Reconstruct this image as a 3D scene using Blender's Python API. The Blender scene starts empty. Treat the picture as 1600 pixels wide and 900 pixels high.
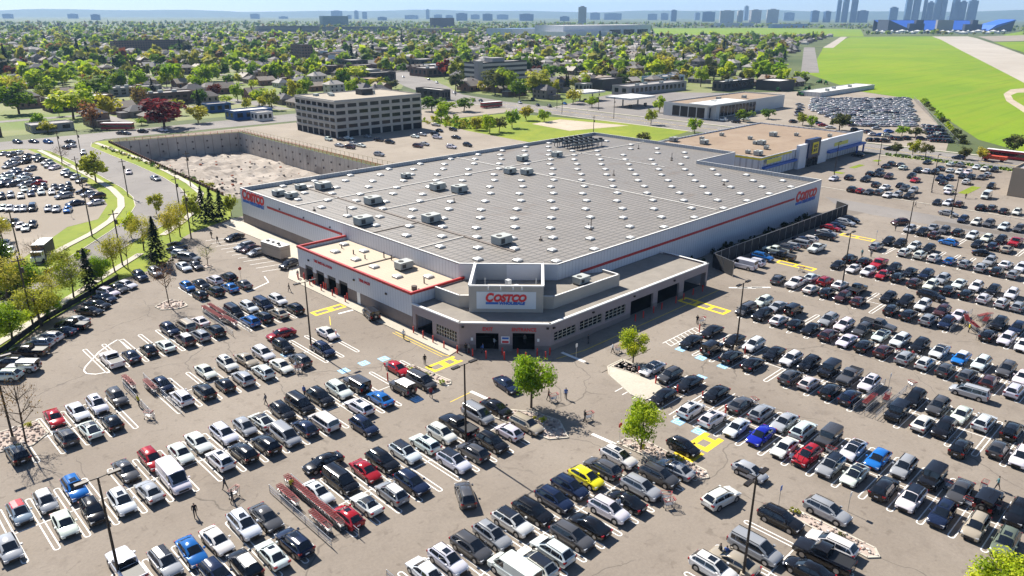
import bpy, math, random
from mathutils import Vector, Matrix
R = math.radians
sc = bpy.context.scene
col = sc.collection
# ---------------------------------------------------------------- camera
cam_d = bpy.data.cameras.new('camera')
cam = bpy.data.objects.new('camera', cam_d)
col.objects.link(cam)
sc.camera = cam
cam_d.sensor_width = 36.0
cam_d.lens = 1170.17 / 1600.0 * 36.0
cam_d.clip_start, cam_d.clip_end = 1.0, 60000.0
PITCH, YAW, ROLL = 20.045, 45.573, 0.206
cam.matrix_world = (Matrix.Translation((0, 0, 50)) @ Matrix.Rotation(R(YAW - 90), 4, 'Z')
                    @ Matrix.Rotation(R(90 - PITCH), 4, 'X') @ Matrix.Rotation(R(ROLL), 4, 'Z'))
# ---------------------------------------------------------------- sky, sun, exposure
SUN = Vector((0.053, 0.995, 0.937)).normalized()
w = bpy.data.worlds.new('World')
sc.world = w
w.use_nodes = True
nt = w.node_tree
bg = nt.nodes['Background']
sky = nt.nodes.new('ShaderNodeTexSky')
sky.sky_type = 'NISHITA'
sky.sun_disc = False
sky.sun_elevation = math.asin(SUN.z)
sky.sun_rotation = math.atan2(SUN.x, SUN.y)
sky.altitude = 500
sky.air_density = 0.75
sky.dust_density = 0.25
sky.ozone_density = 2.0
nt.links.new(sky.outputs[0], bg.inputs[0])
bg.inputs[1].default_value = 0.07
sd = bpy.data.lights.new('sun', 'SUN')
sd.energy = 5.0
sd.angle = R(0.5)
sd.color = (1.0, 0.94, 0.84)
sun = bpy.data.objects.new('sun', sd)
col.objects.link(sun)
sun.rotation_euler = (-SUN).to_track_quat('-Z', 'Y').to_euler()
sc.view_settings.view_transform = 'Standard'
sc.view_settings.look = 'None'
sc.view_settings.exposure = 1.0
sc.view_settings.gamma = 1.0
sc.view_settings.use_curve_mapping = False
sc.render.engine = 'CYCLES'
cy = sc.cycles
cy.max_bounces = 5
cy.diffuse_bounces = 2
cy.glossy_bounces = 3
cy.transmission_bounces = 3
cy.transparent_max_bounces = 8
cy.volume_bounces = 0
cy.caustics_reflective = cy.caustics_refractive = False
cy.use_adaptive_sampling = True
cy.adaptive_threshold = 0.02
cy.use_denoising = True
try:
    cy.denoiser = 'OPENIMAGEDENOISE'
except Exception:
    pass
sc.render.use_persistent_data = False


# ---------------------------------------------------------------- helpers
class MB:
    """collects faces; build() links them as ONE mesh object"""
    def __init__(s):
        s.v, s.f, s.m = [], [], []

    def poly(s, pts, mi=0):
        n = len(s.v)
        s.v += [tuple(p) for p in pts]
        s.f.append(tuple(range(n, n + len(pts))))
        s.m.append(mi)

    def box(s, x0, x1, y0, y1, z0, z1, mi=0, top=None, bottom=True):
        s.prism([(x0, y0), (x1, y0), (x1, y1), (x0, y1)], z0, z1, mi, top, bottom)

    def prism(s, pts, z0, z1, mi=0, top=None, bottom=True):
        n = len(s.v)
        k = len(pts)
        a = sum(pts[i][0] * pts[(i + 1) % k][1] - pts[(i + 1) % k][0] * pts[i][1] for i in range(k))
        if a < 0:
            pts = pts[::-1]
        s.v += [(p[0], p[1], z0) for p in pts] + [(p[0], p[1], z1) for p in pts]
        for i in range(k):
            j = (i + 1) % k
            s.f.append((n + i, n + j, n + k + j, n + k + i))
            s.m.append(mi)
        s.f.append(tuple(range(n + k, n + 2 * k)))
        s.m.append(mi if top is None else top)
        if bottom:
            s.f.append(tuple(range(n + k - 1, n - 1, -1)))
            s.m.append(mi)

    def obox(s, c, ux, hx, hy, z0, z1, mi=0, top=None):
        """box with its long axis along unit vector ux"""
        uy = (-ux[1], ux[0])
        pts = [(c[0] + a * hx * ux[0] + b * hy * uy[0], c[1] + a * hx * ux[1] + b * hy * uy[1])
               for a, b in ((-1, -1), (1, -1), (1, 1), (-1, 1))]
        s.prism(pts, z0, z1, mi, top)

    def tube(s, p, q, r, n=6, mi=0, r2=None, cap=True):
        p, q = Vector(p), Vector(q)
        d = (q - p)
        if d.length < 1e-6:
            return
        d.normalize()
        a = d.orthogonal().normalized()
        b = d.cross(a)
        r2 = r if r2 is None else r2
        k = len(s.v)
        for c, rr in ((p, r), (q, r2)):
            for i in range(n):
                t = 2 * math.pi * i / n
                s.v.append(tuple(c + (a * math.cos(t) + b * math.sin(t)) * rr))
        for i in range(n):
            j = (i + 1) % n
            s.f.append((k + i, k + j, k + n + j, k + n + i))
            s.m.append(mi)
        if cap:
            s.f.append(tuple(range(k + n, k + 2 * n)))
            s.f.append(tuple(range(k + n - 1, k - 1, -1)))
            s.m += [mi, mi]

    def strip(s, pts, wd, z, mi=0, closed=False):
        """flat ribbon along a polyline"""
        L, Rr = [], []
        n = len(pts)
        for i in range(n):
            if closed:
                a, b = pts[i - 1], pts[(i + 1) % n]
            else:
                a, b = pts[max(i - 1, 0)], pts[min(i + 1, n - 1)]
            dx, dy = b[0] - a[0], b[1] - a[1]
            l = math.hypot(dx, dy) or 1
            ww = wd[i] / 2 if isinstance(wd, (list, tuple)) else wd / 2
            L.append((pts[i][0] - dy / l * ww, pts[i][1] + dx / l * ww))
            Rr.append((pts[i][0] + dy / l * ww, pts[i][1] - dx / l * ww))
        for i in range(n if closed else n - 1):
            j = (i + 1) % n
            s.poly([(*Rr[i], z), (*Rr[j], z), (*L[j], z), (*L[i], z)], mi)

    def ball(s, c, rx, ry, rz, mi=0, nu=8, nv=5):
        k = len(s.v)
        for i in range(nv + 1):
            ph = math.pi * i / nv
            for j in range(nu):
                t = 2 * math.pi * j / nu
                s.v.append((c[0] + rx * math.sin(ph) * math.cos(t), c[1] + ry * math.sin(ph) * math.sin(t), c[2] + rz * math.cos(ph)))
        for i in range(nv):
            for j in range(nu):
                j2 = (j + 1) % nu
                s.f.append((k + i * nu + j, k + (i + 1) * nu + j, k + (i + 1) * nu + j2, k + i * nu + j2))
                s.m.append(mi)

    def add(s, o, T=None, mo=0):
        k = len(s.v)
        s.v += [tuple(T @ Vector(p)) for p in o.v] if T else o.v
        s.f += [tuple(i + k for i in f) for f in o.f]
        s.m += [m + mo for m in o.m]

    def mesh(s, name, mats, smooth=False):
        me = bpy.data.meshes.new(name)
        me.from_pydata(s.v, [], s.f)
        for m in (mats if isinstance(mats, (list, tuple)) else [mats]):
            me.materials.append(m)
        me.polygons.foreach_set('material_index', s.m)
        if smooth:
            me.polygons.foreach_set('use_smooth', [True] * len(s.f))
        me.update()
        if smooth == 'auto':
            me.polygons.foreach_set('use_smooth', [True] * len(s.f))
            me.set_sharp_from_angle(angle=R(32))
        return me

    def build(s, name, mats, parent=None, smooth=False, loc=None):
        return put(name, s.mesh(name, mats, smooth), parent, loc)


def put(name, data, parent=None, loc=None, rz=0.0, scale=None):
    o = bpy.data.objects.new(name, data)
    col.objects.link(o)
    if parent:
        o.parent = parent
    if loc:
        o.location = loc
    if rz:
        o.rotation_euler.z = rz
    if scale:
        o.scale = (scale,) * 3 if not isinstance(scale, tuple) else scale
    return o


def empty(name, loc=(0, 0, 0), rz=0.0):
    return put(name, None, None, loc, rz)


def tag(o, label=None, cat=None, group=None, kind=None):
    for k, v in (('label', label), ('category', cat), ('group', group), ('kind', kind)):
        if v:
            o[k] = v
    return o


def struct(o):
    o['kind'] = 'structure'
    return o


def ORD(i):
    return ['first', 'second', 'third', 'fourth', 'fifth', 'sixth', 'seventh', 'eighth', 'ninth', 'tenth', 'eleventh', 'twelfth',
            'thirteenth', 'fourteenth', 'fifteenth', 'sixteenth', 'seventeenth', 'eighteenth', 'nineteenth', 'twentieth'][i] if i < 20 else str(i + 1) + {1: 'st', 2: 'nd', 3: 'rd'}.get((i + 1) % 10, 'th')


# ---------------------------------------------------------------- materials
MC = {}


def mat(name, c, rough=0.7, metal=0.0, var=0.0, scale=1.0, spec=0.5, coat=0.0, ob=False, dirt=None):
    if name in MC:
        return MC[name]
    m = bpy.data.materials.new(name)
    m.use_nodes = True
    n, l = m.node_tree.nodes, m.node_tree.links
    b = n['Principled BSDF']
    b.inputs['Roughness'].default_value = rough
    b.inputs['Metallic'].default_value = metal
    b.inputs['Specular IOR Level'].default_value = spec
    b.inputs['Coat Weight'].default_value = coat
    b.inputs['Coat Roughness'].default_value = 0.06
    b.inputs['Base Color'].default_value = (*c, 1)
    src = None
    if ob:
        oi = n.new('ShaderNodeObjectInfo')
        src = oi.outputs['Color']
    if var:
        tc = n.new('ShaderNodeTexCoord')
        nz = n.new('ShaderNodeTexNoise')
        nz.inputs['Scale'].default_value = scale
        nz.inputs['Detail'].default_value = 5
        nz.inputs['Roughness'].default_value = 0.65
        l.new(tc.outputs['Object'], nz.inputs['Vector'])
        mr = n.new('ShaderNodeMapRange')
        mr.inputs['From Min'].default_value = 0.3
        mr.inputs['From Max'].default_value = 0.7
        mr.inputs['To Min'].default_value = 1 - var
        mr.inputs['To Max'].default_value = 1 + var
        l.new(nz.outputs['Fac'], mr.inputs['Value'])
        mx = n.new('ShaderNodeMix')
        mx.data_type = 'RGBA'
        mx.blend_type = 'MULTIPLY'
        mx.inputs[0].default_value = 1
        if src:
            l.new(src, mx.inputs[6])
        else:
            mx.inputs[6].default_value = (*c, 1)
        cc = n.new('ShaderNodeCombineColor')
        for i in range(3):
            l.new(mr.outputs[0], cc.inputs[i])
        l.new(cc.outputs[0], mx.inputs[7])
        src = mx.outputs[2]
    if src:
        l.new(src, b.inputs['Base Color'])
    MC[name] = m
    return m


def nodes_of(m):
    return m.node_tree.nodes, m.node_tree.links, m.node_tree.nodes['Principled BSDF']


def noise(n, l, vec, scale, detail=4, rough=0.6, dist=0.0):
    z = n.new('ShaderNodeTexNoise')
    z.inputs['Scale'].default_value = scale
    z.inputs['Detail'].default_value = detail
    z.inputs['Roughness'].default_value = rough
    z.inputs['Distortion'].default_value = dist
    l.new(vec, z.inputs['Vector'])
    return z.outputs['Fac']


def mrange(n, l, v, a, b, c, d):
    m = n.new('ShaderNodeMapRange')
    for k, x in zip(('From Min', 'From Max', 'To Min', 'To Max'), (a, b, c, d)):
        m.inputs[k].default_value = x
    l.new(v, m.inputs['Value'])
    return m.outputs[0]


def math2(n, l, op, a, b):
    m = n.new('ShaderNodeMath')
    m.operation = op
    for i, x in enumerate((a, b)):
        if isinstance(x, (int, float)):
            m.inputs[i].default_value = x
        else:
            l.new(x, m.inputs[i])
    return m.outputs[0]


def mixc(n, l, f, a, b):
    m = n.new('ShaderNodeMix')
    m.data_type = 'RGBA'
    for i, x in ((0, f), (6, a), (7, b)):
        if isinstance(x, (int, float)):
            m.inputs[i].default_value = x
        elif isinstance(x, tuple):
            m.inputs[i].default_value = (*x, 1)
        else:
            l.new(x, m.inputs[i])
    return m.outputs[2]


def ground_mat(name, base, light, stain, crack=0.0, rough=0.9, s=1.0, stain_amt=0.6, streak=False, oil=0.0):
    """worn paving: broad tone drift, finer mottling, oil stains and cracks"""
    m = bpy.data.materials.new(name)
    m.use_nodes = True
    n, l, b = nodes_of(m)
    tc = n.new('ShaderNodeTexCoord')
    P = tc.outputs['Object']
    c = mixc(n, l, mrange(n, l, noise(n, l, P, 0.035 * s, 6, 0.62, 0.6), .35, .68, 0, 1), base, light)
    c = mixc(n, l, mrange(n, l, noise(n, l, P, 0.28 * s, 6, 0.65), .56, .72, 0, stain_amt), c, stain)
    if streak:
        # mowing passes and worn drier bands, long in one direction
        mp = n.new('ShaderNodeMapping')
        mp.inputs['Rotation'].default_value = (0, 0, R(-22))
        mp.inputs['Scale'].default_value = (.004, .09, 1)
        l.new(P, mp.inputs['Vector'])
        c = mixc(n, l, mrange(n, l, noise(n, l, mp.outputs[0], 1.0, 5, .6), .48, .66, 0, .6), c, stain)
        c = mixc(n, l, mrange(n, l, noise(n, l, mp.outputs[0], 2.3, 4, .6), .52, .66, 0, .45), c, (.085, .17, .003))
    if oil:
        # drips where engines stand and darker wheel-polished patches
        c = mixc(n, l, mrange(n, l, noise(n, l, P, .85, 3, .55, .5), .60, .70, 0, oil), c, (.085, .068, .055))
        c = mixc(n, l, mrange(n, l, noise(n, l, P, .11, 5, .6, .8), .54, .64, 0, oil * .55), c, (.15, .128, .108))
    g = mrange(n, l, noise(n, l, P, 3.1 * s, 4, 0.7), .3, .7, .9, 1.08)
    cc = n.new('ShaderNodeCombineColor')
    for i in range(3):
        l.new(g, cc.inputs[i])
    mx = n.new('ShaderNodeMix')
    mx.data_type = 'RGBA'
    mx.blend_type = 'MULTIPLY'
    mx.inputs[0].default_value = 1
    l.new(c, mx.inputs[6])
    l.new(cc.outputs[0], mx.inputs[7])
    c = mx.outputs[2]
    if crack:
        # wandering tar-sealed cracks: the borders of big, warped cells, kept only in patches
        wv = n.new('ShaderNodeTexNoise')
        wv.inputs['Scale'].default_value = 0.18
        wv.inputs['Detail'].default_value = 3
        l.new(P, wv.inputs['Vector'])
        ad = n.new('ShaderNodeVectorMath')
        ad.operation = 'MULTIPLY_ADD'
        l.new(wv.outputs['Color'], ad.inputs[0])
        ad.inputs[1].default_value = (4.5, 4.5, 0)
        l.new(P, ad.inputs[2])
        vo = n.new('ShaderNodeTexVoronoi')
        vo.feature = 'DISTANCE_TO_EDGE'
        vo.inputs['Scale'].default_value = 0.045
        l.new(ad.outputs[0], vo.inputs['Vector'])
        ed = mrange(n, l, vo.outputs['Distance'], 0.0015, 0.0035, 1, 0)
        kp = mrange(n, l, noise(n, l, P, 0.05, 2), .47, .52, 0, crack)
        c = mixc(n, l, math2(n, l, 'MULTIPLY', ed, kp), c, (0.035, 0.033, 0.03))
    l.new(c, b.inputs['Base Color'])
    b.inputs['Roughness'].default_value = rough
    b.inputs['Specular IOR Level'].default_value = 0.25
    MC[name] = m
    return m


def stripe_mat(name, base, dark, period, frac, axis, rough=0.5, metal=0.0, var=0.06, dirt=None, axis2=None, p2=1.5):
    """seamed metal sheet: thin dark joints every PERIOD metres along AXIS ('x','y','z','xy')"""
    m = bpy.data.materials.new(name)
    m.use_nodes = True
    n, l, b = nodes_of(m)
    tc = n.new('ShaderNodeTexCoord')
    sp = n.new('ShaderNodeSeparateXYZ')
    l.new(tc.outputs['Object'], sp.inputs[0])

    def joint(ax, per, fr):
        v = {'x': sp.outputs[0], 'y': sp.outputs[1], 'z': sp.outputs[2]}.get(ax)
        if v is None:
            v = math2(n, l, 'ADD', sp.outputs[0], sp.outputs[1])
        v = math2(n, l, 'FRACT', math2(n, l, 'DIVIDE', v, per), 0)
        return math2(n, l, 'LESS_THAN', v, fr)
    j = joint(axis, period, frac)
    if axis2:
        j = math2(n, l, 'MAXIMUM', j, joint(axis2, p2, frac * 0.5))
    t = noise(n, l, tc.outputs['Object'], 0.12, 5)
    g = mrange(n, l, t, .3, .7, 0, 1)
    c0 = mixc(n, l, g, tuple(x * (1 - var) for x in base), tuple(x * (1 + var) for x in base))
    if dirt:
        d = mrange(n, l, noise(n, l, tc.outputs['Object'], 0.09, 3, .6, .4), .62, .7, 0, .55)
        c0 = mixc(n, l, d, c0, dirt)
    l.new(mixc(n, l, j, c0, dark), b.inputs['Base Color'])
    b.inputs['Roughness'].default_value = rough
    b.inputs['Metallic'].default_value = metal
    MC[name] = m
    return m


def facade_mat(name, wall, glass, fz=3.2, fx=3.0, wz=.5, wx=.7):
    """far facade: window openings by storey and bay"""
    m = bpy.data.materials.new(name)
    m.use_nodes = True
    n, l, b = nodes_of(m)
    tc = n.new('ShaderNodeTexCoord')
    sp = n.new('ShaderNodeSeparateXYZ')
    l.new(tc.outputs['Object'], sp.inputs[0])
    a = math2(n, l, 'LESS_THAN', math2(n, l, 'FRACT', math2(n, l, 'DIVIDE', sp.outputs[2], fz), 0), wz)
    h = math2(n, l, 'ADD', sp.outputs[0], sp.outputs[1])
    c = math2(n, l, 'LESS_THAN', math2(n, l, 'FRACT', math2(n, l, 'DIVIDE', h, fx), 0), wx)
    ge = n.new('ShaderNodeNewGeometry')
    s2 = n.new('ShaderNodeSeparateXYZ')
    l.new(ge.outputs['Normal'], s2.inputs[0])
    side = math2(n, l, 'LESS_THAN', s2.outputs[2], 0.5)
    f = math2(n, l, 'MULTIPLY', math2(n, l, 'MULTIPLY', a, c), side)
    l.new(mixc(n, l, f, wall, glass), b.inputs['Base Color'])
    l.new(mrange(n, l, f, 0, 1, .8, .25), b.inputs['Roughness'])
    MC[name] = m
    return m


asphalt = ground_mat('asphalt_lot', (.212, .179, .148), (.270, .233, .196), (.145, .119, .097), crack=.42, stain_amt=.45, oil=.36)
asphalt_road = ground_mat('asphalt_road', (.19, .175, .165), (.25, .23, .215), (.13, .12, .11), crack=.4, stain_amt=.35)
asphalt_tan = ground_mat('asphalt_tan', (.25, .212, .172), (.32, .275, .225), (.17, .145, .118), stain_amt=.4)
asphalt_dark = ground_mat('asphalt_patch', (.15, .13, .115), (.19, .165, .14), (.11, .095, .085), stain_amt=.4)
concrete = ground_mat('concrete_walk', (.44, .40, .33), (.54, .49, .41), (.33, .29, .23), stain_amt=.4)
grass_m = ground_mat('grass_lawn', (.15, .21, .012), (.24, .27, .02), (.10, .13, .012), s=1.4, stain_amt=.7)
field_m = ground_mat('airfield_grass', (.125, .225, .002), (.195, .275, .003), (.21, .24, .012), s=.22, stain_amt=.75, streak=True)
earth_m = ground_mat('suburb_ground', (.12, .17, .03), (.24, .23, .12), (.075, .11, .022), s=.5)
far_m = ground_mat('far_ground', (.06, .085, .03), (.13, .15, .06), (.035, .05, .022), s=.1)
dirt_m = ground_mat('bare_dirt', (.38, .31, .23), (.5, .43, .34), (.25, .19, .13), s=1.5)
runway_m = ground_mat('runway_concrete', (.36, .32, .27), (.43, .39, .34), (.28, .25, .22), s=.3)
rock_m = ground_mat('river_rock_bed', (.32, .25, .21), (.5, .42, .37), (.17, .13, .11), s=9)
white_line = mat('road_paint_white', (.78, .77, .74), .8, var=.12, scale=3)
yellow_line = mat('road_paint_yellow', (.80, .56, .02), .8, var=.12, scale=3)
blue_line = mat('road_paint_blue', (.22, .48, .72), .8, var=.15, scale=3)
kerb_m = mat('kerb_concrete', (.48, .44, .37), .9, var=.12, scale=.8)
black_metal = mat('dark_bronze_metal', (.022, .017, .015), .5, .3)
steel = mat('galvanised_steel', (.5, .5, .5), .4, .8)
red_paint = mat('red_paint', (.55, .035, .025), .5)
white_paint = mat('white_paint', (.8, .79, .77), .5, var=.05, scale=.5)
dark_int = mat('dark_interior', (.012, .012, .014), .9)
glass_dark = mat('window_glass', (.012, .015, .02), .12, spec=.35)
trunk_m = mat('bark', (.09, .06, .04), .9, var=.2, scale=3)
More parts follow.
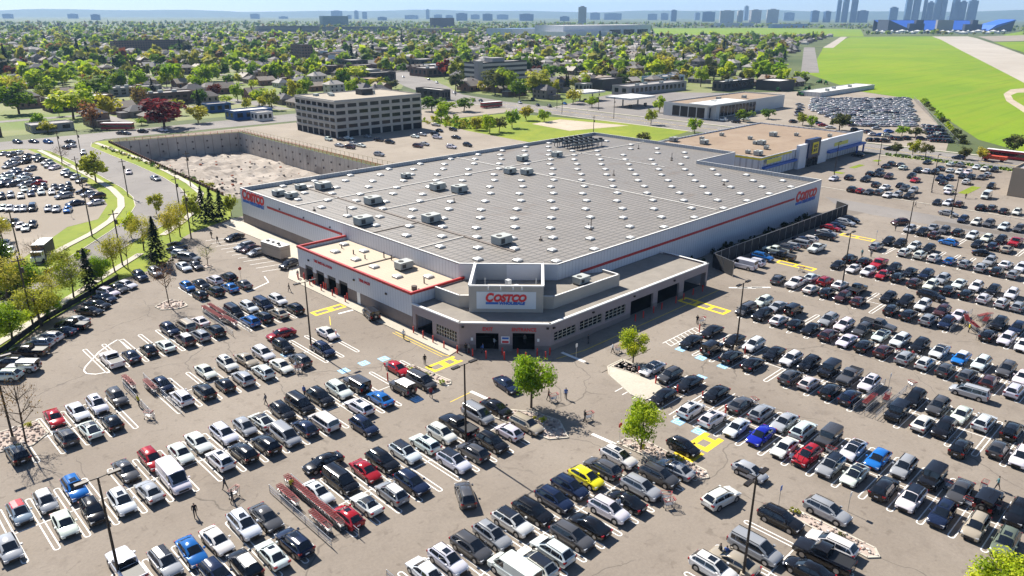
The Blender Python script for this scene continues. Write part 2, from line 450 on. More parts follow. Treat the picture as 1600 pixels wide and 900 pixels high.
# ---------------------------------------------------------------- measured layout, metres (x along the rear-right wall, y along the left wall)
CARTABLE = """hb1 50.21 140.41 -89.6 1 0 0 -;
sK1 52.7 140.01 -89.1 2 0 0 -;
uW1 55.57 140.41 91.1 3 0 0 -;
uK1 58.29 140.14 91.6 4 0 0 -;
hK1 49.98 134.26 90.9 1 1 0 -;
uK1 52.86 134.19 91.5 2 1 0 -;
sb1 55.84 134.21 88.3 3 1 0 -;
sG1 58.5 134.08 89.9 4 1 0 -;
uB1 39.52 121.38 -88.4 1 2 0 -;
mT1 42.09 121.27 90.5 2 2 0 -;
sW1 44.57 121.45 91.4 3 2 0 -;
mK1 50.75 121.76 -91.4 4 2 0 -;
uW1 53.65 121.88 -90.1 5 2 0 -;
mB1 56.17 121.51 -90.9 6 2 0 -;
uW1 59.09 121.59 -89.8 7 2 0 -;
pW1 28.69 115.88 90.3 1 3 0 -;
sB1 31.32 115.35 88.2 2 3 0 -;
hK1 34.05 115.69 89 3 3 0 -;
sW1 36.61 115.62 89.2 4 3 0 -;
uN1 39.69 115.7 91.5 5 3 0 w;
wS1 42.18 115.75 91 6 3 0 -;
uK1 44.8 115.88 88.8 7 3 0 -;
ub1 50.87 115.73 91.1 8 3 0 -;
uK1 53.27 115.78 88.7 9 3 0 -;
sT1 56.15 115.75 90.4 10 3 0 -;
uK1 59.19 115.68 88.7 11 3 0 -;
sR0 17.46 102.65 -91.8 1 4 0 -;
sW0 20.17 102.37 -88.7 2 4 0 -;
uW0 22.56 102.32 -91 3 4 0 s;
uG0 25.2 102.67 -91 4 4 0 -;
hB0 31.14 102.26 -88.3 5 4 0 -;
sW0 37.25 102.12 -88.7 6 4 0 -;
uW0 40.6 102.25 -90.8 7 4 0 s;
sT0 43.38 101.77 -88.3 8 4 0 -;
uW1 46.24 102 -89.9 9 4 0 -;
uK1 49.71 102.24 -89.4 10 4 0 -;
uB0 53.68 96.74 -91.1 11 4 0 -;
sW1 57.63 102.11 -88.4 12 4 0 -;
uK0 11.9 96.22 90.7 1 5 0 -;
uG0 17.15 96.49 91.7 2 5 0 -;
fW0 19.87 96.21 91.4 3 5 0 k;
hK0 22.47 96.33 89.3 4 5 0 -;
uW0 31.47 96.49 89.5 5 5 0 -;
uK0 34.5 96.3 88.8 6 5 0 -;
hK0 37.43 96.21 88.7 7 5 0 -;
uS0 40.19 96.28 88.4 8 5 0 -;
uW0 43.26 96.22 89.3 9 5 0 -;
sW0 46.14 96.16 -89.6 10 5 0 -;
uG0 49.12 96.01 88.2 11 5 0 -;
hX0 9.16 83.21 -89.4 1 6 0 r;
hS0 11.67 83.48 -90.6 2 6 0 w;
ub0 14.63 83.77 -90.7 3 6 0 s;
sG0 19.9 83.59 -88.9 4 6 0 -;
uR0 22.87 83.77 -90.1 5 6 0 -;
sW0 25.88 82.8 -90.7 6 6 0 -;
sW0 28.42 83.8 -90.1 7 6 0 -;
uW0 31.48 83.41 -89.3 8 6 0 -;
hS0 34.17 83.27 -91.6 9 6 0 -;
fW0 36.44 83.28 91.7 10 6 0 k;
uK0 39.52 83.45 -91.7 11 6 0 -;
mK0 42.19 83.69 -89.1 12 6 0 -;
uK0 45.16 83.49 -88.8 13 6 0 -;
uW0 48.12 83.48 -91.7 14 6 0 -;
jG0 50.87 83.23 91 15 6 0 -;
sR0 58.11 83.58 -90.5 16 6 0 -;
hS0 6.95 77.52 -89.7 1 7 0 -;
sW0 12.01 77.92 -91.8 2 7 0 -;
uK0 14.78 77.98 -91.6 3 7 0 -;
uW0 17.51 77.63 -91.1 4 7 0 s;
sS0 20.35 77.61 91.6 5 7 0 -;
vW0 23.17 77.96 -91.1 6 7 0 -;
uW0 28.57 78.07 90.9 7 7 0 s;
uK0 31.29 77.78 91.5 8 7 0 -;
uK0 34.07 77.49 91.6 9 7 0 -;
mS0 36.86 77.82 -90.6 10 7 0 -;
hB0 39.55 77.84 89.5 11 7 0 -;
mW0 42.07 77.44 90.1 12 7 0 -;
wW0 47.52 77.62 91 13 7 0 s;
sb0 50.93 77.62 88.6 14 7 0 -;
jG0 54.99 78 90.9 15 7 0 w;
mG0 58.09 77.71 -88.9 16 7 0 -;
uS0 17.17 64.72 -88.7 1 8 0 k;
sb0 19.63 64.6 -91.7 2 8 0 -;
sW0 22.12 64.5 -88.4 3 8 0 -;
uW0 25.14 64.81 -91.5 4 8 0 s;
sG0 27.39 64.49 -90.6 5 8 0 -;
sW0 33.51 64.47 -89.6 6 8 0 s;
mK0 36.51 64.72 -88.5 7 8 0 -;
sR0 39.66 64.39 -90.6 8 8 0 -;
uK0 42.2 64.61 -88.5 9 8 0 -;
uW0 45.18 64.27 -89.8 10 8 0 k;
wW0 48.18 64.26 89.3 11 8 0 s;
uW0 51.05 64.5 -90.7 12 8 0 -;
pK0 53.85 64.61 88.8 13 8 0 -;
mS0 57.57 65.02 -91.5 14 8 0 -;
sK0 60.49 64.56 -91.3 15 8 0 -;
pW0 14.29 66.66 90.7 1 9 0 -;
uB0 19.96 59.62 -88.2 2 9 0 -;
uK0 22.5 59.2 88.8 3 9 0 w;
sW0 25.05 58.75 88.4 4 9 0 s;
uB0 27.46 58.76 91.8 5 9 0 s;
hR0 33.49 58.6 90.1 6 9 0 s;
cW0 36.17 59.05 89.7 7 9 0 k;
uS0 39.24 58.73 89.1 8 9 0 w;
uB0 41.99 58.73 -89.7 9 9 0 -;
uW0 48.12 58.7 -88.8 10 9 0 k;
uG0 51.14 58.77 89.8 11 9 0 -;
uK0 54.22 58.67 -90.3 12 9 0 -;
hW0 57.43 59.03 88.4 13 9 0 -;
wT0 60.35 58.84 -88.5 14 9 0 -;
sW0 34.26 46.43 88.3 1 10 0 -;
uW0 36.77 46.17 -90 2 10 0 s;
uG0 39.62 46 -88.8 3 10 0 -;
uS0 42.26 45.78 -91.3 4 10 0 s;
uW0 45.21 45.91 -89.2 5 10 0 k;
uK0 48.05 45.7 -88.4 6 10 0 -;
uB0 51.22 45.54 -89.5 7 10 0 -;
uB0 54.07 45.81 -89 8 10 0 -;
hY0 56.86 45.83 -91.4 9 10 0 -;
uG0 59.61 45.74 89.8 10 10 0 -;
uW0 62.75 45.8 -91.3 11 10 0 s;
vW0 40.22 40.58 91.2 1 11 0 -;
uW0 42.42 39.94 89.3 2 11 0 k;
uW0 44.99 40.1 89.8 3 11 0 -;
uG0 48 40.19 -88.2 4 11 0 -;
sK0 50.65 40.17 91.3 5 11 0 -;
uW0 53.99 40.26 -88.3 6 11 0 -;
sK0 56.65 40.03 89.8 7 11 0 -;
uS0 59.7 40.29 -90 8 11 0 -;
uG0 63.08 40.28 -89.2 9 11 0 -;
sS0 65.58 39.83 89.9 10 11 0 s;
uW0 54.14 27.76 -90.8 1 12 0 s;
sT0 56.5 26.96 89.7 2 12 0 -;
mS0 59.66 26.46 -91.3 3 12 0 -;
uK0 65.71 26.86 -90.4 4 12 0 -;
sK0 60.4 21.32 91.8 5 12 0 -;
pK0 63.33 21.22 91.7 6 12 0 -;
wW0 65.77 21.47 90.5 7 12 0 -;
sW0 85.32 57.19 180 1 13 0 k;
uG0 85.2 54.02 179.4 2 13 0 -;
sK0 85.08 50.69 178.5 3 13 0 -;
sK0 85.12 46.35 179.2 4 13 0 -;
sG0 84.93 42.5 1 5 13 0 -;
uS0 84.82 39.3 1.3 6 13 0 -;
sS0 84.7 36.05 179.5 7 13 0 -;
uW0 84.56 33.43 1 8 13 0 -;
jG0 84.77 30.31 181 9 13 0 -;
fW0 84.55 27.13 180.7 10 13 0 k;
hb0 84.63 24.25 180.6 11 13 0 -;
uS0 84.99 21.44 180.9 12 13 0 -;
jK0 84.9 18.35 179.5 13 13 0 -;
sG0 84.66 15.38 180.7 14 13 0 -;
jK0 84.81 12.68 -0.8 15 13 0 -;
uK0 84.64 9.84 179.9 16 13 0 -;
sK0 79.28 51.05 181 1 14 0 -;
uW0 78.73 46.19 0.7 2 14 0 s;
uW0 78.74 42.91 -0.7 3 14 0 s;
sW0 79.07 39.65 181.6 4 14 0 -;
sD0 79.49 36.53 180.5 5 14 0 -;
sW0 79.07 33.16 180.3 6 14 0 -;
uR0 79.1 30.36 178.2 7 14 0 s;
uS0 79.12 27.51 180.2 8 14 0 k;
fW0 79.33 24.78 179.1 9 14 0 k;
uK0 79.09 21.42 0.6 10 14 0 -;
uW0 79.12 18.61 179.9 11 14 0 k;
uB0 78.66 15.39 181.1 12 14 0 s;
uT0 78.94 12.27 180.5 13 14 0 -;
uE0 78.29 9.44 181.1 14 14 0 s;
sK1 103.95 58.55 179.5 1 15 0 -;
sK1 103.4 54.06 180.5 2 15 0 -;
uW1 103.88 50.92 180.9 3 15 0 s;
sK1 103.3 47.13 181.2 4 15 0 -;
uW1 103.26 44.33 179.5 5 15 0 -;
uK0 103.5 41.6 181.2 6 15 0 -;
jK0 103.65 38.58 181.3 7 15 0 -;
pG0 103.69 35.59 180.7 8 15 0 -;
uW0 103.51 32.71 181.7 9 15 0 s;
uK0 103.67 26.61 181.6 10 15 0 -;
uG0 103.53 23.62 180.1 11 15 0 -;
sW0 103.33 20.72 180.1 12 15 0 -;
uW0 103.27 17.99 -1.2 13 15 0 -;
uK0 103.51 14.91 1.2 14 15 0 -;
sK1 98.04 58.73 181.6 1 16 0 -;
jK1 97.87 54.78 -0.1 2 16 0 -;
uK0 97.46 51.11 0.7 3 16 0 -;
sK0 97.64 47.6 0.8 4 16 0 -;
uG0 97.47 41.53 0.8 5 16 0 -;
hW0 97.6 38.76 -1.2 6 16 0 -;
uK0 97.48 35.63 1 7 16 0 -;
uB0 97.54 32.91 0.3 8 16 0 -;
jK0 97.65 26.83 180.6 9 16 0 -;
sW0 97.45 23.49 -0.3 10 16 0 -;
uK0 97.96 21.11 180.4 11 16 0 -;
uK0 94.36 18.15 1 12 16 0 -;
hG0 97.51 14.92 0.5 13 16 0 -;
uW0 97.25 12.46 180.8 14 16 0 -;
uW1 122.69 59.33 178.3 1 17 0 -;
sS1 122.33 56.39 178.8 2 17 0 -;
jK1 122.77 53.46 -0.2 3 17 0 -;
uS1 122.73 47.2 180.5 4 17 0 -;
uW1 122.5 44.37 179 5 17 0 -;
uG1 122.58 41.37 180.7 6 17 0 -;
fW1 122.64 38.29 180.5 7 17 0 k;
uW1 122.52 35.29 178.4 8 17 0 s;
uK1 122.62 32.34 179.9 9 17 0 -;
fW1 122.9 29.49 179 10 17 0 k;
hd1 122.49 26.31 178.4 11 17 0 w;
uW1 122.53 23.56 178.7 12 17 0 -;
uG1 122.91 20.35 179.3 13 17 0 -;
sW1 121.95 17.96 178.9 14 17 0 -;
mG1 116.9 59.56 178.9 1 18 0 -;
uK1 116.73 56.31 178.3 2 18 0 -;
sW1 116.67 53.15 -0.1 3 18 0 -;
hK1 116.94 50.29 -0.4 4 18 0 -;
sK1 116.98 47.6 180.4 5 18 0 -;
uN1 116.55 44.36 0.3 6 18 0 -;
sW1 116.4 41.33 179.1 7 18 0 -;
uK1 116.37 38.52 1.5 8 18 0 -;
uN1 116.47 35.53 -1.8 9 18 0 -;
uS1 116.47 32.29 -0.3 10 18 0 -;
uW1 116.56 29.49 -0.8 11 18 0 -;
uG1 116.33 26.64 -0.3 12 18 0 -;
uG1 116.57 23.77 -1.4 13 18 0 -;
uN1 116.73 20.93 1.2 14 18 0 -;
uW1 116.28 17.65 -0.5 15 18 0 -;
pW1 136.9 59.93 178.3 1 19 0 -;
sW1 142.29 59.33 0.4 2 19 0 -;
uR1 142.03 56.36 -1.5 3 19 0 -;
sW1 142.19 53.49 0.2 4 19 0 -;
pK1 141.7 50.02 -0.6 5 19 0 -;
uK1 141.61 44.22 180.3 6 19 0 -;
uK1 141.76 41.21 181.6 7 19 0 -;
uW1 141.95 38.28 181.1 8 19 0 -;
uN1 141.41 34.9 179.7 9 19 0 -;
sW1 141.54 32.25 181.1 10 19 0 -;
uK1 142.17 26.15 180.5 11 19 0 -;
uB1 142.16 23.45 179.5 12 19 0 -;
sW1 135.72 56.32 -1.3 1 20 0 -;
uK1 136.02 53.34 0.3 2 20 0 -;
uN1 135.76 50.27 180.2 3 20 0 -;
hN1 135.68 47.35 1.6 4 20 0 -;
uK1 135.55 41.4 1.7 5 20 0 -;
uK1 135.33 38.41 0.4 6 20 0 -;
uS1 135.33 35.16 -0.5 7 20 0 -;
uB1 136.05 32.52 181.4 8 20 0 -;
uK1 135.36 25.95 -1.8 9 20 0 -;
uW1 135.76 23.46 178.6 10 20 0 -;
sW1 135.01 20.93 180.2 11 20 0 -;
uK1 160.23 59.06 0.4 1 21 0 -;
uK1 160.22 55.99 -1.3 2 21 0 -;
pR1 161.03 53.36 180.5 3 21 0 -;
uK1 160.25 49.98 181.4 4 21 0 -;
sK1 160.37 46.9 179.6 5 21 0 -;
uB1 160.91 43.95 179.8 6 21 0 -;
uS1 160.14 40.71 179 7 21 0 -;
sW1 159.76 37.48 179.2 8 21 0 -;
uW1 160.16 34.64 181.7 9 21 0 -;
uK1 160.18 31.73 179.6 10 21 0 -;
uW1 160.37 28.67 181.7 11 21 0 -;
sK1 154.38 59.2 181.5 1 22 0 -;
sW1 154.14 55.86 180.3 2 22 0 -;
uW1 154.36 52.94 179.1 3 22 0 -;
sR1 154.41 50.05 181.7 4 22 0 -;
uK1 154.72 47.21 0 5 22 0 -;
uN1 153.9 43.76 -0.3 6 22 0 -;
uW1 154.53 41.01 179.3 7 22 0 -;
uK1 154.01 37.71 1.7 8 22 0 -;
uK1 153.99 34.55 0 9 22 0 -;
uW1 153.88 31.54 -0.8 10 22 0 -;
uW1 153.8 28.63 -0.1 11 22 0 -;
uS1 153.92 25.98 -1.4 12 22 0 -;
uK1 179.87 58.43 180.4 1 23 0 -;
uK1 180.27 55.93 179.8 2 23 0 -;
uW1 180.06 52.78 179.3 3 23 0 -;
uK1 180.42 49.81 181 4 23 0 -;
uS1 180.34 37.58 181.2 5 23 0 -;
sW1 180.29 34.55 -1.8 6 23 0 -;
uW1 180.09 31.72 180.1 7 23 0 -;
uS1 173.75 58.76 -0.8 1 24 0 -;
uW1 173.76 52.66 1.6 2 24 0 -;
uW1 174.06 49.51 1 3 24 0 -;
uW1 174.1 46.58 -0.9 4 24 0 -;
hb1 174.34 43.52 -0.8 5 24 0 -;
uS1 174.28 40.59 -1.2 6 24 0 -;
uS1 173.91 37.49 1.8 7 24 0 -;
uK1 173.65 34.49 -0.7 8 24 0 -;
uS1 173.71 31.59 0.4 9 24 0 -;
uS1 195.06 58.94 179.9 1 25 0 -;
uK1 194.49 55.87 180.5 2 25 0 -;
sS1 200.89 55.55 180.4 3 25 0 -;
uG1 199.99 52.62 180.9 4 25 0 -;
uK1 200.15 49.56 -1.4 5 25 0 -;
uW1 199.76 46.36 180.9 6 25 0 -;
uW1 199.58 43.27 179.3 7 25 0 -;
uK1 200.49 40.56 180.1 8 25 0 -;
pR1 200.73 37.59 179.4 9 25 0 -;
uN1 193.7 52.82 -0.7 1 26 0 -;
sK1 192.97 43.36 180.1 2 26 0 -;
uB1 193.33 40.27 -0.1 3 26 0 -;
sT1 193.14 37.5 -0.5 4 26 0 -;
uB2 214.94 52.74 180.9 1 27 0 -;
uW2 214.5 49.55 180.3 2 27 0 -;
uG2 215.03 46.91 178.3 3 27 0 -;
uW2 214.41 43.35 179.1 4 27 0 -;
uG2 215 40.28 179.8 5 27 0 -;
vW1 139.43 72.85 91.5 1 28 0 -;
uW1 142.98 72.3 91.4 2 28 0 -;
ub1 147.7 72.89 -89.8 3 28 0 -;
pW1 154.04 73.14 88.3 4 28 0 -;
uG1 157.51 73.19 91 5 28 0 -;
pK1 151.49 70.28 89.7 6 28 0 -;
wS1 160.07 72.79 90.3 7 28 0 -;
sB1 167.02 73.29 90.7 8 28 0 -;
mS1 163.2 72.11 90.5 9 28 0 -;
uW1 168.14 72.3 89.9 10 28 0 -;
uK1 173.42 70.57 91.5 11 28 0 -;
sS1 177.06 71.79 -90.4 12 28 0 -;
sR1 182.23 73.04 -90.4 13 28 0 -;
sB1 185.06 72.93 -88.7 14 28 0 -;
uS1 189.71 72.59 -91.1 15 28 0 -;
uK1 193.41 72.82 -90.7 16 28 0 -;
uB0 45.13 72.87 -90 -1 29 1 -;
sK0 37 69.21 176.8 -1 30 1 -;
uG0 44.85 52.94 59.9 -1 31 1 -;
sR1 51.94 107.11 175.7 -1 32 1 -;
uW0 64.47 33.12 -8.7 -1 33 1 -;
hK0 70.31 41.81 -93 -1 34 1 -;
hS0 71.29 33.47 -93 -1 35 1 -;
uS0 70.48 24.03 -93 -1 36 1 -;
sB0 66.17 68.48 -100 -1 37 1 -;
jK1 67.56 104.13 75 -1 38 1 -;
sW1 57.59 102.03 -90 -1 39 1 -;
uK1 148.32 38.93 -95 -1 40 1 -;
pG1 126.54 40.19 -92 -1 41 1 -;
mS1 111.08 21.92 92 -1 42 1 -;
uG1 136.39 63.42 10 -1 43 1 -;
pW1 162.33 67.5 178 -1 44 1 -;
hb1 189.54 48.5 80 -1 45 1 -;
sK1 185.93 40.24 -70 -1 46 1 -;
uN1 199.99 63.04 150 -1 47 1 -;
sS2 219.11 57.5 -95 -1 48 1 -;
sK1 71.94 166.74 -165 -1 49 1 -;
uS1 70.12 157.73 -170 -1 50 1 -;
sN1 70.37 155.45 -170 -1 51 1 -;
sS1 70.38 152.11 -170 -1 52 1 -;
uK1 70.97 139.06 -165 -1 53 1 -;
sW2 81.58 265.01 -110.3 -1 54 1 -;
sS2 84.09 248.35 -88.8 -1 55 1 -;
uW2 82.21 315.05 -107.5 -1 56 1 -;
sS2 83.96 335.63 102.1 -1 57 1 -;
sK2 80.96 332.16 102.5 -1 58 1 -;
sK1 59.63 169.15 -65.9 -1 59 2 -;
sB1 58.16 165.79 -65.6 -1 60 2 -;
uW1 57.54 161.79 -65.3 -1 61 2 -;
mS1 57.81 158.36 -65.2 -1 62 2 -;
sW1 54.56 153.01 -90.4 -1 63 2 -;
sG1 56.72 152.11 -91 -1 64 2 -;
uS1 48.96 153.25 -92 -1 65 2 -;
uB1 45.86 152.93 -91.2 -1 66 2 -;
sW1 42.11 149.71 -69.8 -1 67 2 -;
sG1 40.12 148.61 -69.4 -1 68 2 -;
uW1 38.06 147.18 -66 -1 69 2 -;
sB1 36.65 144.78 -65.6 -1 70 2 -;
sK1 34.65 142.18 -61.9 -1 71 2 -;
sK1 32.67 139.77 -53.7 -1 72 2 -;
sS1 29.45 136.73 122.6 -1 73 2 -;
pK1 28.46 134.57 128.9 -1 74 2 -;
sB1 26.43 133.13 129 -1 75 2 -;
uW1 24.1 131.75 129.2 -1 76 2 -;
uS1 22.3 130 136.1 -1 77 2 -;
pK1 20.38 127.85 136.1 -1 78 2 -;
uK1 17.31 125.13 136 -1 79 2 -;
jW1 18.48 122.19 136 -1 80 2 -;
uW1 15.84 120.94 136 -1 81 2 -;
sK1 23.38 146.61 162.2 -1 82 2 -;
uK2 229.9 87.5 -2.6 1 83 3 -;
hR2 229.5 84.9 1.2 2 83 3 -;
sG2 230.1 82.6 178.7 3 83 3 -;
uG2 231.4 80.2 2.5 4 83 3 -;
sW2 230.2 77.2 179.9 5 83 3 -;
uS2 232.2 75.3 180 6 83 3 -;
uK2 232.9 72.3 177.9 7 83 3 -;
sK2 230.8 63.9 181.9 8 83 3 -;
uW2 231.8 61.4 178.4 9 83 3 -;
uN2 232.4 58.8 1.8 10 83 3 -;
uK2 232.6 53.4 -2.8 11 83 3 -;
uG2 234 51.1 2.9 12 83 3 -;
sK2 233.1 48 1.2 13 83 3 -;
uW2 234 45.2 182.1 14 83 3 -;
sW2 241.9 98.4 180.9 1 84 3 -;
uK2 247 95.6 1.3 2 84 3 -;
uK2 247.8 90.7 178.8 3 84 3 -;
uK2 258 93.1 -2.1 4 84 3 -;
uK2 241.9 85 -0.5 5 84 3 -;
sK2 265.8 93.2 180.7 6 84 3 -;
sK2 259.2 90.5 177.6 7 84 3 -;
sW2 240 81.7 177.4 8 84 3 -;
uN2 258 87.3 180.5 9 84 3 -;
sK2 246.9 79.6 2.3 10 84 3 -;
uG2 243 77 179.6 11 84 3 -;
uK2 264.1 82.3 180.6 12 84 3 -;
uS2 242 74.2 182.6 13 84 3 -;
sR2 258.4 79.2 177.3 14 84 3 -;
sK2 276.4 95 -2.1 1 85 3 -;
uK2 282.2 95.3 0 2 85 3 -;
sG2 282.8 92.3 0.3 3 85 3 -;
sW2 277.8 89.7 -1.4 4 85 3 -;
uK2 275.9 84.4 178.5 5 85 3 -;
sW2 277.1 81.8 0.1 6 85 3 -;
sK2 295 87.6 178.4 7 85 3 -;
uK2 277.3 79.4 181.4 8 85 3 -;
uB2 267 74.6 181.3 9 85 3 -;
uK2 285.4 80.1 -2.5 10 85 3 -;
sK2 260.8 71.6 -2.5 11 85 3 -;
uB2 270.3 72.9 180.6 12 85 3 -;
sW2 253.7 68 182.3 1 86 3 -;
sW2 248 66.1 178.9 2 86 3 -;
sW2 284.1 76.7 -2.8 3 86 3 -;
sW2 297.1 80.4 -2.7 4 86 3 -;
uW2 283.3 73.7 182.7 5 86 3 -;
uS2 297.6 77.5 -1.7 6 86 3 -;
sK2 276.9 70.8 182.8 7 86 3 -;
uW2 267.2 66.9 1.9 8 86 3 -;
uW2 284.7 71.5 180.7 9 86 3 -;
sK2 277.2 68.4 178.4 10 86 3 -;
sW2 297.8 72.4 180.7 11 86 3 -;
sG2 279.1 65.9 179.3 12 86 3 -;
uW2 295.2 69.3 182 13 86 3 -;
uS2 284.7 65.6 1.8 14 86 3 -;
uK2 266 59.6 182.1 15 86 3 -;
uK2 296.5 66.6 180.6 16 86 3 -;
vW2 249.5 56.6 181.4 -1 87 3 -;
sS2 60 333.1 -132.9 1 88 4 -;
uG2 61.5 328.2 -128.9 2 88 4 -;
sW2 64.6 331.2 -128.2 3 88 4 -;
sK2 65.2 321.9 -131.8 4 88 4 -;
uS2 66.9 316.9 -130.3 5 88 4 -;
sK2 66.5 309.5 -149.2 6 88 4 -;
sS2 55.2 303.4 -138.2 1 89 4 -;
sG2 57.8 311.7 -144.1 2 89 4 -;
sS2 57.5 306.1 -129.7 3 89 4 -;
sS2 60.5 317.4 -136.6 4 89 4 -;
uK2 61.5 308.8 -148.9 5 89 4 -;
uW2 66.6 301.7 -143.1 6 89 4 -;
uS2 65.8 294.8 -139.9 7 89 4 -;
sW2 66.1 290 -141.5 8 89 4 -;
sS2 50.8 286.8 -140.1 1 90 4 -;
sW2 50.4 281.9 -142.2 2 90 4 -;
sS2 55 293.3 -141 3 90 4 -;
sB2 54.4 287.1 -147.6 4 90 4 -;
sW2 53.3 276 -149.9 5 90 4 -;
sS2 55.2 282.1 -167.3 6 90 4 -;
uS2 59.5 292.9 -141.5 7 90 4 -;
uK2 55.4 270.7 -147.4 8 90 4 -;
sK2 46.2 269.7 -164.7 1 91 4 -;
sS2 48.4 275.6 -159 2 91 4 -;
uG2 49.2 269.2 -165.4 3 91 4 -;
uS2 51.8 265.6 -164.1 4 91 4 -;
sR2 55.2 266 -174.9 5 91 4 -;
uW2 66.1 278.2 -123.1 1 92 4 -;
sK2 66 273.4 -131.5 2 92 4 -;
sS2 66.3 268.1 -126.8 3 92 4 -;
sG2 66.1 261.1 -133.5 4 92 4 -;
uK2 42.7 252.2 -101.7 1 93 4 -;
uS2 45 252.6 -102.1 2 93 4 -;
sW2 46.9 249.9 -102.4 3 93 4 -;
sW2 49.8 258.6 -103.2 4 93 4 -;
sB2 49.8 251.1 -102.4 5 93 4 -;
sG2 52.3 257.4 -103.4 6 93 4 -;
uW2 52.4 250.9 -103.2 7 93 4 -;
uK2 55 258.5 -103.9 8 93 4 -;
sW2 54.7 249.2 -104.3 9 93 4 -;
sK2 57.3 256.4 -103.7 10 93 4 -;
sG2 58.7 254.4 -104.2 11 93 4 -;
uK2 60.8 255.1 -104.3 12 93 4 -;
uS2 55.7 241 -169 1 94 4 -;
sK2 58.1 247.7 -162.2 2 94 4 -;
sB2 55.4 229.4 -178 3 94 4 -;
sB2 61.8 243.4 158.6 4 94 4 -;
sS2 61.9 239 -174.8 5 94 4 -;
sW2 59.7 226 -175.2 6 94 4 -;
uN2 62.4 233.9 -180 7 94 4 -;
sW2 39.9 236.9 -106.3 1 95 4 -;
sW2 41 235.3 -107.5 2 95 4 -;
sS2 42.4 233.3 -107.9 3 95 4 -;
sS2 43.6 232.4 -107.2 4 95 4 -;
mK2 45.5 231.3 -107.9 5 95 4 -;
sS2 48.4 227.7 -109.6 6 95 4 -;
sS2 49.8 225.7 -110.7 7 95 4 -;
sb2 51.8 222.9 -110.8 8 95 4 -;
sS1 30.3 191 -107.7 1 96 4 -;
sS2 36.4 218.5 -108.2 2 96 4 -;
sW1 32 197.5 -106.7 3 96 4 -;
sW1 31.6 190.9 -107.2 4 96 4 -;
sK2 38.3 217.7 -108.3 5 96 4 -;
sW1 38.4 212.8 -107.9 6 96 4 -;
sW1 38.9 209.8 -107.6 7 96 4 -;
sK1 41 212.4 -108.9 8 96 4 -;
sW2 476.1 213.6 -36.5 0 97 5 -;
hW2 479.4 212.9 -41.2 0 97 5 -;
hW2 480.6 210.4 -36.3 0 97 5 -;
hW2 482 208.7 -35.1 0 97 5 -;
uW2 483.7 206.7 -40.4 0 97 5 -;
sS2 484.7 204.9 -33.5 0 97 5 -;
sS2 486.4 202.8 -38.7 0 97 5 -;
sS2 491.9 202.3 -41.4 0 97 5 -;
uW2 493.3 199.9 -37.9 0 97 5 -;
uW2 493.7 197.6 -33.1 0 97 5 -;
hS2 493.6 194.9 -35.9 0 97 5 -;
hS2 495.8 193.5 -37.2 0 97 5 -;
hW2 499.5 192.3 -40.6 0 97 5 -;
hS2 503.7 191.8 -34.4 0 97 5 -;
sW2 502.1 188.7 -33.5 0 97 5 -;
sW2 504 187.3 -40 0 97 5 -;
uK2 504.7 184.7 -40.3 0 97 5 -;
sW2 510.5 184.8 -39.1 0 97 5 -;
sW2 509 181.7 -40.2 0 97 5 -;
sS2 513.4 180.4 -37.8 0 97 5 -;
uW2 514.5 178.3 -32.7 0 97 5 -;
uW2 518.5 177.2 -40.4 0 97 5 -;
uW2 522 175.6 -39 0 97 5 -;
uW2 520.6 172.6 -43.3 0 97 5 -;
sW2 464.1 208.2 -35.1 0 97 5 -;
uW2 464.5 206.2 -41 0 97 5 -;
sW2 469.2 205.8 -40.2 0 97 5 -;
sW2 470.9 204.1 -34.7 0 97 5 -;
uW2 472.9 202.8 -41.3 0 97 5 -;
sW2 474.3 200.6 -35.6 0 97 5 -;
sW2 474.1 198.3 -38.7 0 97 5 -;
sW2 477 196.8 -33.4 0 97 5 -;
sW2 479.4 195.3 -41.7 0 97 5 -;
sW2 482.7 193.9 -34.3 0 97 5 -;
sW2 485.4 192.4 -40.5 0 97 5 -;
sW2 486 190 -39 0 97 5 -;
sS2 489.9 189.1 -32.7 0 97 5 -;
sK2 487.4 185.3 -32.9 0 97 5 -;
hW2 490.5 184.3 -37.8 0 97 5 -;
sW2 495.2 183.9 -36.9 0 97 5 -;
sW2 492.8 180.6 -35.7 0 97 5 -;
hS2 496.5 179.3 -43.8 0 97 5 -;
sW2 498.1 177.3 -37.7 0 97 5 -;
uG2 501.6 176.2 -41 0 97 5 -;
uW2 503.6 174.3 -41.6 0 97 5 -;
sW2 503.3 171.7 -32.9 0 97 5 -;
sW2 506.2 170.1 -33.6 0 97 5 -;
sW2 508.3 168.8 -38.9 0 97 5 -;
sW2 455.9 204.4 -42.5 0 97 5 -;
hK2 457.7 203 -38 0 97 5 -;
sW2 456.9 200.3 -37 0 97 5 -;
sW2 461 199.7 -37.3 0 97 5 -;
sW2 462.7 197.8 -39.5 0 97 5 -;
sW2 461.8 194.8 -36.5 0 97 5 -;
sW2 464 193.4 -39 0 97 5 -;
sW2 466.7 191.9 -35.7 0 97 5 -;
sW2 466.7 189.8 -32.8 0 97 5 -;
uS2 471.3 189.4 -38.4 0 97 5 -;
uW2 470 186.7 -34.5 0 97 5 -;
uW2 475.6 186.4 -36.9 0 97 5 -;
uW2 477.5 185.1 -42.9 0 97 5 -;
sS2 479.2 183.7 -33.9 0 97 5 -;
uS2 477 180.7 -32.6 0 97 5 -;
sW2 479.2 179.1 -37.9 0 97 5 -;
uW2 480.3 177 -43.3 0 97 5 -;
hW2 485.3 176.6 -41.8 0 97 5 -;
uW2 486.3 174.8 -39.6 0 97 5 -;
sW2 489.6 173.7 -38 0 97 5 -;
uW2 491.3 171.6 -35.7 0 97 5 -;
uW2 491.8 169.2 -36.3 0 97 5 -;
sW2 492.5 166.9 -33 0 97 5 -;
uW2 497.1 166.2 -40.8 0 97 5 -;
sW2 498.6 164.5 -35.7 0 97 5 -;
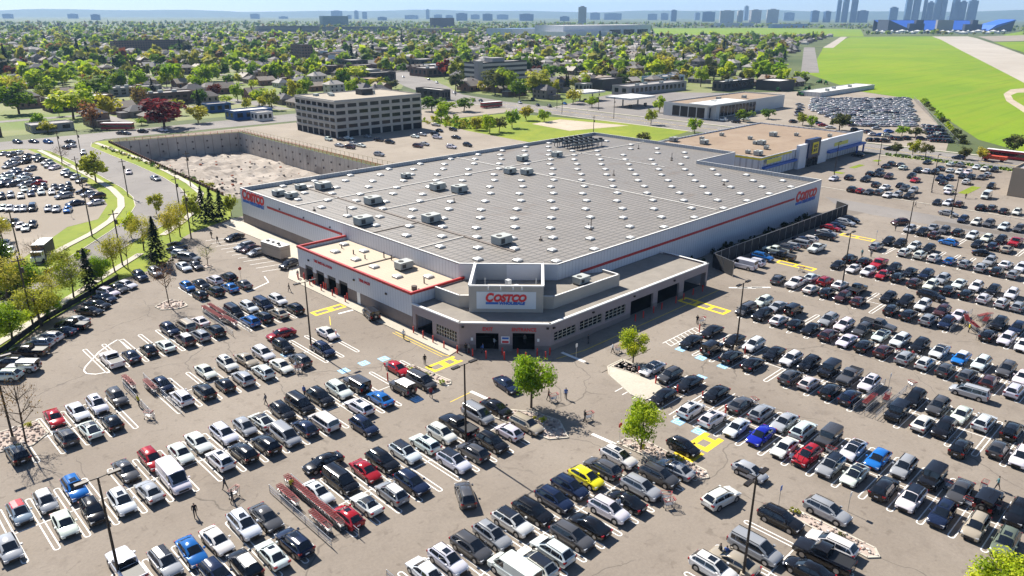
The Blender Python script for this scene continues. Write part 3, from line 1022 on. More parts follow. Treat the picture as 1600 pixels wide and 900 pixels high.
sW2 441.8 198.6 -37 0 97 5 -;
sW2 445.1 197.8 -39.4 0 97 5 -;
sW2 445.4 195.7 -42.3 0 97 5 -;
uW2 448.8 194.4 -34 0 97 5 -;
sW2 449.6 192.2 -33.7 0 97 5 -;
hW2 452.5 191 -41.2 0 97 5 -;
uW2 452 188.6 -33.8 0 97 5 -;
sW2 457 188.5 -35.5 0 97 5 -;
sS2 456 185.5 -40.2 0 97 5 -;
sW2 461.2 185.3 -34 0 97 5 -;
uW2 460.2 182.7 -43.9 0 97 5 -;
sW2 464 182 -37 0 97 5 -;
uW2 466.5 180.2 -40.7 0 97 5 -;
hW2 464.8 177.1 -42.8 0 97 5 -;
uW2 467.5 175.5 -40.5 0 97 5 -;
hW2 471.6 174.6 -34.9 0 97 5 -;
uW2 474.4 173 -38.1 0 97 5 -;
uW2 474 170.6 -41.8 0 97 5 -;
sW2 474.4 168.4 -36.1 0 97 5 -;
sG2 478.6 167.8 -35.4 0 97 5 -;
uW2 479.9 165.9 -40.3 0 97 5 -;
uW2 480.1 163.9 -37.5 0 97 5 -;
sW2 483.7 162.8 -33.5 0 97 5 -;
sW2 483.5 160.7 -39.8 0 97 5 -;
uW2 485.2 159.2 -39.8 0 97 5 -;
sW2 434.7 195.7 -34.7 0 97 5 -;
sW2 435.3 193.4 -35.1 0 97 5 -;
uW2 438.3 192.1 -39.2 0 97 5 -;
uW2 439.7 190.6 -41 0 97 5 -;
hW2 438.7 187.5 -32.6 0 97 5 -;
uW2 441.5 186.5 -32.3 0 97 5 -;
hW2 443.9 185 -36.8 0 97 5 -;
uW2 445 183 -38.1 0 97 5 -;
sW2 447.4 181.6 -43.6 0 97 5 -;
sW2 449 179.9 -32.5 0 97 5 -;
uW2 450.7 178 -43.4 0 97 5 -;
sW2 452.7 176.6 -32.8 0 97 5 -;
uS2 456.1 175.8 -33.7 0 97 5 -;
uS2 455.3 173.1 -39.9 0 97 5 -;
hG2 458.5 171.9 -34.9 0 97 5 -;
sW2 461.8 170.9 -41.6 0 97 5 -;
uW2 461.4 168.6 -38.9 0 97 5 -;
sW2 462.3 166.6 -39.2 0 97 5 -;
uS2 465.6 165.8 -39.5 0 97 5 -;
sW2 469 164.7 -41.5 0 97 5 -;
sW2 470 162.7 -41.5 0 97 5 -;
sW2 472.3 161.5 -42.7 0 97 5 -;
sW2 474 160 -38.6 0 97 5 -;
sW2 474 157.9 -39.2 0 97 5 -;
sG2 476.9 157 -38.3 0 97 5 -;
sW2 425.4 191.2 -35.3 0 97 5 -;
sW2 423.6 188.2 -40.4 0 97 5 -;
hW2 426.3 187.3 -39.9 0 97 5 -;
hW2 428 186 -44 0 97 5 -;
sW2 431.6 185.6 -43.4 0 97 5 -;
sS2 429.7 182.3 -38.3 0 97 5 -;
hS2 435.3 182.2 -40.3 0 97 5 -;
sG2 436.1 180.1 -33.8 0 97 5 -;
sW2 436 178.1 -32.9 0 97 5 -;
uW2 436.9 176.4 -37.4 0 97 5 -;
sW2 441.3 175.7 -34.6 0 97 5 -;
sW2 441 173.3 -36.7 0 97 5 -;
sW2 445.1 172.5 -35.5 0 97 5 -;
uW2 444.5 170.3 -42.8 0 97 5 -;
uS2 445.2 168.5 -33.5 0 97 5 -;
uS2 449.1 167.9 -39.6 0 97 5 -;
hW2 451.6 166.9 -37.2 0 97 5 -;
uW2 452.5 165.2 -43.4 0 97 5 -;
uW2 455 164.2 -41.2 0 97 5 -;
uW2 455.3 161.7 -34.6 0 97 5 -;
uW2 458 160.5 -41.9 0 97 5 -;
sW2 460.2 159.3 -32.4 0 97 5 -;
sS2 459.9 157.2 -41.3 0 97 5 -;
uW2 460.5 155 -33.5 0 97 5 -;
sW2 465 154.5 -34 0 97 5 -;
sW2 464.9 152.2 -38.4 0 97 5 -;
sW2 417.4 185.9 -37.4 0 97 5 -;
uW2 417.1 183.3 -41.4 0 97 5 -;
sB2 419.4 182.1 -43 0 97 5 -;
hW2 419.8 180.2 -33.5 0 97 5 -;
hW2 422.4 178.7 -39 0 97 5 -;
hS2 424.5 177.1 -34.7 0 97 5 -;
hB2 426.9 175.9 -32.8 0 97 5 -;
uW2 428.4 174.5 -37.8 0 97 5 -;
uW2 430.2 172.9 -38.8 0 97 5 -;
uW2 431.8 171.4 -42.8 0 97 5 -;
sW2 433.9 170.2 -34.8 0 97 5 -;
hK2 432.8 167.4 -39.5 0 97 5 -;
sW2 435.7 166.6 -37.5 0 97 5 -;
sS2 437.6 165.2 -33.4 0 97 5 -;
sW2 438 162.9 -43.9 0 97 5 -;
uW2 442.1 162.6 -43.4 0 97 5 -;
sW2 440.3 159.9 -34.6 0 97 5 -;
sW2 446.1 159.6 -38.8 0 97 5 -;
uW2 447.4 158 -40.3 0 97 5 -;
sW2 448.3 156.3 -43.5 0 97 5 -;
uW2 447.3 153.8 -34.3 0 97 5 -;
uW2 449.3 152.6 -37.9 0 97 5 -;
sW2 453.7 151.8 -43.8 0 97 5 -;
hS2 454.3 149.7 -36 0 97 5 -;
uW2 456.4 148.1 -37.8 0 97 5 -;
hW2 407.6 177.8 -39.1 0 97 5 -;
hW2 409.5 176.5 -32.5 0 97 5 -;
uW2 411.1 175.2 -33.8 0 97 5 -;
uG2 414.3 174.2 -37.1 0 97 5 -;
sW2 413.5 171.6 -33.1 0 97 5 -;
sW2 415.6 170.6 -33.3 0 97 5 -;
sW2 416 168.2 -41.8 0 97 5 -;
sW2 419.9 167.8 -32.6 0 97 5 -;
sW2 421.7 166 -42.4 0 97 5 -;
sK2 423.5 164.7 -41.6 0 97 5 -;
uW2 422.6 162.5 -36.4 0 97 5 -;
sW2 423.9 160.6 -43.2 0 97 5 -;
sW2 427 159.9 -43.4 0 97 5 -;
sG2 427.1 157.9 -41.9 0 97 5 -;
uW2 431.9 157.3 -43.3 0 97 5 -;
sW2 431.1 154.7 -33.5 0 97 5 -;
uG2 434.2 154 -42.7 0 97 5 -;
sK2 436.7 152.9 -42.3 0 97 5 -;
hW2 438.4 151.7 -41.7 0 97 5 -;
hB2 439.6 149.7 -39.7 0 97 5 -;
uW2 441.2 147.9 -43.7 0 97 5 -;
uW2 441.8 146.1 -38.4 0 97 5 -;
uW2 442.4 144.2 -41.6 0 97 5 -;
sS2 398.9 169.9 -33.9 0 97 5 -;
sW2 403.5 170 -32.3 0 97 5 -;
sS2 405.2 168.6 -33.6 0 97 5 -;
uB2 405.1 166.2 -34.8 0 97 5 -;
sW2 407.9 165.5 -36.8 0 97 5 -;
sW2 408.8 163.9 -39.7 0 97 5 -;
hK2 408.5 161.6 -34 0 97 5 -;
sK2 412.6 161.3 -38 0 97 5 -;
uW2 413.7 159.4 -32.4 0 97 5 -;
uW2 413.2 157.1 -32.2 0 97 5 -;
uW2 417.7 156.8 -38.9 0 97 5 -;
sW2 416.6 154.1 -39.4 0 97 5 -;
sW2 419.5 152.8 -33.4 0 97 5 -;
uS2 421.8 151.6 -40.4 0 97 5 -;
sW2 422.3 149.7 -33.5 0 97 5 -;
sW2 425 148.6 -36.6 0 97 5 -;
sW2 426.7 147.4 -43.6 0 97 5 -;
uS2 426.7 145.3 -34.1 0 97 5 -;
sS2 428.6 143.8 -42.6 0 97 5 -;
sW2 429.6 141.8 -40.6 0 97 5 -;
uW2 434.1 141.5 -43.7 0 97 5 -;
hW2 435.2 140 -40.7 0 97 5 -;
uW2 392.4 164.1 -38.8 0 97 5 -;
uK2 395.7 163.7 -38.7 0 97 5 -;
sB2 397.6 162.2 -38.2 0 97 5 -;
hS2 398.1 160.4 -39 0 97 5 -;
sS2 399.5 158.8 -42.9 0 97 5 -;
hW2 400.6 157.1 -37.1 0 97 5 -;
sW2 400.9 155.4 -37.5 0 97 5 -;
uK2 403.4 154.5 -41.6 0 97 5 -;
sS2 404.9 153.2 -36.6 0 97 5 -;
hW2 405.2 151.3 -35.1 0 97 5 -;
sW2 408.5 150.8 -41.7 0 97 5 -;
hW2 408.1 148.3 -42.6 0 97 5 -;
sW2 412.4 147.7 -43.5 0 97 5 -;
hW2 411.8 145.4 -43.3 0 97 5 -;
sW2 415.3 144.8 -40.8 0 97 5 -;
sW2 417 143.3 -38.7 0 97 5 -;
uW2 418.7 141.8 -36 0 97 5 -;
uW2 419.6 140.1 -37.5 0 97 5 -;
sW2 422.4 139 -34.6 0 97 5 -;
uW2 423.4 137.2 -33.2 0 97 5 -;
hW2 422.5 134.8 -39.8 0 97 5 -;
uW2 386.5 158.3 -35.2 0 97 5 -;
uW2 386.4 156.2 -38.3 0 97 5 -;
sS2 389.1 155.3 -37 0 97 5 -;
sW2 389.9 153.4 -37.4 0 97 5 -;
hS2 392 152.3 -32.1 0 97 5 -;
sW2 395.4 151.5 -35.9 0 97 5 -;
sW2 395.2 149.3 -41 0 97 5 -;
sW2 398.3 148.3 -37.4 0 97 5 -;
sW2 398.8 146.6 -41.6 0 97 5 -;
sW2 401.4 145.7 -38.2 0 97 5 -;
sW2 402.6 144.4 -37.5 0 97 5 -;
uS2 403.4 142.4 -43.2 0 97 5 -;
hW2 405.7 141.4 -32.6 0 97 5 -;
sW2 404.4 139 -41.8 0 97 5 -;
sW2 408.4 138.5 -32.2 0 97 5 -;
hW2 410.5 137.1 -35.6 0 97 5 -;
sW2 409.2 134.5 -40.1 0 97 5 -;
uW2 413.2 133.8 -37.9 0 97 5 -;
uS2 413.9 132.2 -35.8 0 97 5 -;
uW2 379.2 151.9 -39.3 0 97 5 -;
uW2 381.6 151.2 -34.9 0 97 5 -;
hG2 381.5 149.2 -39.5 0 97 5 -;
uW2 382.2 147.8 -41.6 0 97 5 -;
uK2 384.9 147.1 -35.1 0 97 5 -;
uW2 385.8 145.7 -42.1 0 97 5 -;
hW2 388.6 145 -43.9 0 97 5 -;
sW2 388.9 143.5 -32.1 0 97 5 -;
uW2 391.8 142.6 -40.6 0 97 5 -;
sW2 391.8 140.5 -40.1 0 97 5 -;
hW2 393.9 139.1 -34.3 0 97 5 -;
sW2 395.9 137.9 -38.6 0 97 5 -;
sW2 396.9 136.2 -42.8 0 97 5 -;
uW2 397.7 134.7 -40.5 0 97 5 -;
sW2 400.3 134 -37.2 0 97 5 -;
uW2 400.1 132.1 -35.2 0 97 5 -;
sW2 403.6 131.4 -34.5 0 97 5 -;
hW2 403.4 129.5 -36.5 0 97 5 -;
sB2 373.1 146.8 -32 0 97 5 -;
sW2 374.7 145.8 -32.9 0 97 5 -;
sW2 376.9 144.8 -35.5 0 97 5 -;
sS2 376.5 142.5 -40.3 0 97 5 -;
sW2 379.6 141.8 -36.5 0 97 5 -;
sG2 378.3 139.6 -41.7 0 97 5 -;
uW2 380.2 138.7 -37.9 0 97 5 -;
uW2 382.4 137.6 -32.5 0 97 5 -;
uW2 382.4 136 -38.9 0 97 5 -;
sW2 385.4 135 -36.8 0 97 5 -;
uW2 387.2 134.1 -38.3 0 97 5 -;
uW2 387.1 132.3 -32.5 0 97 5 -;
sW2 390.6 131.8 -41.1 0 97 5 -;
sW2 391.7 130.2 -42.8 0 97 5 -;
sW2 390.9 128.3 -37.2 0 97 5 -;
sW2 392.7 127.1 -35 0 97 5 -;
sW2 395.7 126.4 -41.3 0 97 5 -;
uS2 395 121.1 -36.3 0 98 6 -;
uW2 395.4 119.7 -36.7 0 98 6 -;
sK2 395.9 118.2 -38.3 0 98 6 -;
sS2 396.4 116.8 -36.6 0 98 6 -;
sK2 396.9 115.4 -43.3 0 98 6 -;
uS2 383 116.2 -33 0 98 6 -;
uB2 383.5 114.8 -32.2 0 98 6 -;
sB2 384 113.4 -34.7 0 98 6 -;
uK2 384.5 112.1 -42.7 0 98 6 -;
sB2 385 110.7 -37.4 0 98 6 -;
sB2 371.8 111.5 -38.8 0 98 6 -;
uB2 372.3 110.2 -41.4 0 98 6 -;
sW2 372.8 108.9 -38 0 98 6 -;
sW2 373.3 107.6 -37.8 0 98 6 -;
sK2 373.8 106.3 -37.4 0 98 6 -;
sS2 361.2 107.2 -40.2 0 98 6 -;
uK2 361.7 105.9 -32.3 0 98 6 -;
uG2 362.2 104.7 -43 0 98 6 -;
uK2 362.7 103.4 -33.7 0 98 6 -;
uG2 363.2 102.1 -35.1 0 98 6 -;
sK2 351.3 103.1 -37.3 0 98 6 -;
uB2 351.8 101.9 -37.3 0 98 6 -;
uK2 352.3 100.6 -37.9 0 98 6 -;
uG2 352.8 99.4 -32.8 0 98 6 -;
uG2 353.3 98.2 -34.5 0 98 6 -;
sB2 370.8 163.7 -50.5 7 99 7 -;
sB2 366.8 159.7 -54.7 8 99 7 -;
sR2 362.3 156.4 -50.4 9 99 7 -;
sW2 357.3 150.4 -60.7 10 99 7 -;
uK2 358 139 -62 11 99 7 -;
sK2 356.8 135.6 -28 12 99 7 -;
uB2 355.6 132.4 -15.5 13 99 7 -;
uW2 349.2 127.6 -41.7 15 99 7 -;
sb2 350 124.7 -57.9 18 99 7 -;
uW2 350.4 122.2 -35.3 20 99 7 -;
sS2 370.4 134.4 -46.4 16 99 7 -;
ub2 364.2 126.5 -31.7 21 99 7 -;
uG2 333 122.6 -11.7 14 99 7 -;
uK2 333.8 119.9 -35.9 17 99 7 -;
uK2 334.6 117.2 -41.9 19 99 7 -;
sS2 440.2 205.8 -61.7 4 99 7 -;
sS2 427.8 199.1 -50.1 6 99 7 -;
sB2 415.1 193.6 -70.9 5 99 7 -;
sB2 403.1 188.4 -44.3 3 99 7 -;
sS2 392 183.3 -16.1 2 99 7 -;
uK2 364.3 172.4 -20.8 1 99 7 -;
uK2 344.6 115.6 -14.4 23 99 7 -;
uK2 348.9 113.5 -15.7 24 99 7 -;
uB2 352 108.6 -59 25 99 7 -;
uK2 344.6 117.5 -18.2 22 99 7 -;
uW2 166.6 280.3 -93.3 1 100 8 -;
sS2 161.5 263.8 -85.4 2 100 8 -;
sK2 170.4 276.8 -83.1 3 100 8 -;
sW2 174.3 276.9 -77.1 4 100 8 -;
uN2 162.1 257 -75 5 100 8 -;
uS2 167.5 262.6 -92.3 6 100 8 -;
sW2 167.6 257.6 -85.5 7 100 8 -;
sS2 183 275.9 -94.8 8 100 8 -;
uK2 180.9 264.3 -76.3 9 100 8 -;
uS2 161 235.7 -78.9 10 100 8 -;
uK2 180.9 256.6 -76 11 100 8 -;
sW2 197.9 261.9 -87 12 100 8 -;
uN2 183.3 241 -76.2 13 100 8 -;
sS2 203.5 264.1 -84.1 14 100 8 -;
sS2 188.3 243.1 -86 15 100 8 -;
uK2 208.2 260.9 -85.9 16 100 8 -;
sS2 227.2 283.9 -80.6 17 100 8 -;
uW2 203.1 253.2 -77.5 18 100 8 -;
sK2 216.5 268.1 -99.7 19 100 8 -;
uW2 191.7 230.2 -80.3 20 100 8 -;
uK2 223 266.3 -92.4 21 100 8 -;
sK2 209 247.7 -88.3 22 100 8 -;
uK2 199.4 229.3 -90.1 23 100 8 -;
sG2 109.8 357.2 -53.4 1 101 9 -;
sK2 111 354.8 -62.4 2 101 9 -;
uK2 118.4 355.8 -54.6 3 101 9 -;
sW2 126.4 353.8 -70.3 4 101 9 -;
uB2 70.8 360.5 -74.2 1 102 9 -;
sB2 75.9 357.5 -68.4 2 102 9 -;
ub2 79.8 352.1 -73.7 3 102 9 -;
sK2 86.3 346 -57.7 4 102 9 -;
sS2 324.6 324.9 -118.9 1 103 10 -;
uK2 343.2 332.3 -123.1 2 103 10 -;
sK2 323.2 308.9 -122.3 3 103 10 -;
uK2 324.1 300.3 -123.4 4 103 10 -;
sb2 341.2 303.8 -123.9 5 103 10 -;
uK2 424.7 257.8 -136.1 6 103 10 -;
sW2 390.5 529.9 -115.9 1 104 10 -;
sB2 390.9 496 -118 2 104 10 -;
uW2 376.5 467.9 -115 3 104 10 -;
sS2 333.5 396.1 -115 4 104 10 -;
sW2 358.2 404.5 -118.9 5 104 10 -;
sK2 313 353.7 -113.3 6 104 10 -;
sK2 314.5 348.6 -112.7 7 104 10 -;
uB2 313.3 82.7 90 -1 105 10 -;
uK2 315.2 108.1 90 -1 106 10 -;
uK2 291.2 110.9 90 -1 107 10 -;
sW2 354.7 193.1 90 -1 108 10 -;
uW2 344.1 199.6 90 -1 109 10 -;
uK2 342.3 191.4 90 -1 110 10 -"""
WHERE = ['upper line of double row 1, left lot',
 'lower line of double row 1, left lot',
 'upper line of double row 2, left lot',
 'lower line of double row 2, left lot',
 'upper line of double row 3, left lot',
 'lower line of double row 3, left lot',
 'upper line of double row 4, left lot',
 'lower line of double row 4, left lot',
 'upper line of double row 5, left lot',
 'lower line of double row 5, left lot',
 'upper line of double row 6, left lot',
 'lower line of double row 6, left lot',
 'bottom block right of the driveway',
 'upper line of double row 1, right lot',
 'lower line of double row 1, right lot',
 'upper line of double row 2, right lot',
 'lower line of double row 2, right lot',
 'upper line of double row 3, right lot',
 'lower line of double row 3, right lot',
 'upper line of double row 4, right lot',
 'lower line of double row 4, right lot',
 'upper line of double row 5, right lot',
 'lower line of double row 5, right lot',
 'upper line of double row 6, right lot',
 'lower line of double row 6, right lot',
 'upper line of double row 7, right lot',
 'lower line of double row 7, right lot',
 'farthest line of the right lot',
 'row along the dark fence beside the blue-shaded wall',
 'dark navy suv rolling alone down the aisle below the bright blue sedan',
 'glossy black sedan crossing the aisle above the big cart corral',
 'charcoal suv seen from behind in the aisle below the lamp shadow',
 'red sedan turning out beside the tall lamp post near the tire shop',
 'white suv driving away up the lane near the bottom lamp post',
 'blurred black hatchback driving past the yellow painted frame',
 'silver hatchback driving down the lane toward the viewer',
 'silver blue crossover driving beside the rock strip',
 'navy car half hidden behind the big round green tree',
 'black off-roader with rear spare wheel beside the tire shop wall',
 'white sedan alone in the accessible bay beside the tall lamp post',
 'blurred black crossover driving between the right lot rows',
 'grey pickup backing along the right lot aisle',
 'silver minivan driving the aisle near the right edge',
 'grey suv driving toward the yellow painted frame',
 'white pickup waiting out in the aisle beside the fence row',
 'bright blue hatchback driving in the far right lot',
 'dark sedan turning in the far right lot aisle',
 'maroon suv at the top entrance of the right lot',
 'silver sedan being loaded beside the far curb',
 'dark hatch-backed sedan at the top of the striped bays by the store',
 'silver suv first of three beside the trailer',
 'maroon sedan in the middle of three beside the trailer',
 'silver blue sedan nearest the beige trailer',
 'black crossover between the trailer and the tire shop corner',
 'white sedan coming along the curved road nearer the pit',
 'silver sedan on the bend of the curved road',
 'white car queueing at the top of the curved road',
 'silver car turning at the road junction',
 'dark car turning at the road junction',
 'black sedan, top of the line along the left fence',
 'navy sedan, second of the line along the left fence',
 'white suv, third of the line along the left fence',
 'silver minivan, fourth of the line along the left fence',
 'white sedan, alone below the minivan by the dark conifer',
 'grey sedan, lower left of the conifer by the fence',
 'silver suv in the gravel corner under the tall conifer',
 'navy suv next to the corner lamp by the left fence',
 'white sedan, fifth of the line along the left fence',
 'grey sedan, sixth of the line along the left fence',
 'white suv, seventh of the line along the left fence',
 'navy sedan, eighth of the line along the left fence',
 'black sedan, ninth of the line along the left fence',
 'long black sedan, tenth of the line along the left fence',
 'silver sedan, eleventh of the line along the left fence',
 'black pickup, twelfth of the line along the left fence',
 'navy sedan, thirteenth of the line along the left fence',
 'white suv, fourteenth of the line along the left fence',
 'silver suv, fifteenth of the line along the left fence',
 'black pickup near the left edge fence',
 'dark suv at the left edge beside the fence',
 'white-roofed off-roader near the left edge',
 'white suv cut by the left edge of the picture',
 'dark car under the trees on the left road',
 'line behind the curb of the electronics store lot',
 'near loose cars of the electronics store lot',
 'middle loose cars of the electronics store lot',
 'upper right cars of the electronics store lot',
 'tall white delivery van parked alone in the far electronics store lot',
 'top line of dealer lot across the road',
 'second line of dealer lot across the road',
 'third line of dealer lot across the road',
 'fourth line of dealer lot across the road',
 'short line by the tree at the bend',
 'striped bays of dealer lot across the road',
 'cars by the flags of the dealer lot corner',
 'curb line of dealer lot across the road',
 'lower yard beside the box truck',
 'in the packed storage lot beside the green airfield',
 'parked at the fence corner of the storage lot',
 'in the loose line before the packed storage lot',
 'cars around the grey five-storey office',
 'traffic on the road above the pit',
 'traffic at the left junction above the dealer lot',
 'arterial road behind the vacant field',
 'upper stretch of the arterial road',
 'navy suv behind the trees on the arterial road',
 'black car on the arterial road near the blue storefront',
 'black suv parked at the blue storefront corner',
 'white car outside the glass showroom',
 'white suv at the showroom entrance',
 'black suv near the showroom hedge']
GRP = ['cars parked in the store lot', 'cars driving or waiting around the store', 'cars along the left fence', 'cars at the electronics store', 'cars of the dealer lot across the road', 'packed storage lot', 'fence corner of storage lot', 'cars in front of the storage lot', 'cars at the grey office', 'cars on the road above the pit', 'cars on the arterial road']
CNAME = {'W': 'white', 'K': 'black', 'G': 'grey', 'S': 'silver', 'B': 'navy', 'b': 'bright blue', 'R': 'red', 'Y': 'yellow', 'T': 'beige', 'N': 'maroon brown', 'E': 'sage green', 'D': 'deep blue', 'X': 'pale blue red-roofed', 'd': 'bright blue white-roofed'}
KWORD = {'s': 'sedan', 'u': 'suv', 'h': 'hatchback', 'm': 'minivan', 'p': 'pickup', 'v': 'cargo van', 'j': 'boxy off-roader', 'c': 'convertible', 'w': 'estate car', 'f': 'fastback'}
CARS = []
for q in CARTABLE.split(';'):
    a = q.split()
    k, c, lv, n_, wi = a[0][0], a[0][1], int(a[0][2]), int(a[4]), WHERE[int(a[5])]
    if n_ < 0:
        lab, grp = wi, GRP[int(a[6])]
    elif n_ == 0:
        lab, grp = 'small %s %s %s' % (CNAME[c], KWORD[k], wi), GRP[int(a[6])] + ', ' + CNAME[c] + ' ' + KWORD[k] + 's'
    else:
        lab, grp = '%s %s, %s from left, %s' % (CNAME[c], KWORD[k], ORD(n_ - 1), wi), GRP[int(a[6])]
    CARS.append((lv, k, c, float(a[1]), float(a[2]), float(a[3]), a[7], lab, grp))
TRUCK = (35.5, 181.1, -121.4)
BUSES = [(298.6, 322.0, -5.8, 'red city bus on the arterial road behind the vacant field', 7),
 (327.0, 68.2, 90, 'long red city bus at the far right of the arterial road', 9),
 (113.5, 373.0, 137.0, 'red streetside bus at the junction left of the excavation', 7)]
ORANGE = (318.8, 72.4, 90)
LAMPS = [(53.1, 99.6, 'tall dark lamp post near the tire shop', 2),
 (51.8, 60.8, 'tall dark lamp post in front of the entrance, second from the left of the centre', 2),
 (101.3, 52.5, 'tall dark lamp post at the head of the right lot by the canopy', 2),
 (55.5, 25.4, 'tall dark lamp post at the bottom right with three heads', 3),
 (12.4, 100.9, 'tall dark lamp post at the left edge in the rocky corner', 2),
 (13.4, 66.0, 'tall dark lamp post at the bottom left among the white suvs', 2),
 (141.7, 52.9, 'tall dark lamp post in the right lot beyond the red pickup', 2),
 (180.6, 54.8, 'tall dark lamp post in the far right lot near the maroon suv', 2),
 (216.9, 56.2, 'tall dark lamp post at the curb of the electronics store lot', 1),
 (245.9, 70.3, 'tall dark lamp post with a pale base in the electronics store lot', 1),
 (279.8, 98.9, 'tall dark lamp post in front of the blue storefront', 1),
 (248.1, 101.0, 'tall dark lamp post between the two stores', 1),
 (100.6, 13.0, 'tall dark lamp post cut by the right edge of the picture', 2)]
UPOLES = [(48.7, 192.5, 14, 'wooden utility pole with a transformer box beside the box truck'),
 (46.3, 164.6, 12, 'wooden utility pole beside the right pavement under the conifer'),
 (69.7, 230.7, 11, 'wooden utility pole at the grass corner of the bend'),
 (65.0, 174.7, 12, 'wooden utility pole in front of the conifer row'),
 (71.1, 196.0, 11, 'wooden utility pole at the bend near the excavation'),
 (72.2, 304.8, 11, 'wooden utility pole behind the dealer lot'),
 (31.3, 180.8, 12, 'wooden utility pole left of the box truck'),
 (23.7, 139.0, 13, 'wooden utility pole among the yellow trees at the left edge'),
 (88.1, 231.0, 11, 'wooden utility pole by the excavation edge'),
 (80.0, 309.9, 10, 'wooden utility pole near the top junction'),
 (64.2, 256.2, 9, 'wooden utility pole by the tree at the bend'),
 (310.1, 242.4, 11, 'wooden utility pole on the arterial road beside the vacant field'),
 (334.3, 272.4, 11, 'wooden utility pole near the filling station canopies'),
 (321.6, 292.3, 11, 'wooden utility pole further up the arterial road'),
 (325.4, 385.2, 11, 'wooden utility pole where the arterial road bends'),
 (257.5, 212.1, 9, 'wooden utility pole behind the office car park'),
 (306.3, 274.6, 8, 'wooden utility pole thin, at the far side of the field')]
BOLLARDS = [(68.6, 93.4, 'red bollard, first from the left along the exit-side wall'),
 (68.5, 90.7, 'red bollard, second from the left along the exit-side wall'),
 (68.5, 88.1, 'red bollard, third from the left along the exit-side wall'),
 (68.4, 85.2, 'red bollard, fourth from the left along the exit-side wall'),
 (68.8, 82.4, 'red bollard, fifth from the left along the exit-side wall'),
 (70.2, 81.3, 'red bollard, first from the left in front of the entrance doors'),
 (69.8, 79.9, 'red bollard, second from the left in front of the entrance doors'),
 (70.7, 77.8, 'red bollard, third from the left in front of the entrance doors'),
 (73.4, 77.0, 'red bollard, fourth from the left in front of the entrance doors'),
 (72.5, 75.6, 'red bollard, fifth from the left in front of the entrance doors'),
 (74.9, 75.1, 'red bollard, sixth from the left in front of the entrance doors'),
 (74.8, 73.2, 'red bollard, seventh from the left in front of the entrance doors'),
 (77.1, 73.0, 'red bollard, eighth from the left in front of the entrance doors'),
 (77.2, 71.3, 'red bollard, ninth from the left in front of the entrance doors'),
 (78.7, 71.8, 'red bollard, tenth from the left in front of the entrance doors'),
 (99.5, 70.9, 'red bollard, first from the left along the shaded right canopy'),
 (101.8, 70.9, 'red bollard, second from the left along the shaded right canopy'),
 (105, 71, 'red bollard, third from the left along the shaded right canopy'),
 (107.5, 71, 'red bollard, fourth from the left along the shaded right canopy'),
 (112, 71, 'red bollard, fifth from the left along the shaded right canopy'),
 (114.5, 71, 'red bollard, sixth from the left along the shaded right canopy'),
 (118, 71.2, 'red bollard, seventh from the left along the shaded right canopy'),
 (121, 71, 'red bollard, eighth from the left along the shaded right canopy'),
 (82.6, 54.6, 'red bollard, first of those at the accessible bays'),
 (82.4, 50.8, 'red bollard, second of those at the accessible bays'),
 (83.3, 47.3, 'red bollard, third of those at the accessible bays'),
 (82.3, 43.1, 'red bollard, fourth of those at the accessible bays'),
 (83.4, 58.2, 'red bollard, fifth of those at the accessible bays'),
 (101.6, 54.9, 'red bollard, sixth of those at the accessible bays'),
 (101.2, 50.9, 'red bollard, seventh of those at the accessible bays'),
 (103.5, 60.6, 'red bollard, eighth of those at the accessible bays'),
 (58.1, 100.3, 'red bollard, ninth of those at the accessible bays'),
 (55.4, 82.2, 'red bollard, tenth of those at the accessible bays'),
 (58.1, 81.1, 'red bollard, eleventh of those at the accessible bays'),
 (68.3, 130.7, 'red bollard, first from the left along the tire shop curb'),
 (68.3, 126.2, 'red bollard, second from the left along the tire shop curb'),
 (68.3, 122.0, 'red bollard, third from the left along the tire shop curb'),
 (68.3, 118.0, 'red bollard, fourth from the left along the tire shop curb'),
 (68.3, 113.6, 'red bollard, fifth from the left along the tire shop curb')]
SIGNS = [(60.2, 138.9, 'dark stop sign post by the first parking rows', 'stop'),
 (66.5, 48.6, 'red stop sign post beside the rocky island', 'stop'),
 (68.6, 28.5, 'small blue sign post left of the rock strip', 'b'),
 (72.9, 22.8, 'thin sign post beside the rock strip', 'w'),
 (56.0, 83.1, 'white sign on the bollard by the red sedan', 'w'),
 (105.2, 30.6, 'thin sign post at the right cart corral', 'w'),
 (181.0, 61.6, 'thin sign post at the far yellow frame', 'w'),
 (80.8, 68.2, 'thin sign post near the entrance lane', 'w'),
 (50.6, 215.5, 'small sign at the dealer lot drive', 'w'),
 (225.3, 44.6, 'thin sign post at the far right curb', 'w')]
CORRALS = [('c', 'pipe left rail of the corral in the lower left lot', (30.1, 69.0),
 (30.1, 56.2)),
 ('c', 'pipe right rail of the corral in the lower left lot', (32.9, 69.2),
 (32.9, 55.6)),
 ('c', 'pipe left rail of the wide corral at the left', (27.2, 106.5),
 (26.9, 93.8)),
 ('c', 'pipe right rail of the wide corral at the left', (30.2, 107),
 (30.1, 93.4)),
 ('c', 'pipe left rail of the corral near the tire shop', (46.9, 125.5),
 (46.4, 112.8)),
 ('c', 'pipe right rail of the corral near the tire shop', (49.6, 125.5),
 (49.3, 113.0)),
 ('c', 'pipe upper rail of the near corral in the right lot', (95.0, 31.4),
 (106.0, 31.4)),
 ('c', 'pipe lower rail of the near corral in the right lot', (95.0, 28.5),
 (106.0, 28.5)),
 ('c', 'pipe middle rail of the near corral in the right lot', (95, 29.9),
 (104, 29.9)),
 ('c', 'pipe upper rail of the far corral in the right lot', (133.5, 31.2),
 (145.5, 31.2)),
 ('c', 'pipe lower rail of the far corral in the right lot', (133.5, 27.2),
 (145.5, 27.2)),
 ('c', 'pipe rail at the bottom edge left of the lower rows', (31.5, 48.8),
 (31.5, 38))]
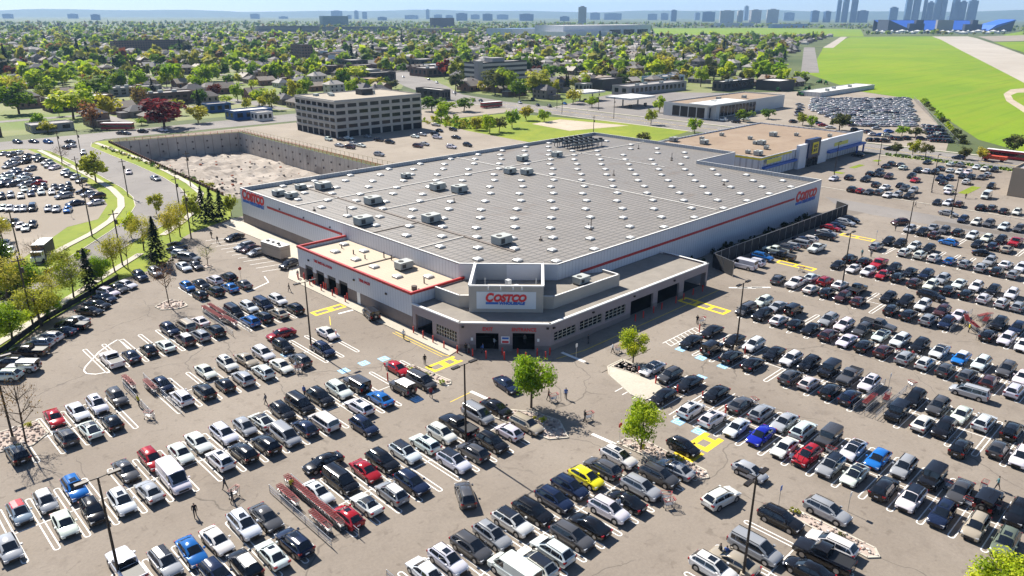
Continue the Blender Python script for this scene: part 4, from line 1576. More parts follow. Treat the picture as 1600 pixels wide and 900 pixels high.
CARTROWS = [(32.3, 68.6, -90, 30, 0.36, 'in the lower left corral'),
 (30.8, 67.5, -90, 9, 0.36, 'in the lower left corral'),
 (31.0, 61.0, -90, 8, 0.36, 'in the lower left corral'),
 (27.9, 107.5, -90, 9, 0.36, 'in the wide left corral'),
 (29.6, 104, -90, 8, 0.36, 'in the wide left corral'),
 (47.6, 126.5, -90, 20, 0.36, 'in the corral near the tire shop'),
 (48.8, 126.8, -90, 16, 0.36, 'in the corral near the tire shop'),
 (48.2, 119.5, -88, 10, 0.38, 'in the corral near the tire shop'),
 (97, 30.6, 0, 8, 0.4, 'in the near right corral'),
 (100, 29.1, 10, 4, 0.5, 'in the near right corral'),
 (139, 30.2, 20, 8, 0.4, 'in the far right corral'),
 (143, 29.2, -20, 7, 0.4, 'in the far right corral'),
 (137, 28.2, 40, 6, 0.45, 'in the far right corral'),
 (141, 28.0, 5, 6, 0.4, 'in the far right corral')]
LONECARTS = [(26.9, 70.9, 200, 'empty shopping cart pushed by a person near the lower left cars'),
 (47.4, 93.4, 150, 'shopping cart beside the grey suv in the left lot'),
 (68.1, 61.2, 160, 'shopping cart pushed below the round green tree'),
 (67.7, 54.6, 160, 'shopping cart pushed across the lane by a man in black'),
 (87.2, 65.0, 170, 'loaded cart beside the small island tree'),
 (106.9, 62.3, 160, 'loaded cart near the canopy shadow'),
 (77.5, 30.5, 190, 'shopping cart beside the parked red car'),
 (59.6, 36.5, 150, 'loaded cart at the back of the pale car'),
 (60.4, 37.5, 120, 'red cart at the tail of the pale suv'),
 (87.8, 13.8, 0, 'red-handled cart between the lower right cars'),
 (84.4, 11.6, 0, 'cart beside the sage green suv'),
 (85.0, 16.5, 90, 'red cart tucked behind the off-roader'),
 (83.0, 14.0, 80, 'red cart left between two lower right suvs'),
 (82.3, 28.9, 80, 'red cart abandoned behind the grey off-roader'),
 (107.8, 28.4, 60, 'red cart at the open trunk by the right corral'),
 (117.8, 33.6, 120, 'red cart behind the silver suv with open trunk'),
 (26.5, 94.9, 120, 'red cart left at the end of the wide corral'),
 (87.0, 41.5, 60, 'red cart left on the curb between rows'),
 (146.1, 63.2, 80, 'red cart stand near the fence row')]
ISLANDS = [('rock_island', [(59.2, 64.3),
 (61.5, 64.6),
 (64, 61),
 (64.8, 57.2),
 (62.5, 53.6),
 (60.5, 55)]),
 ('rock_island', [(65.9, 48.4),
 (67.4, 48.4),
 (68.8, 46.5),
 (68.6, 37.6),
 (67.6, 36.6),
 (66.5, 37.2)]),
 ('concrete_island', [(80.0, 61.0),
 (82, 62.9),
 (85.6, 62.9),
 (85.6, 58.2),
 (81.8, 53),
 (79.4, 52.2),
 (77.3, 52.9),
 (77.4, 55)]),
 ('rock_bed', [(82.4, 62.4),
 (85.3, 62.6),
 (85.3, 58.4),
 (83, 58)]),
 ('rock_strip', [(67.8, 27.4),
 (69.2, 26.8),
 (68.9, 18.4),
 (67.9, 17.6),
 (67.0, 18.4)]),
 ('rock_planter', [(60, 84),
 (61, 84),
 (61.9, 75.8),
 (61.2, 75),
 (60.2, 75.6)]),
 ('rock_corner', [(8, 104.5),
 (15.9, 104.4),
 (16.0, 100.1),
 (13.8, 98.2),
 (10.6, 99.2),
 (8, 100.5)]),
 ('rock_corner', [(7.5, 98.6),
 (9.6, 97.3),
 (9.2, 95.2),
 (5.5, 95.6)]),
 ('rock_island', [(42.2, 135.4),
 (45.2, 137.2),
 (46.9, 134.8),
 (46.6, 131.9),
 (44.9, 131.5),
 (42.4, 133.1)]),
 ('rock_bed', [(57.6, 152.4),
 (59.4, 152.8),
 (59.6, 150.8),
 (57.9, 150.6)])]
PEOPLE = [(63.7, 125.9, 159, 0, (0.012, 0.012, 0.014), 'person in black top walking past the first rows of the left lot'),
 (68.8, 131.7, 247, 2, (0.18, 0.18, 0.18), 'person in grey top standing at the tire shop corner'),
 (66.0, 92.6, 44, 0, (0.7, 0.7, 0.7), 'person in white top walking along the exit side wall'),
 (39.3, 87.8, 134, 1, (0.18, 0.18, 0.18), 'person in grey top walking in the aisle of the left lot'),
 (44.3, 86.3, 206, 2, (0.06, 0.14, 0.4), 'person in blue top standing behind the dark suv in the left lot'),
 (47.5, 94.3, 160, 3, (0.5, 0.55, 0.62), 'person in pale blue top pushing a cart beside the grey suv'),
 (56.7, 73.8, 67, 0, (0.22, 0.02, 0.03), 'person in dark red top walking in the aisle beside the grey minivan'),
 (62.6, 82.7, 66, 2, (0.012, 0.012, 0.014), 'person in black top standing at the planter strip'),
 (70.5, 84.5, 274, 2, (0.22, 0.02, 0.03), 'person in dark red top standing at the exit corner'),
 (69.8, 81.5, 41, 2, (0.012, 0.012, 0.014), 'person in black top waiting left of the exit'),
 (70.1, 81.1, 241, 1, (0.18, 0.18, 0.18), 'person in grey top waiting nearest the exit door'),
 (71.7, 79.6, 125, 3, (0.06, 0.14, 0.4), 'person in blue top leaving the exit with a blue cart'),
 (74.5, 80.0, 356, 3, (0.5, 0.55, 0.62), 'person in pale blue top coming out of the exit door'),
 (78.9, 77.5, 43, 2, (0.18, 0.18, 0.18), 'person in grey top inside the entrance doorway'),
 (69.9, 60.6, 219, 0, (0.06, 0.14, 0.4), 'person in blue top walking across the lane below the entrance'),
 (67.9, 62.0, 295, 3, (0.16, 0.09, 0.06), 'person in brown top pushing a cart below the round green tree'),
 (67.1, 54.8, 341, 3, (0.012, 0.012, 0.014), 'person in black top pushing a cart across the lane'),
 (86.4, 65.5, 125, 3, (0.5, 0.55, 0.62), 'person in pale blue top loading a cart beside the small island tree'),
 (86.3, 70.4, 141, 2, (0.012, 0.012, 0.014), 'person in black top standing in the canopy shade at the right'),
 (106.1, 62.7, 31, 3, (0.012, 0.012, 0.014), 'person in black top pushing a cart near the canopy shadow'),
 (22.4, 70.5, 252, 1, (0.012, 0.012, 0.014), 'person in black top walking between the lower left rows'),
 (26.3, 70.1, 358, 3, (0.012, 0.012, 0.014), 'person in black top pushing the empty cart in the lower left'),
 (26.8, 73.0, 127, 0, (0.06, 0.06, 0.07), 'person in dark grey top walking above the empty cart in the lower left'),
 (77.1, 31.4, 24, 3, (0.5, 0.55, 0.62), 'person in pale blue top pushing a cart beside the parked red car'),
 (89.0, 12.8, 102, 0, (0.06, 0.16, 0.18), 'person in teal top walking behind the dark off-roader'),
 (56.6, 28.5, 146, 2, (0.012, 0.012, 0.014), 'person in black top standing behind the white sedan at the bottom'),
 (56.7, 27.9, 191, 2, (0.06, 0.14, 0.4), 'person in blue top standing by the lamp post at the bottom'),
 (57.7, 65.5, 50, 2, (0.22, 0.02, 0.03), 'person in dark red top loading the silver minivan trunk'),
 (68.7, 171.9, 36, 0, (0.012, 0.012, 0.014), 'person in black top walking toward the store by the top bays'),
 (67.9, 166.8, 215, 1, (0.012, 0.012, 0.014), 'person in black top standing below the top striped bays'),
 (165.9, 58.8, 160, 2, (0.06, 0.16, 0.18), 'person in teal top standing between the far right cars'),
 (166.9, 57.2, 194, 2, (0.18, 0.18, 0.18), 'person in grey top standing beside the red pickup'),
 (222.7, 67.0, 284, 0, (0.06, 0.06, 0.07), 'person in dark grey top walking on the pavement by the electronics store lot'),
 (244.2, 60.5, 0, 0, (0.16, 0.09, 0.06), 'person in brown top walking alone in the electronics store lot'),
 (193.2, 61.6, 146, 2, (0.012, 0.012, 0.014), 'person in black top standing at the end of the far right row'),
 (117.9, 31.8, 334, 2, (0.22, 0.02, 0.03), 'person in dark red top loading the silver suv with an open trunk'),
 (32.0, 67.5, 67, 2, (0.6, 0.5, 0.03), 'person in yellow top tending the carts in the lower left corral'),
 (136.0, 29.0, 294, 2, (0.6, 0.5, 0.03), 'person in yellow top tending the carts in the far right corral'),
 (26.8, 99.4, 14, 2, (0.6, 0.5, 0.03), 'person in yellow top tending the carts in the wide left corral'),
 (55.3, 40.1, 226, 3, (0.5, 0.55, 0.62), 'person in pale blue top loading the pale suv near the centre bottom'),
 (82.8, 159.9, 73, 2, (0.012, 0.012, 0.014), 'person in black top standing beside the beige trailer')]
TREES = [(64.7, 62.2, 8.4, 6.4, 'lime', 0, False, 'big round lime green tree on the rock island in front of the entrance'),
 (85.7, 61.0, 5.7, 4.6, 'lime', 0, False, 'small lime green tree on the concrete island right of the entrance'),
 (66.7, 45.5, 7.3, 5.3, 'lime', 0, False, 'lime green tree on the rocky island at the centre right'),
 (68.4, 7.3, 5.8, 6.8, 'lime', 0, False, 'lime green treetop rising into the bottom right corner'),
 (13.3, 98.9, 9.5, 5.6, 'rust', 0, True, 'bare young tree in the rocky corner at the left edge'),
 (44.1, 133.6, 9.7, 4.8, 'rust', 0, True, 'thin bare tree with rusty buds on the gravel island'),
 (58.9, 151.4, 5.2, 4.3, 'yellow', 1, True, 'small bare tree near the striped bays'),
 (52.2, 160.8, 10.4, 5.3, 'dark', 0, False, 'tall dark conifer beside the left pavement'),
 (36.4, 152.1, 8.7, 6.9, 'dark', 0, False, 'broad ragged conifer between the left fence and the road'),
 (74.1, 188.7, 9.2, 3.5, 'dark', 1, False, 'leftmost conifer of the group by the store corner'),
 (75.6, 187.2, 8.8, 3.5, 'dark', 1, False, 'middle conifer of the group by the store corner'),
 (77.3, 185.6, 8.5, 3.5, 'dark', 1, False, 'rightmost conifer of the group by the store corner'),
 (81.2, 188.2, 6.5, 3.9, 'yellow', 1, False, 'yellow green tree right of the conifer group'),
 (33.1, 150.9, 8.2, 6.5, 'yellow', 0, False, 'sparse yellow tree beside the left pavement near the ragged conifer'),
 (30.2, 153.7, 5.1, 5.5, 'yellow', 0, False, 'small yellow tree on the left verge'),
 (26.8, 141.8, 5.0, 5.9, 'lime', 0, False, 'low bright green tree by the black fence'),
 (25.0, 139.6, 8.5, 9.1, 'yellow', 0, False, 'wide yellow green tree on the left verge'),
 (19.8, 135.4, 7.2, 7.3, 'lime', 0, False, 'green tree cut by the left edge'),
 (23.8, 157.5, 9.3, 9.8, 'yellow', 0, False, 'yellow tree crowding the left edge'),
 (26.7, 161.9, 6.4, 7.9, 'olive', 0, False, 'olive shrub tree at the left edge of the lawn'),
 (43.7, 161.3, 8.9, 5.8, 'yellow', 0, False, 'yellow tree beside the curved road near the conifer'),
 (39.3, 154.8, 6.4, 4.8, 'lime', 0, False, 'small lime tree left of the tall conifer'),
 (53.4, 172.4, 8.8, 6.3, 'yellow', 0, False, 'thin tree by the road with yellow buds'),
 (46.4, 161.6, 7.6, 4.4, 'yellow', 1, True, 'sparse tree next to the road pole'),
 (60.1, 174.3, 9.4, 5.4, 'yellow', 0, False, 'yellow green tree right of the tall conifer'),
 (63.8, 178.1, 9.6, 5.6, 'yellow', 0, False, 'yellow green tree left of the conifer group'),
 (70.3, 186.3, 8.5, 4.5, 'yellow', 1, False, 'small yellow tree beside the conifer group'),
 (69.3, 257.9, 9.8, 9.6, 'yellow', 1, False, 'yellow green tree at the bend by the dealer lot'),
 (70.4, 298.1, 6.5, 6.8, 'rust', 1, True, 'bare tree behind the dealer lot hedge'),
 (32.7, 173.6, 6.9, 4.6, 'rust', 1, True, 'bare tree in front of the box truck'),
 (26.7, 158.5, 6.8, 7.9, 'lime', 0, False, 'wide lime tree on the lawn by the left road'),
 (36.2, 168.5, 5.5, 5.4, 'yellow', 0, False, 'small yellow tree between pavement and left lawn'),
 (55.0, 185.0, 6.5, 4.3, 'lime', 1, False, 'young lime tree on the strip beside the curved road'),
 (67.8, 203.7, 6.0, 4.1, 'yellow', 1, False, 'young yellow tree on the outer side of the bend'),
 (32.5, 202.1, 6.6, 6.0, 'yellow', 0, False, 'yellow tree at the left edge of the dealer lot'),
 (25.7, 170.4, 10.5, 6.0, 'green', 0, False, 'green tree at the left edge of the lawn'),
 (307.9, 102.9, 4.7, 5.2, 'olive', 1, False, 'first roadside tree behind the electronics store lot'),
 (309.7, 97.5, 6.1, 5.5, 'yellow', 1, False, 'second roadside tree behind the electronics store lot'),
 (307.4, 92.2, 6.2, 5.2, 'olive', 1, False, 'third roadside tree behind the electronics store lot'),
 (315.0, 81.3, 4.7, 5.2, 'olive', 1, False, 'fourth roadside tree behind the electronics store lot'),
 (317.0, 75.9, 5.2, 5.2, 'yellow', 1, False, 'fifth roadside tree beside the red bus'),
 (344.4, 72.6, 7.2, 8.3, 'olive', 1, False, 'larger tree on the airfield edge at the right'),
 (356.0, 95.8, 4.0, 4.1, 'olive', 1, False, 'small tree at the corner of the airfield fence'),
 (354.7, 145.2, 8.2, 11.0, 'olive', 1, False, 'olive tree standing in front of the packed storage lot'),
 (358.8, 164.9, 6.4, 7.3, 'yellow', 1, False, 'yellow tree left of the storage lot'),
 (353.4, 157.9, 6.0, 5.2, 'lime', 1, False, 'slim lime tree left of the storage lot'),
 (357.6, 118.5, 5.0, 6.4, 'lime', 1, False, 'lime tree at the near edge of the storage lot'),
 (358.1, 113.0, 4.7, 7.6, 'olive', 1, False, 'olive tree at the near edge of the storage lot'),
 (411.8, 118.6, 4.0, 5.1, 'olive', 1, False, 'small tree on the storage lot fence'),
 (298.4, 186.9, 6.8, 7.1, 'lime', 1, False, 'lime tree on the verge before the electronics store'),
 (306.4, 216.6, 8.2, 7.0, 'yellow', 1, False, 'yellow tree beside the arterial road and wooden board'),
 (349.7, 242.2, 9.5, 8.6, 'lime', 1, False, 'lime tree left of the glass showroom'),
 (350.4, 191.7, 6.6, 9.4, 'green', 1, False, 'green tree in front of the glass showroom'),
 (368.6, 188.1, 5.2, 7.7, 'green', 1, False, 'green tree at the right end of the showroom'),
 (348.0, 303.4, 9.3, 11.7, 'yellow', 1, False, 'yellow tree at the filling station'),
 (341.1, 282.8, 6.5, 9.0, 'lime', 1, False, 'lime tree between the filling stations'),
 (262.2, 330.8, 8.9, 14.2, 'green', 1, False, 'green bushy tree right of the grey office'),
 (265.0, 320.5, 6.1, 10.5, 'lime', 1, False, 'lime tree right of the grey office'),
 (275.1, 318.9, 8.2, 12.1, 'green', 1, False, 'green tree on the vacant lawn edge'),
 (239.4, 294.7, 8.7, 8.3, 'lime', 1, False, 'lime tree near the office car park'),
 (233.1, 261.4, 6.7, 7.7, 'yellow', 1, False, 'yellow thicket tree at the office car park edge'),
 (230.7, 250.1, 8.5, 7.5, 'lime', 1, False, 'lime thicket tree at the office car park edge'),
 (236.5, 250.0, 7.4, 7.6, 'olive', 1, False, 'olive thicket tree at the office car park edge'),
 (249.4, 254.8, 8.8, 8.4, 'lime', 1, False, 'lime thicket tree on the vacant lawn'),
 (273.7, 269.5, 7.9, 8.4, 'yellow', 1, False, 'yellow tree on the vacant lawn'),
 (276.8, 260.0, 6.3, 7.7, 'lime', 1, False, 'lime tree behind the bare dirt patch'),
 (256.5, 184.5, 5.2, 5.9, 'olive', 1, False, 'small bare-looking tree on the vacant lawn by the store'),
 (201.0, 395.3, 11.3, 10.5, 'yellow', 1, False, 'yellow tree left of the grey office'),
 (257.3, 458.6, 11.8, 14.2, 'lime', 1, False, 'lime tree behind the grey office'),
 (235.5, 440.8, 8.5, 10.1, 'green', 1, False, 'green tree left behind the grey office'),
 (338.3, 520.6, 13.0, 21.9, 'lime', 1, False, 'large lime tree behind the grey office roof'),
 (319.1, 464.4, 7.6, 16.1, 'yellow', 1, False, 'yellow tree behind the office roof edge'),
 (320.8, 449.6, 7.0, 12.1, 'olive', 1, False, 'olive tree behind the office roof edge'),
 (131.9, 367.1, 14.3, 22, 'red', 1, False, 'big dark red copper beech above the excavation'),
 (110.2, 427.8, 15.3, 22, 'lime', 1, False, 'big lime tree left of the low dark apartments'),
 (95.7, 469.4, 16.3, 22, 'green', 1, False, 'big green tree near the upper left corner'),
 (256.0, 602.6, 14.5, 22, 'lime', 1, False, 'broad lime tree among the houses at upper left'),
 (149.8, 371.6, 8.8, 10.8, 'yellow', 1, False, 'yellow tree right of the copper beech'),
 (148.6, 520.4, 15.3, 22, 'green', 1, False, 'large green tree behind the low apartments'),
 (133.7, 588.7, 16.0, 22, 'lime', 1, False, 'tall lime tree at upper left'),
 (184.6, 525.0, 10.9, 9.4, 'dark', 1, False, 'dark conifer beside the low dark apartments'),
 (166.1, 823.6, 24, 18.3, 'dark', 1, False, 'dark conifer at the upper left corner'),
 (126.7, 380.8, 3.6, 6.1, 'lime', 1, False, 'small lime tree left of the copper beech'),
 (87.6, 383.7, 5.6, 8.0, 'yellow', 1, False, 'small yellow tree near the junction at upper left'),
 (298.6, 829.3, 16.3, 22, 'yellow', 1, False, 'broad yellow green tree in the upper left suburb'),
 (207.0, 482.6, 8.7, 9.7, 'red', 1, False, 'dark red tree beside the blue shops'),
 (196.9, 442.2, 5.2, 9.0, 'lime', 1, False, 'lime shrub tree above the blue shops'),
 (575.6, 397.4, 18.4, 22, 'yellow', 1, False, 'broad yellow tree in the middle of the right suburb'),
 (502.2, 373.1, 10.8, 15.8, 'yellow', 1, False, 'yellow tree left of the broad yellow tree'),
 (868.0, 534.6, 18.5, 22, 'lime', 1, False, 'bright lime tree in the right suburb'),
 (467.6, 429.3, 13.6, 22, 'green', 1, False, 'big olive green tree right of the banded office'),
 (435.8, 416.9, 8.6, 15.2, 'yellow', 1, False, 'yellow tree beside the banded office'),
 (566.2, 340.8, 12.7, 20.0, 'olive', 1, False, 'olive tree left of the dark sheds'),
 (719.2, 838.2, 13.7, 22, 'lime', 1, False, 'lime tree far up the middle suburb'),
 (587.5, 636.1, 9.5, 16.0, 'lime', 1, False, 'lime tree above the banded office')]
SHRUBS = [(67.4, 45.6, 0.6, 'yellow'),
 (67.9, 42.2, 0.6, 'olive'),
 (68.3, 40.9, 0.6, 'yellow'),
 (62.8, 59.8, 0.6, 'yellow'),
 (63.1, 58.4, 0.6, 'lime'),
 (59.6, 82.6, 0.6, 'lime'),
 (59.9, 81.1, 0.6, 'olive'),
 (60.3, 79.6, 0.6, 'lime'),
 (68.6, 26.6, 0.6, 'yellow'),
 (68.4, 21.6, 0.6, 'olive'),
 (14.6, 103.5, 0.6, 'yellow'),
 (60.0, 78.7, 0.6, 'olive'),
 (60.4, 76.0, 0.6, 'lime'),
 (93.2, 258.4, 0.95, 'green'),
 (92.8, 262.9, 0.83, 'green'),
 (92.0, 267.3, 0.63, 'olive'),
 (93.2, 275.6, 0.9, 'green'),
 (92.9, 263.4, 0.65, 'yellow'),
 (92.1, 245.5, 1.0, 'olive'),
 (93.2, 302.3, 0.8, 'yellow'),
 (92.0, 306.0, 1.04, 'yellow'),
 (92.3, 230.5, 0.85, 'olive'),
 (92.9, 248.7, 1.03, 'green'),
 (92.9, 225.4, 0.7, 'olive'),
 (93.1, 258.0, 0.67, 'olive'),
 (92.6, 275.1, 0.87, 'olive'),
 (92.3, 267.0, 0.92, 'olive'),
 (91.9, 295.1, 1.07, 'green'),
 (91.8, 320.8, 0.88, 'green'),
 (92.9, 310.2, 0.97, 'green'),
 (91.9, 324.8, 0.95, 'olive'),
 (92.5, 241.2, 0.97, 'green'),
 (92.6, 277.2, 0.94, 'yellow'),
 (93.1, 236.0, 0.78, 'olive'),
 (93.3, 265.2, 0.89, 'olive'),
 (92.7, 262.9, 0.6, 'olive'),
 (92.4, 246.3, 0.76, 'olive'),
 (92.2, 255.7, 0.86, 'olive'),
 (92.9, 227.5, 1.0, 'yellow'),
 (92.9, 259.6, 0.88, 'olive'),
 (92.1, 267.5, 1.08, 'yellow'),
 (93.2, 276.0, 0.88, 'olive'),
 (92.0, 291.8, 1.02, 'yellow'),
 (93.2, 227.9, 1.0, 'yellow'),
 (93.3, 319.7, 0.9, 'olive'),
 (92.4, 229.9, 0.99, 'yellow'),
 (93.2, 286.2, 0.78, 'olive'),
 (92.1, 273.1, 1.08, 'green'),
 (92.8, 280.6, 0.63, 'yellow'),
 (92.6, 239.3, 1.0, 'green'),
 (92.0, 313.7, 0.96, 'green'),
 (92.5, 313.0, 0.65, 'olive'),
 (91.9, 252.7, 1.0, 'olive'),
 (93.0, 241.2, 1.03, 'olive'),
 (92.4, 242.6, 0.88, 'yellow'),
 (92.6, 233.3, 0.9, 'yellow'),
 (93.2, 278.5, 0.61, 'green'),
 (92.6, 313.9, 0.86, 'green'),
 (93.0, 289.2, 1.04, 'green'),
 (92.2, 279.2, 0.96, 'green'),
 (91.9, 238.7, 0.85, 'olive'),
 (92.7, 274.0, 0.63, 'green'),
 (92.1, 227.9, 0.83, 'yellow'),
 (92.9, 307.3, 0.91, 'olive'),
 (92.7, 228.6, 0.91, 'green'),
 (92.6, 266.0, 0.64, 'olive'),
 (92.0, 285.8, 0.63, 'yellow'),
 (92.6, 287.5, 0.84, 'green'),
 (92.2, 302.6, 0.99, 'olive'),
 (92.4, 271.4, 0.67, 'yellow'),
 (93.0, 323.6, 0.65, 'yellow'),
 (92.4, 292.1, 0.66, 'olive'),
 (91.8, 235.9, 0.64, 'green'),
 (245.6, 276.2, 2.5, 'yellow'),
 (239.3, 269.6, 2.8, 'lime'),
 (232.3, 271.7, 2.1, 'green'),
 (228.3, 271.6, 2.3, 'lime'),
 (237.4, 277.9, 2.8, 'yellow'),
 (243.3, 285.0, 1.6, 'lime'),
 (240.3, 267.0, 1.3, 'green'),
 (245.6, 291.9, 2.8, 'lime'),
 (243.8, 297.0, 2.9, 'lime'),
 (228.5, 278.7, 1.9, 'lime'),
 (236.9, 275.2, 2.7, 'yellow'),
 (235.7, 265.0, 1.7, 'yellow'),
 (239.0, 283.6, 2.0, 'green'),
 (233.9, 264.2, 1.4, 'lime'),
 (237.8, 269.2, 2.5, 'green'),
 (245.0, 265.3, 3.0, 'yellow'),
 (231.8, 282.6, 1.8, 'lime'),
 (240.1, 278.0, 1.6, 'lime'),
 (241.8, 292.4, 2.1, 'yellow'),
 (240.9, 272.8, 2.2, 'lime'),
 (232.0, 299.4, 1.8, 'lime'),
 (230.7, 268.2, 1.4, 'yellow'),
 (239.7, 277.0, 2.8, 'green'),
 (237.2, 275.6, 2.9, 'green'),
 (233.8, 276.6, 1.5, 'green'),
 (238.3, 262.4, 2.4, 'lime'),
 (233.0, 281.9, 2.6, 'yellow'),
 (244.3, 290.7, 1.7, 'green'),
 (237.3, 280.2, 3.0, 'green'),
 (234.0, 290.4, 1.8, 'lime'),
 (237.8, 297.3, 1.2, 'green'),
 (237.7, 298.1, 2.6, 'yellow'),
 (230.4, 270.0, 2.2, 'yellow'),
 (231.9, 269.7, 2.4, 'yellow'),
 (228.2, 283.1, 1.3, 'lime'),
 (236.9, 264.3, 2.7, 'yellow'),
 (244.0, 278.6, 2.5, 'green'),
 (238.0, 296.9, 2.9, 'lime'),
 (244.0, 271.9, 1.6, 'yellow'),
 (245.4, 269.1, 2.2, 'lime'),
 (240.1, 299.0, 1.5, 'lime'),
 (240.9, 284.3, 2.9, 'lime'),
 (233.1, 266.9, 1.7, 'lime'),
 (229.4, 293.2, 1.6, 'yellow'),
 (245.4, 263.6, 1.5, 'green'),
 (41.4, 177.7, 1.1, 'olive'),
 (42.3, 177.6, 1.2, 'olive'),
 (25.3, 160.9, 1.4, 'lime'),
 (25.1, 160.8, 1.2, 'olive'),
 (36.0, 170.6, 1.4, 'olive'),
 (27.7, 163.3, 1.2, 'lime'),
 (33.8, 171.1, 1.2, 'olive'),
 (33.6, 168.9, 1.3, 'yellow'),
 (40.9, 175.7, 1.2, 'lime'),
 (28.8, 163.9, 0.7, 'olive'),
 (31.1, 166.3, 1.4, 'lime'),
 (29.1, 166.3, 1.0, 'yellow'),
 (24.9, 162.3, 0.7, 'yellow'),
 (22.4, 159.5, 1.2, 'lime'),
 (29.8, 166.5, 1.3, 'yellow'),
 (37.5, 173.9, 1.4, 'yellow'),
 (27.3, 162.2, 1.1, 'lime'),
 (30.0, 166.4, 1.3, 'lime'),
 (37.9, 173.7, 0.9, 'yellow'),
 (43.4, 178.5, 1.0, 'lime'),
 (31.6, 168.9, 0.9, 'yellow'),
 (23.3, 158.9, 1.2, 'olive'),
 (26.9, 162.1, 1.0, 'yellow'),
 (43.9, 180.4, 1.0, 'olive'),
 (26.0, 162.4, 1.2, 'olive'),
 (469.5, 142.1, 2.2, 'olive'),
 (450.1, 133.8, 2.1, 'lime'),
 (357.5, 94.0, 2.9, 'olive'),
 (495.9, 153.5, 1.5, 'olive'),
 (402.8, 113.4, 2.3, 'lime'),
 (490.4, 151.1, 2.4, 'olive'),
 (437.9, 128.5, 2.5, 'lime'),
 (357.8, 94.1, 1.6, 'olive'),
 (500.2, 155.3, 2.6, 'lime'),
 (490.9, 151.3, 2.2, 'olive'),
 (386.1, 106.2, 2.3, 'olive'),
 (356.5, 93.5, 2.3, 'olive'),
 (514.9, 161.7, 2.3, 'olive'),
 (383.8, 105.3, 1.6, 'olive'),
 (512.2, 160.5, 2.2, 'lime'),
 (354.3, 92.6, 2.2, 'olive'),
 (432.9, 126.4, 2.9, 'lime'),
 (404.0, 114.0, 2.2, 'lime'),
 (377.1, 102.4, 2.4, 'olive'),
 (393.4, 109.4, 1.8, 'lime')]
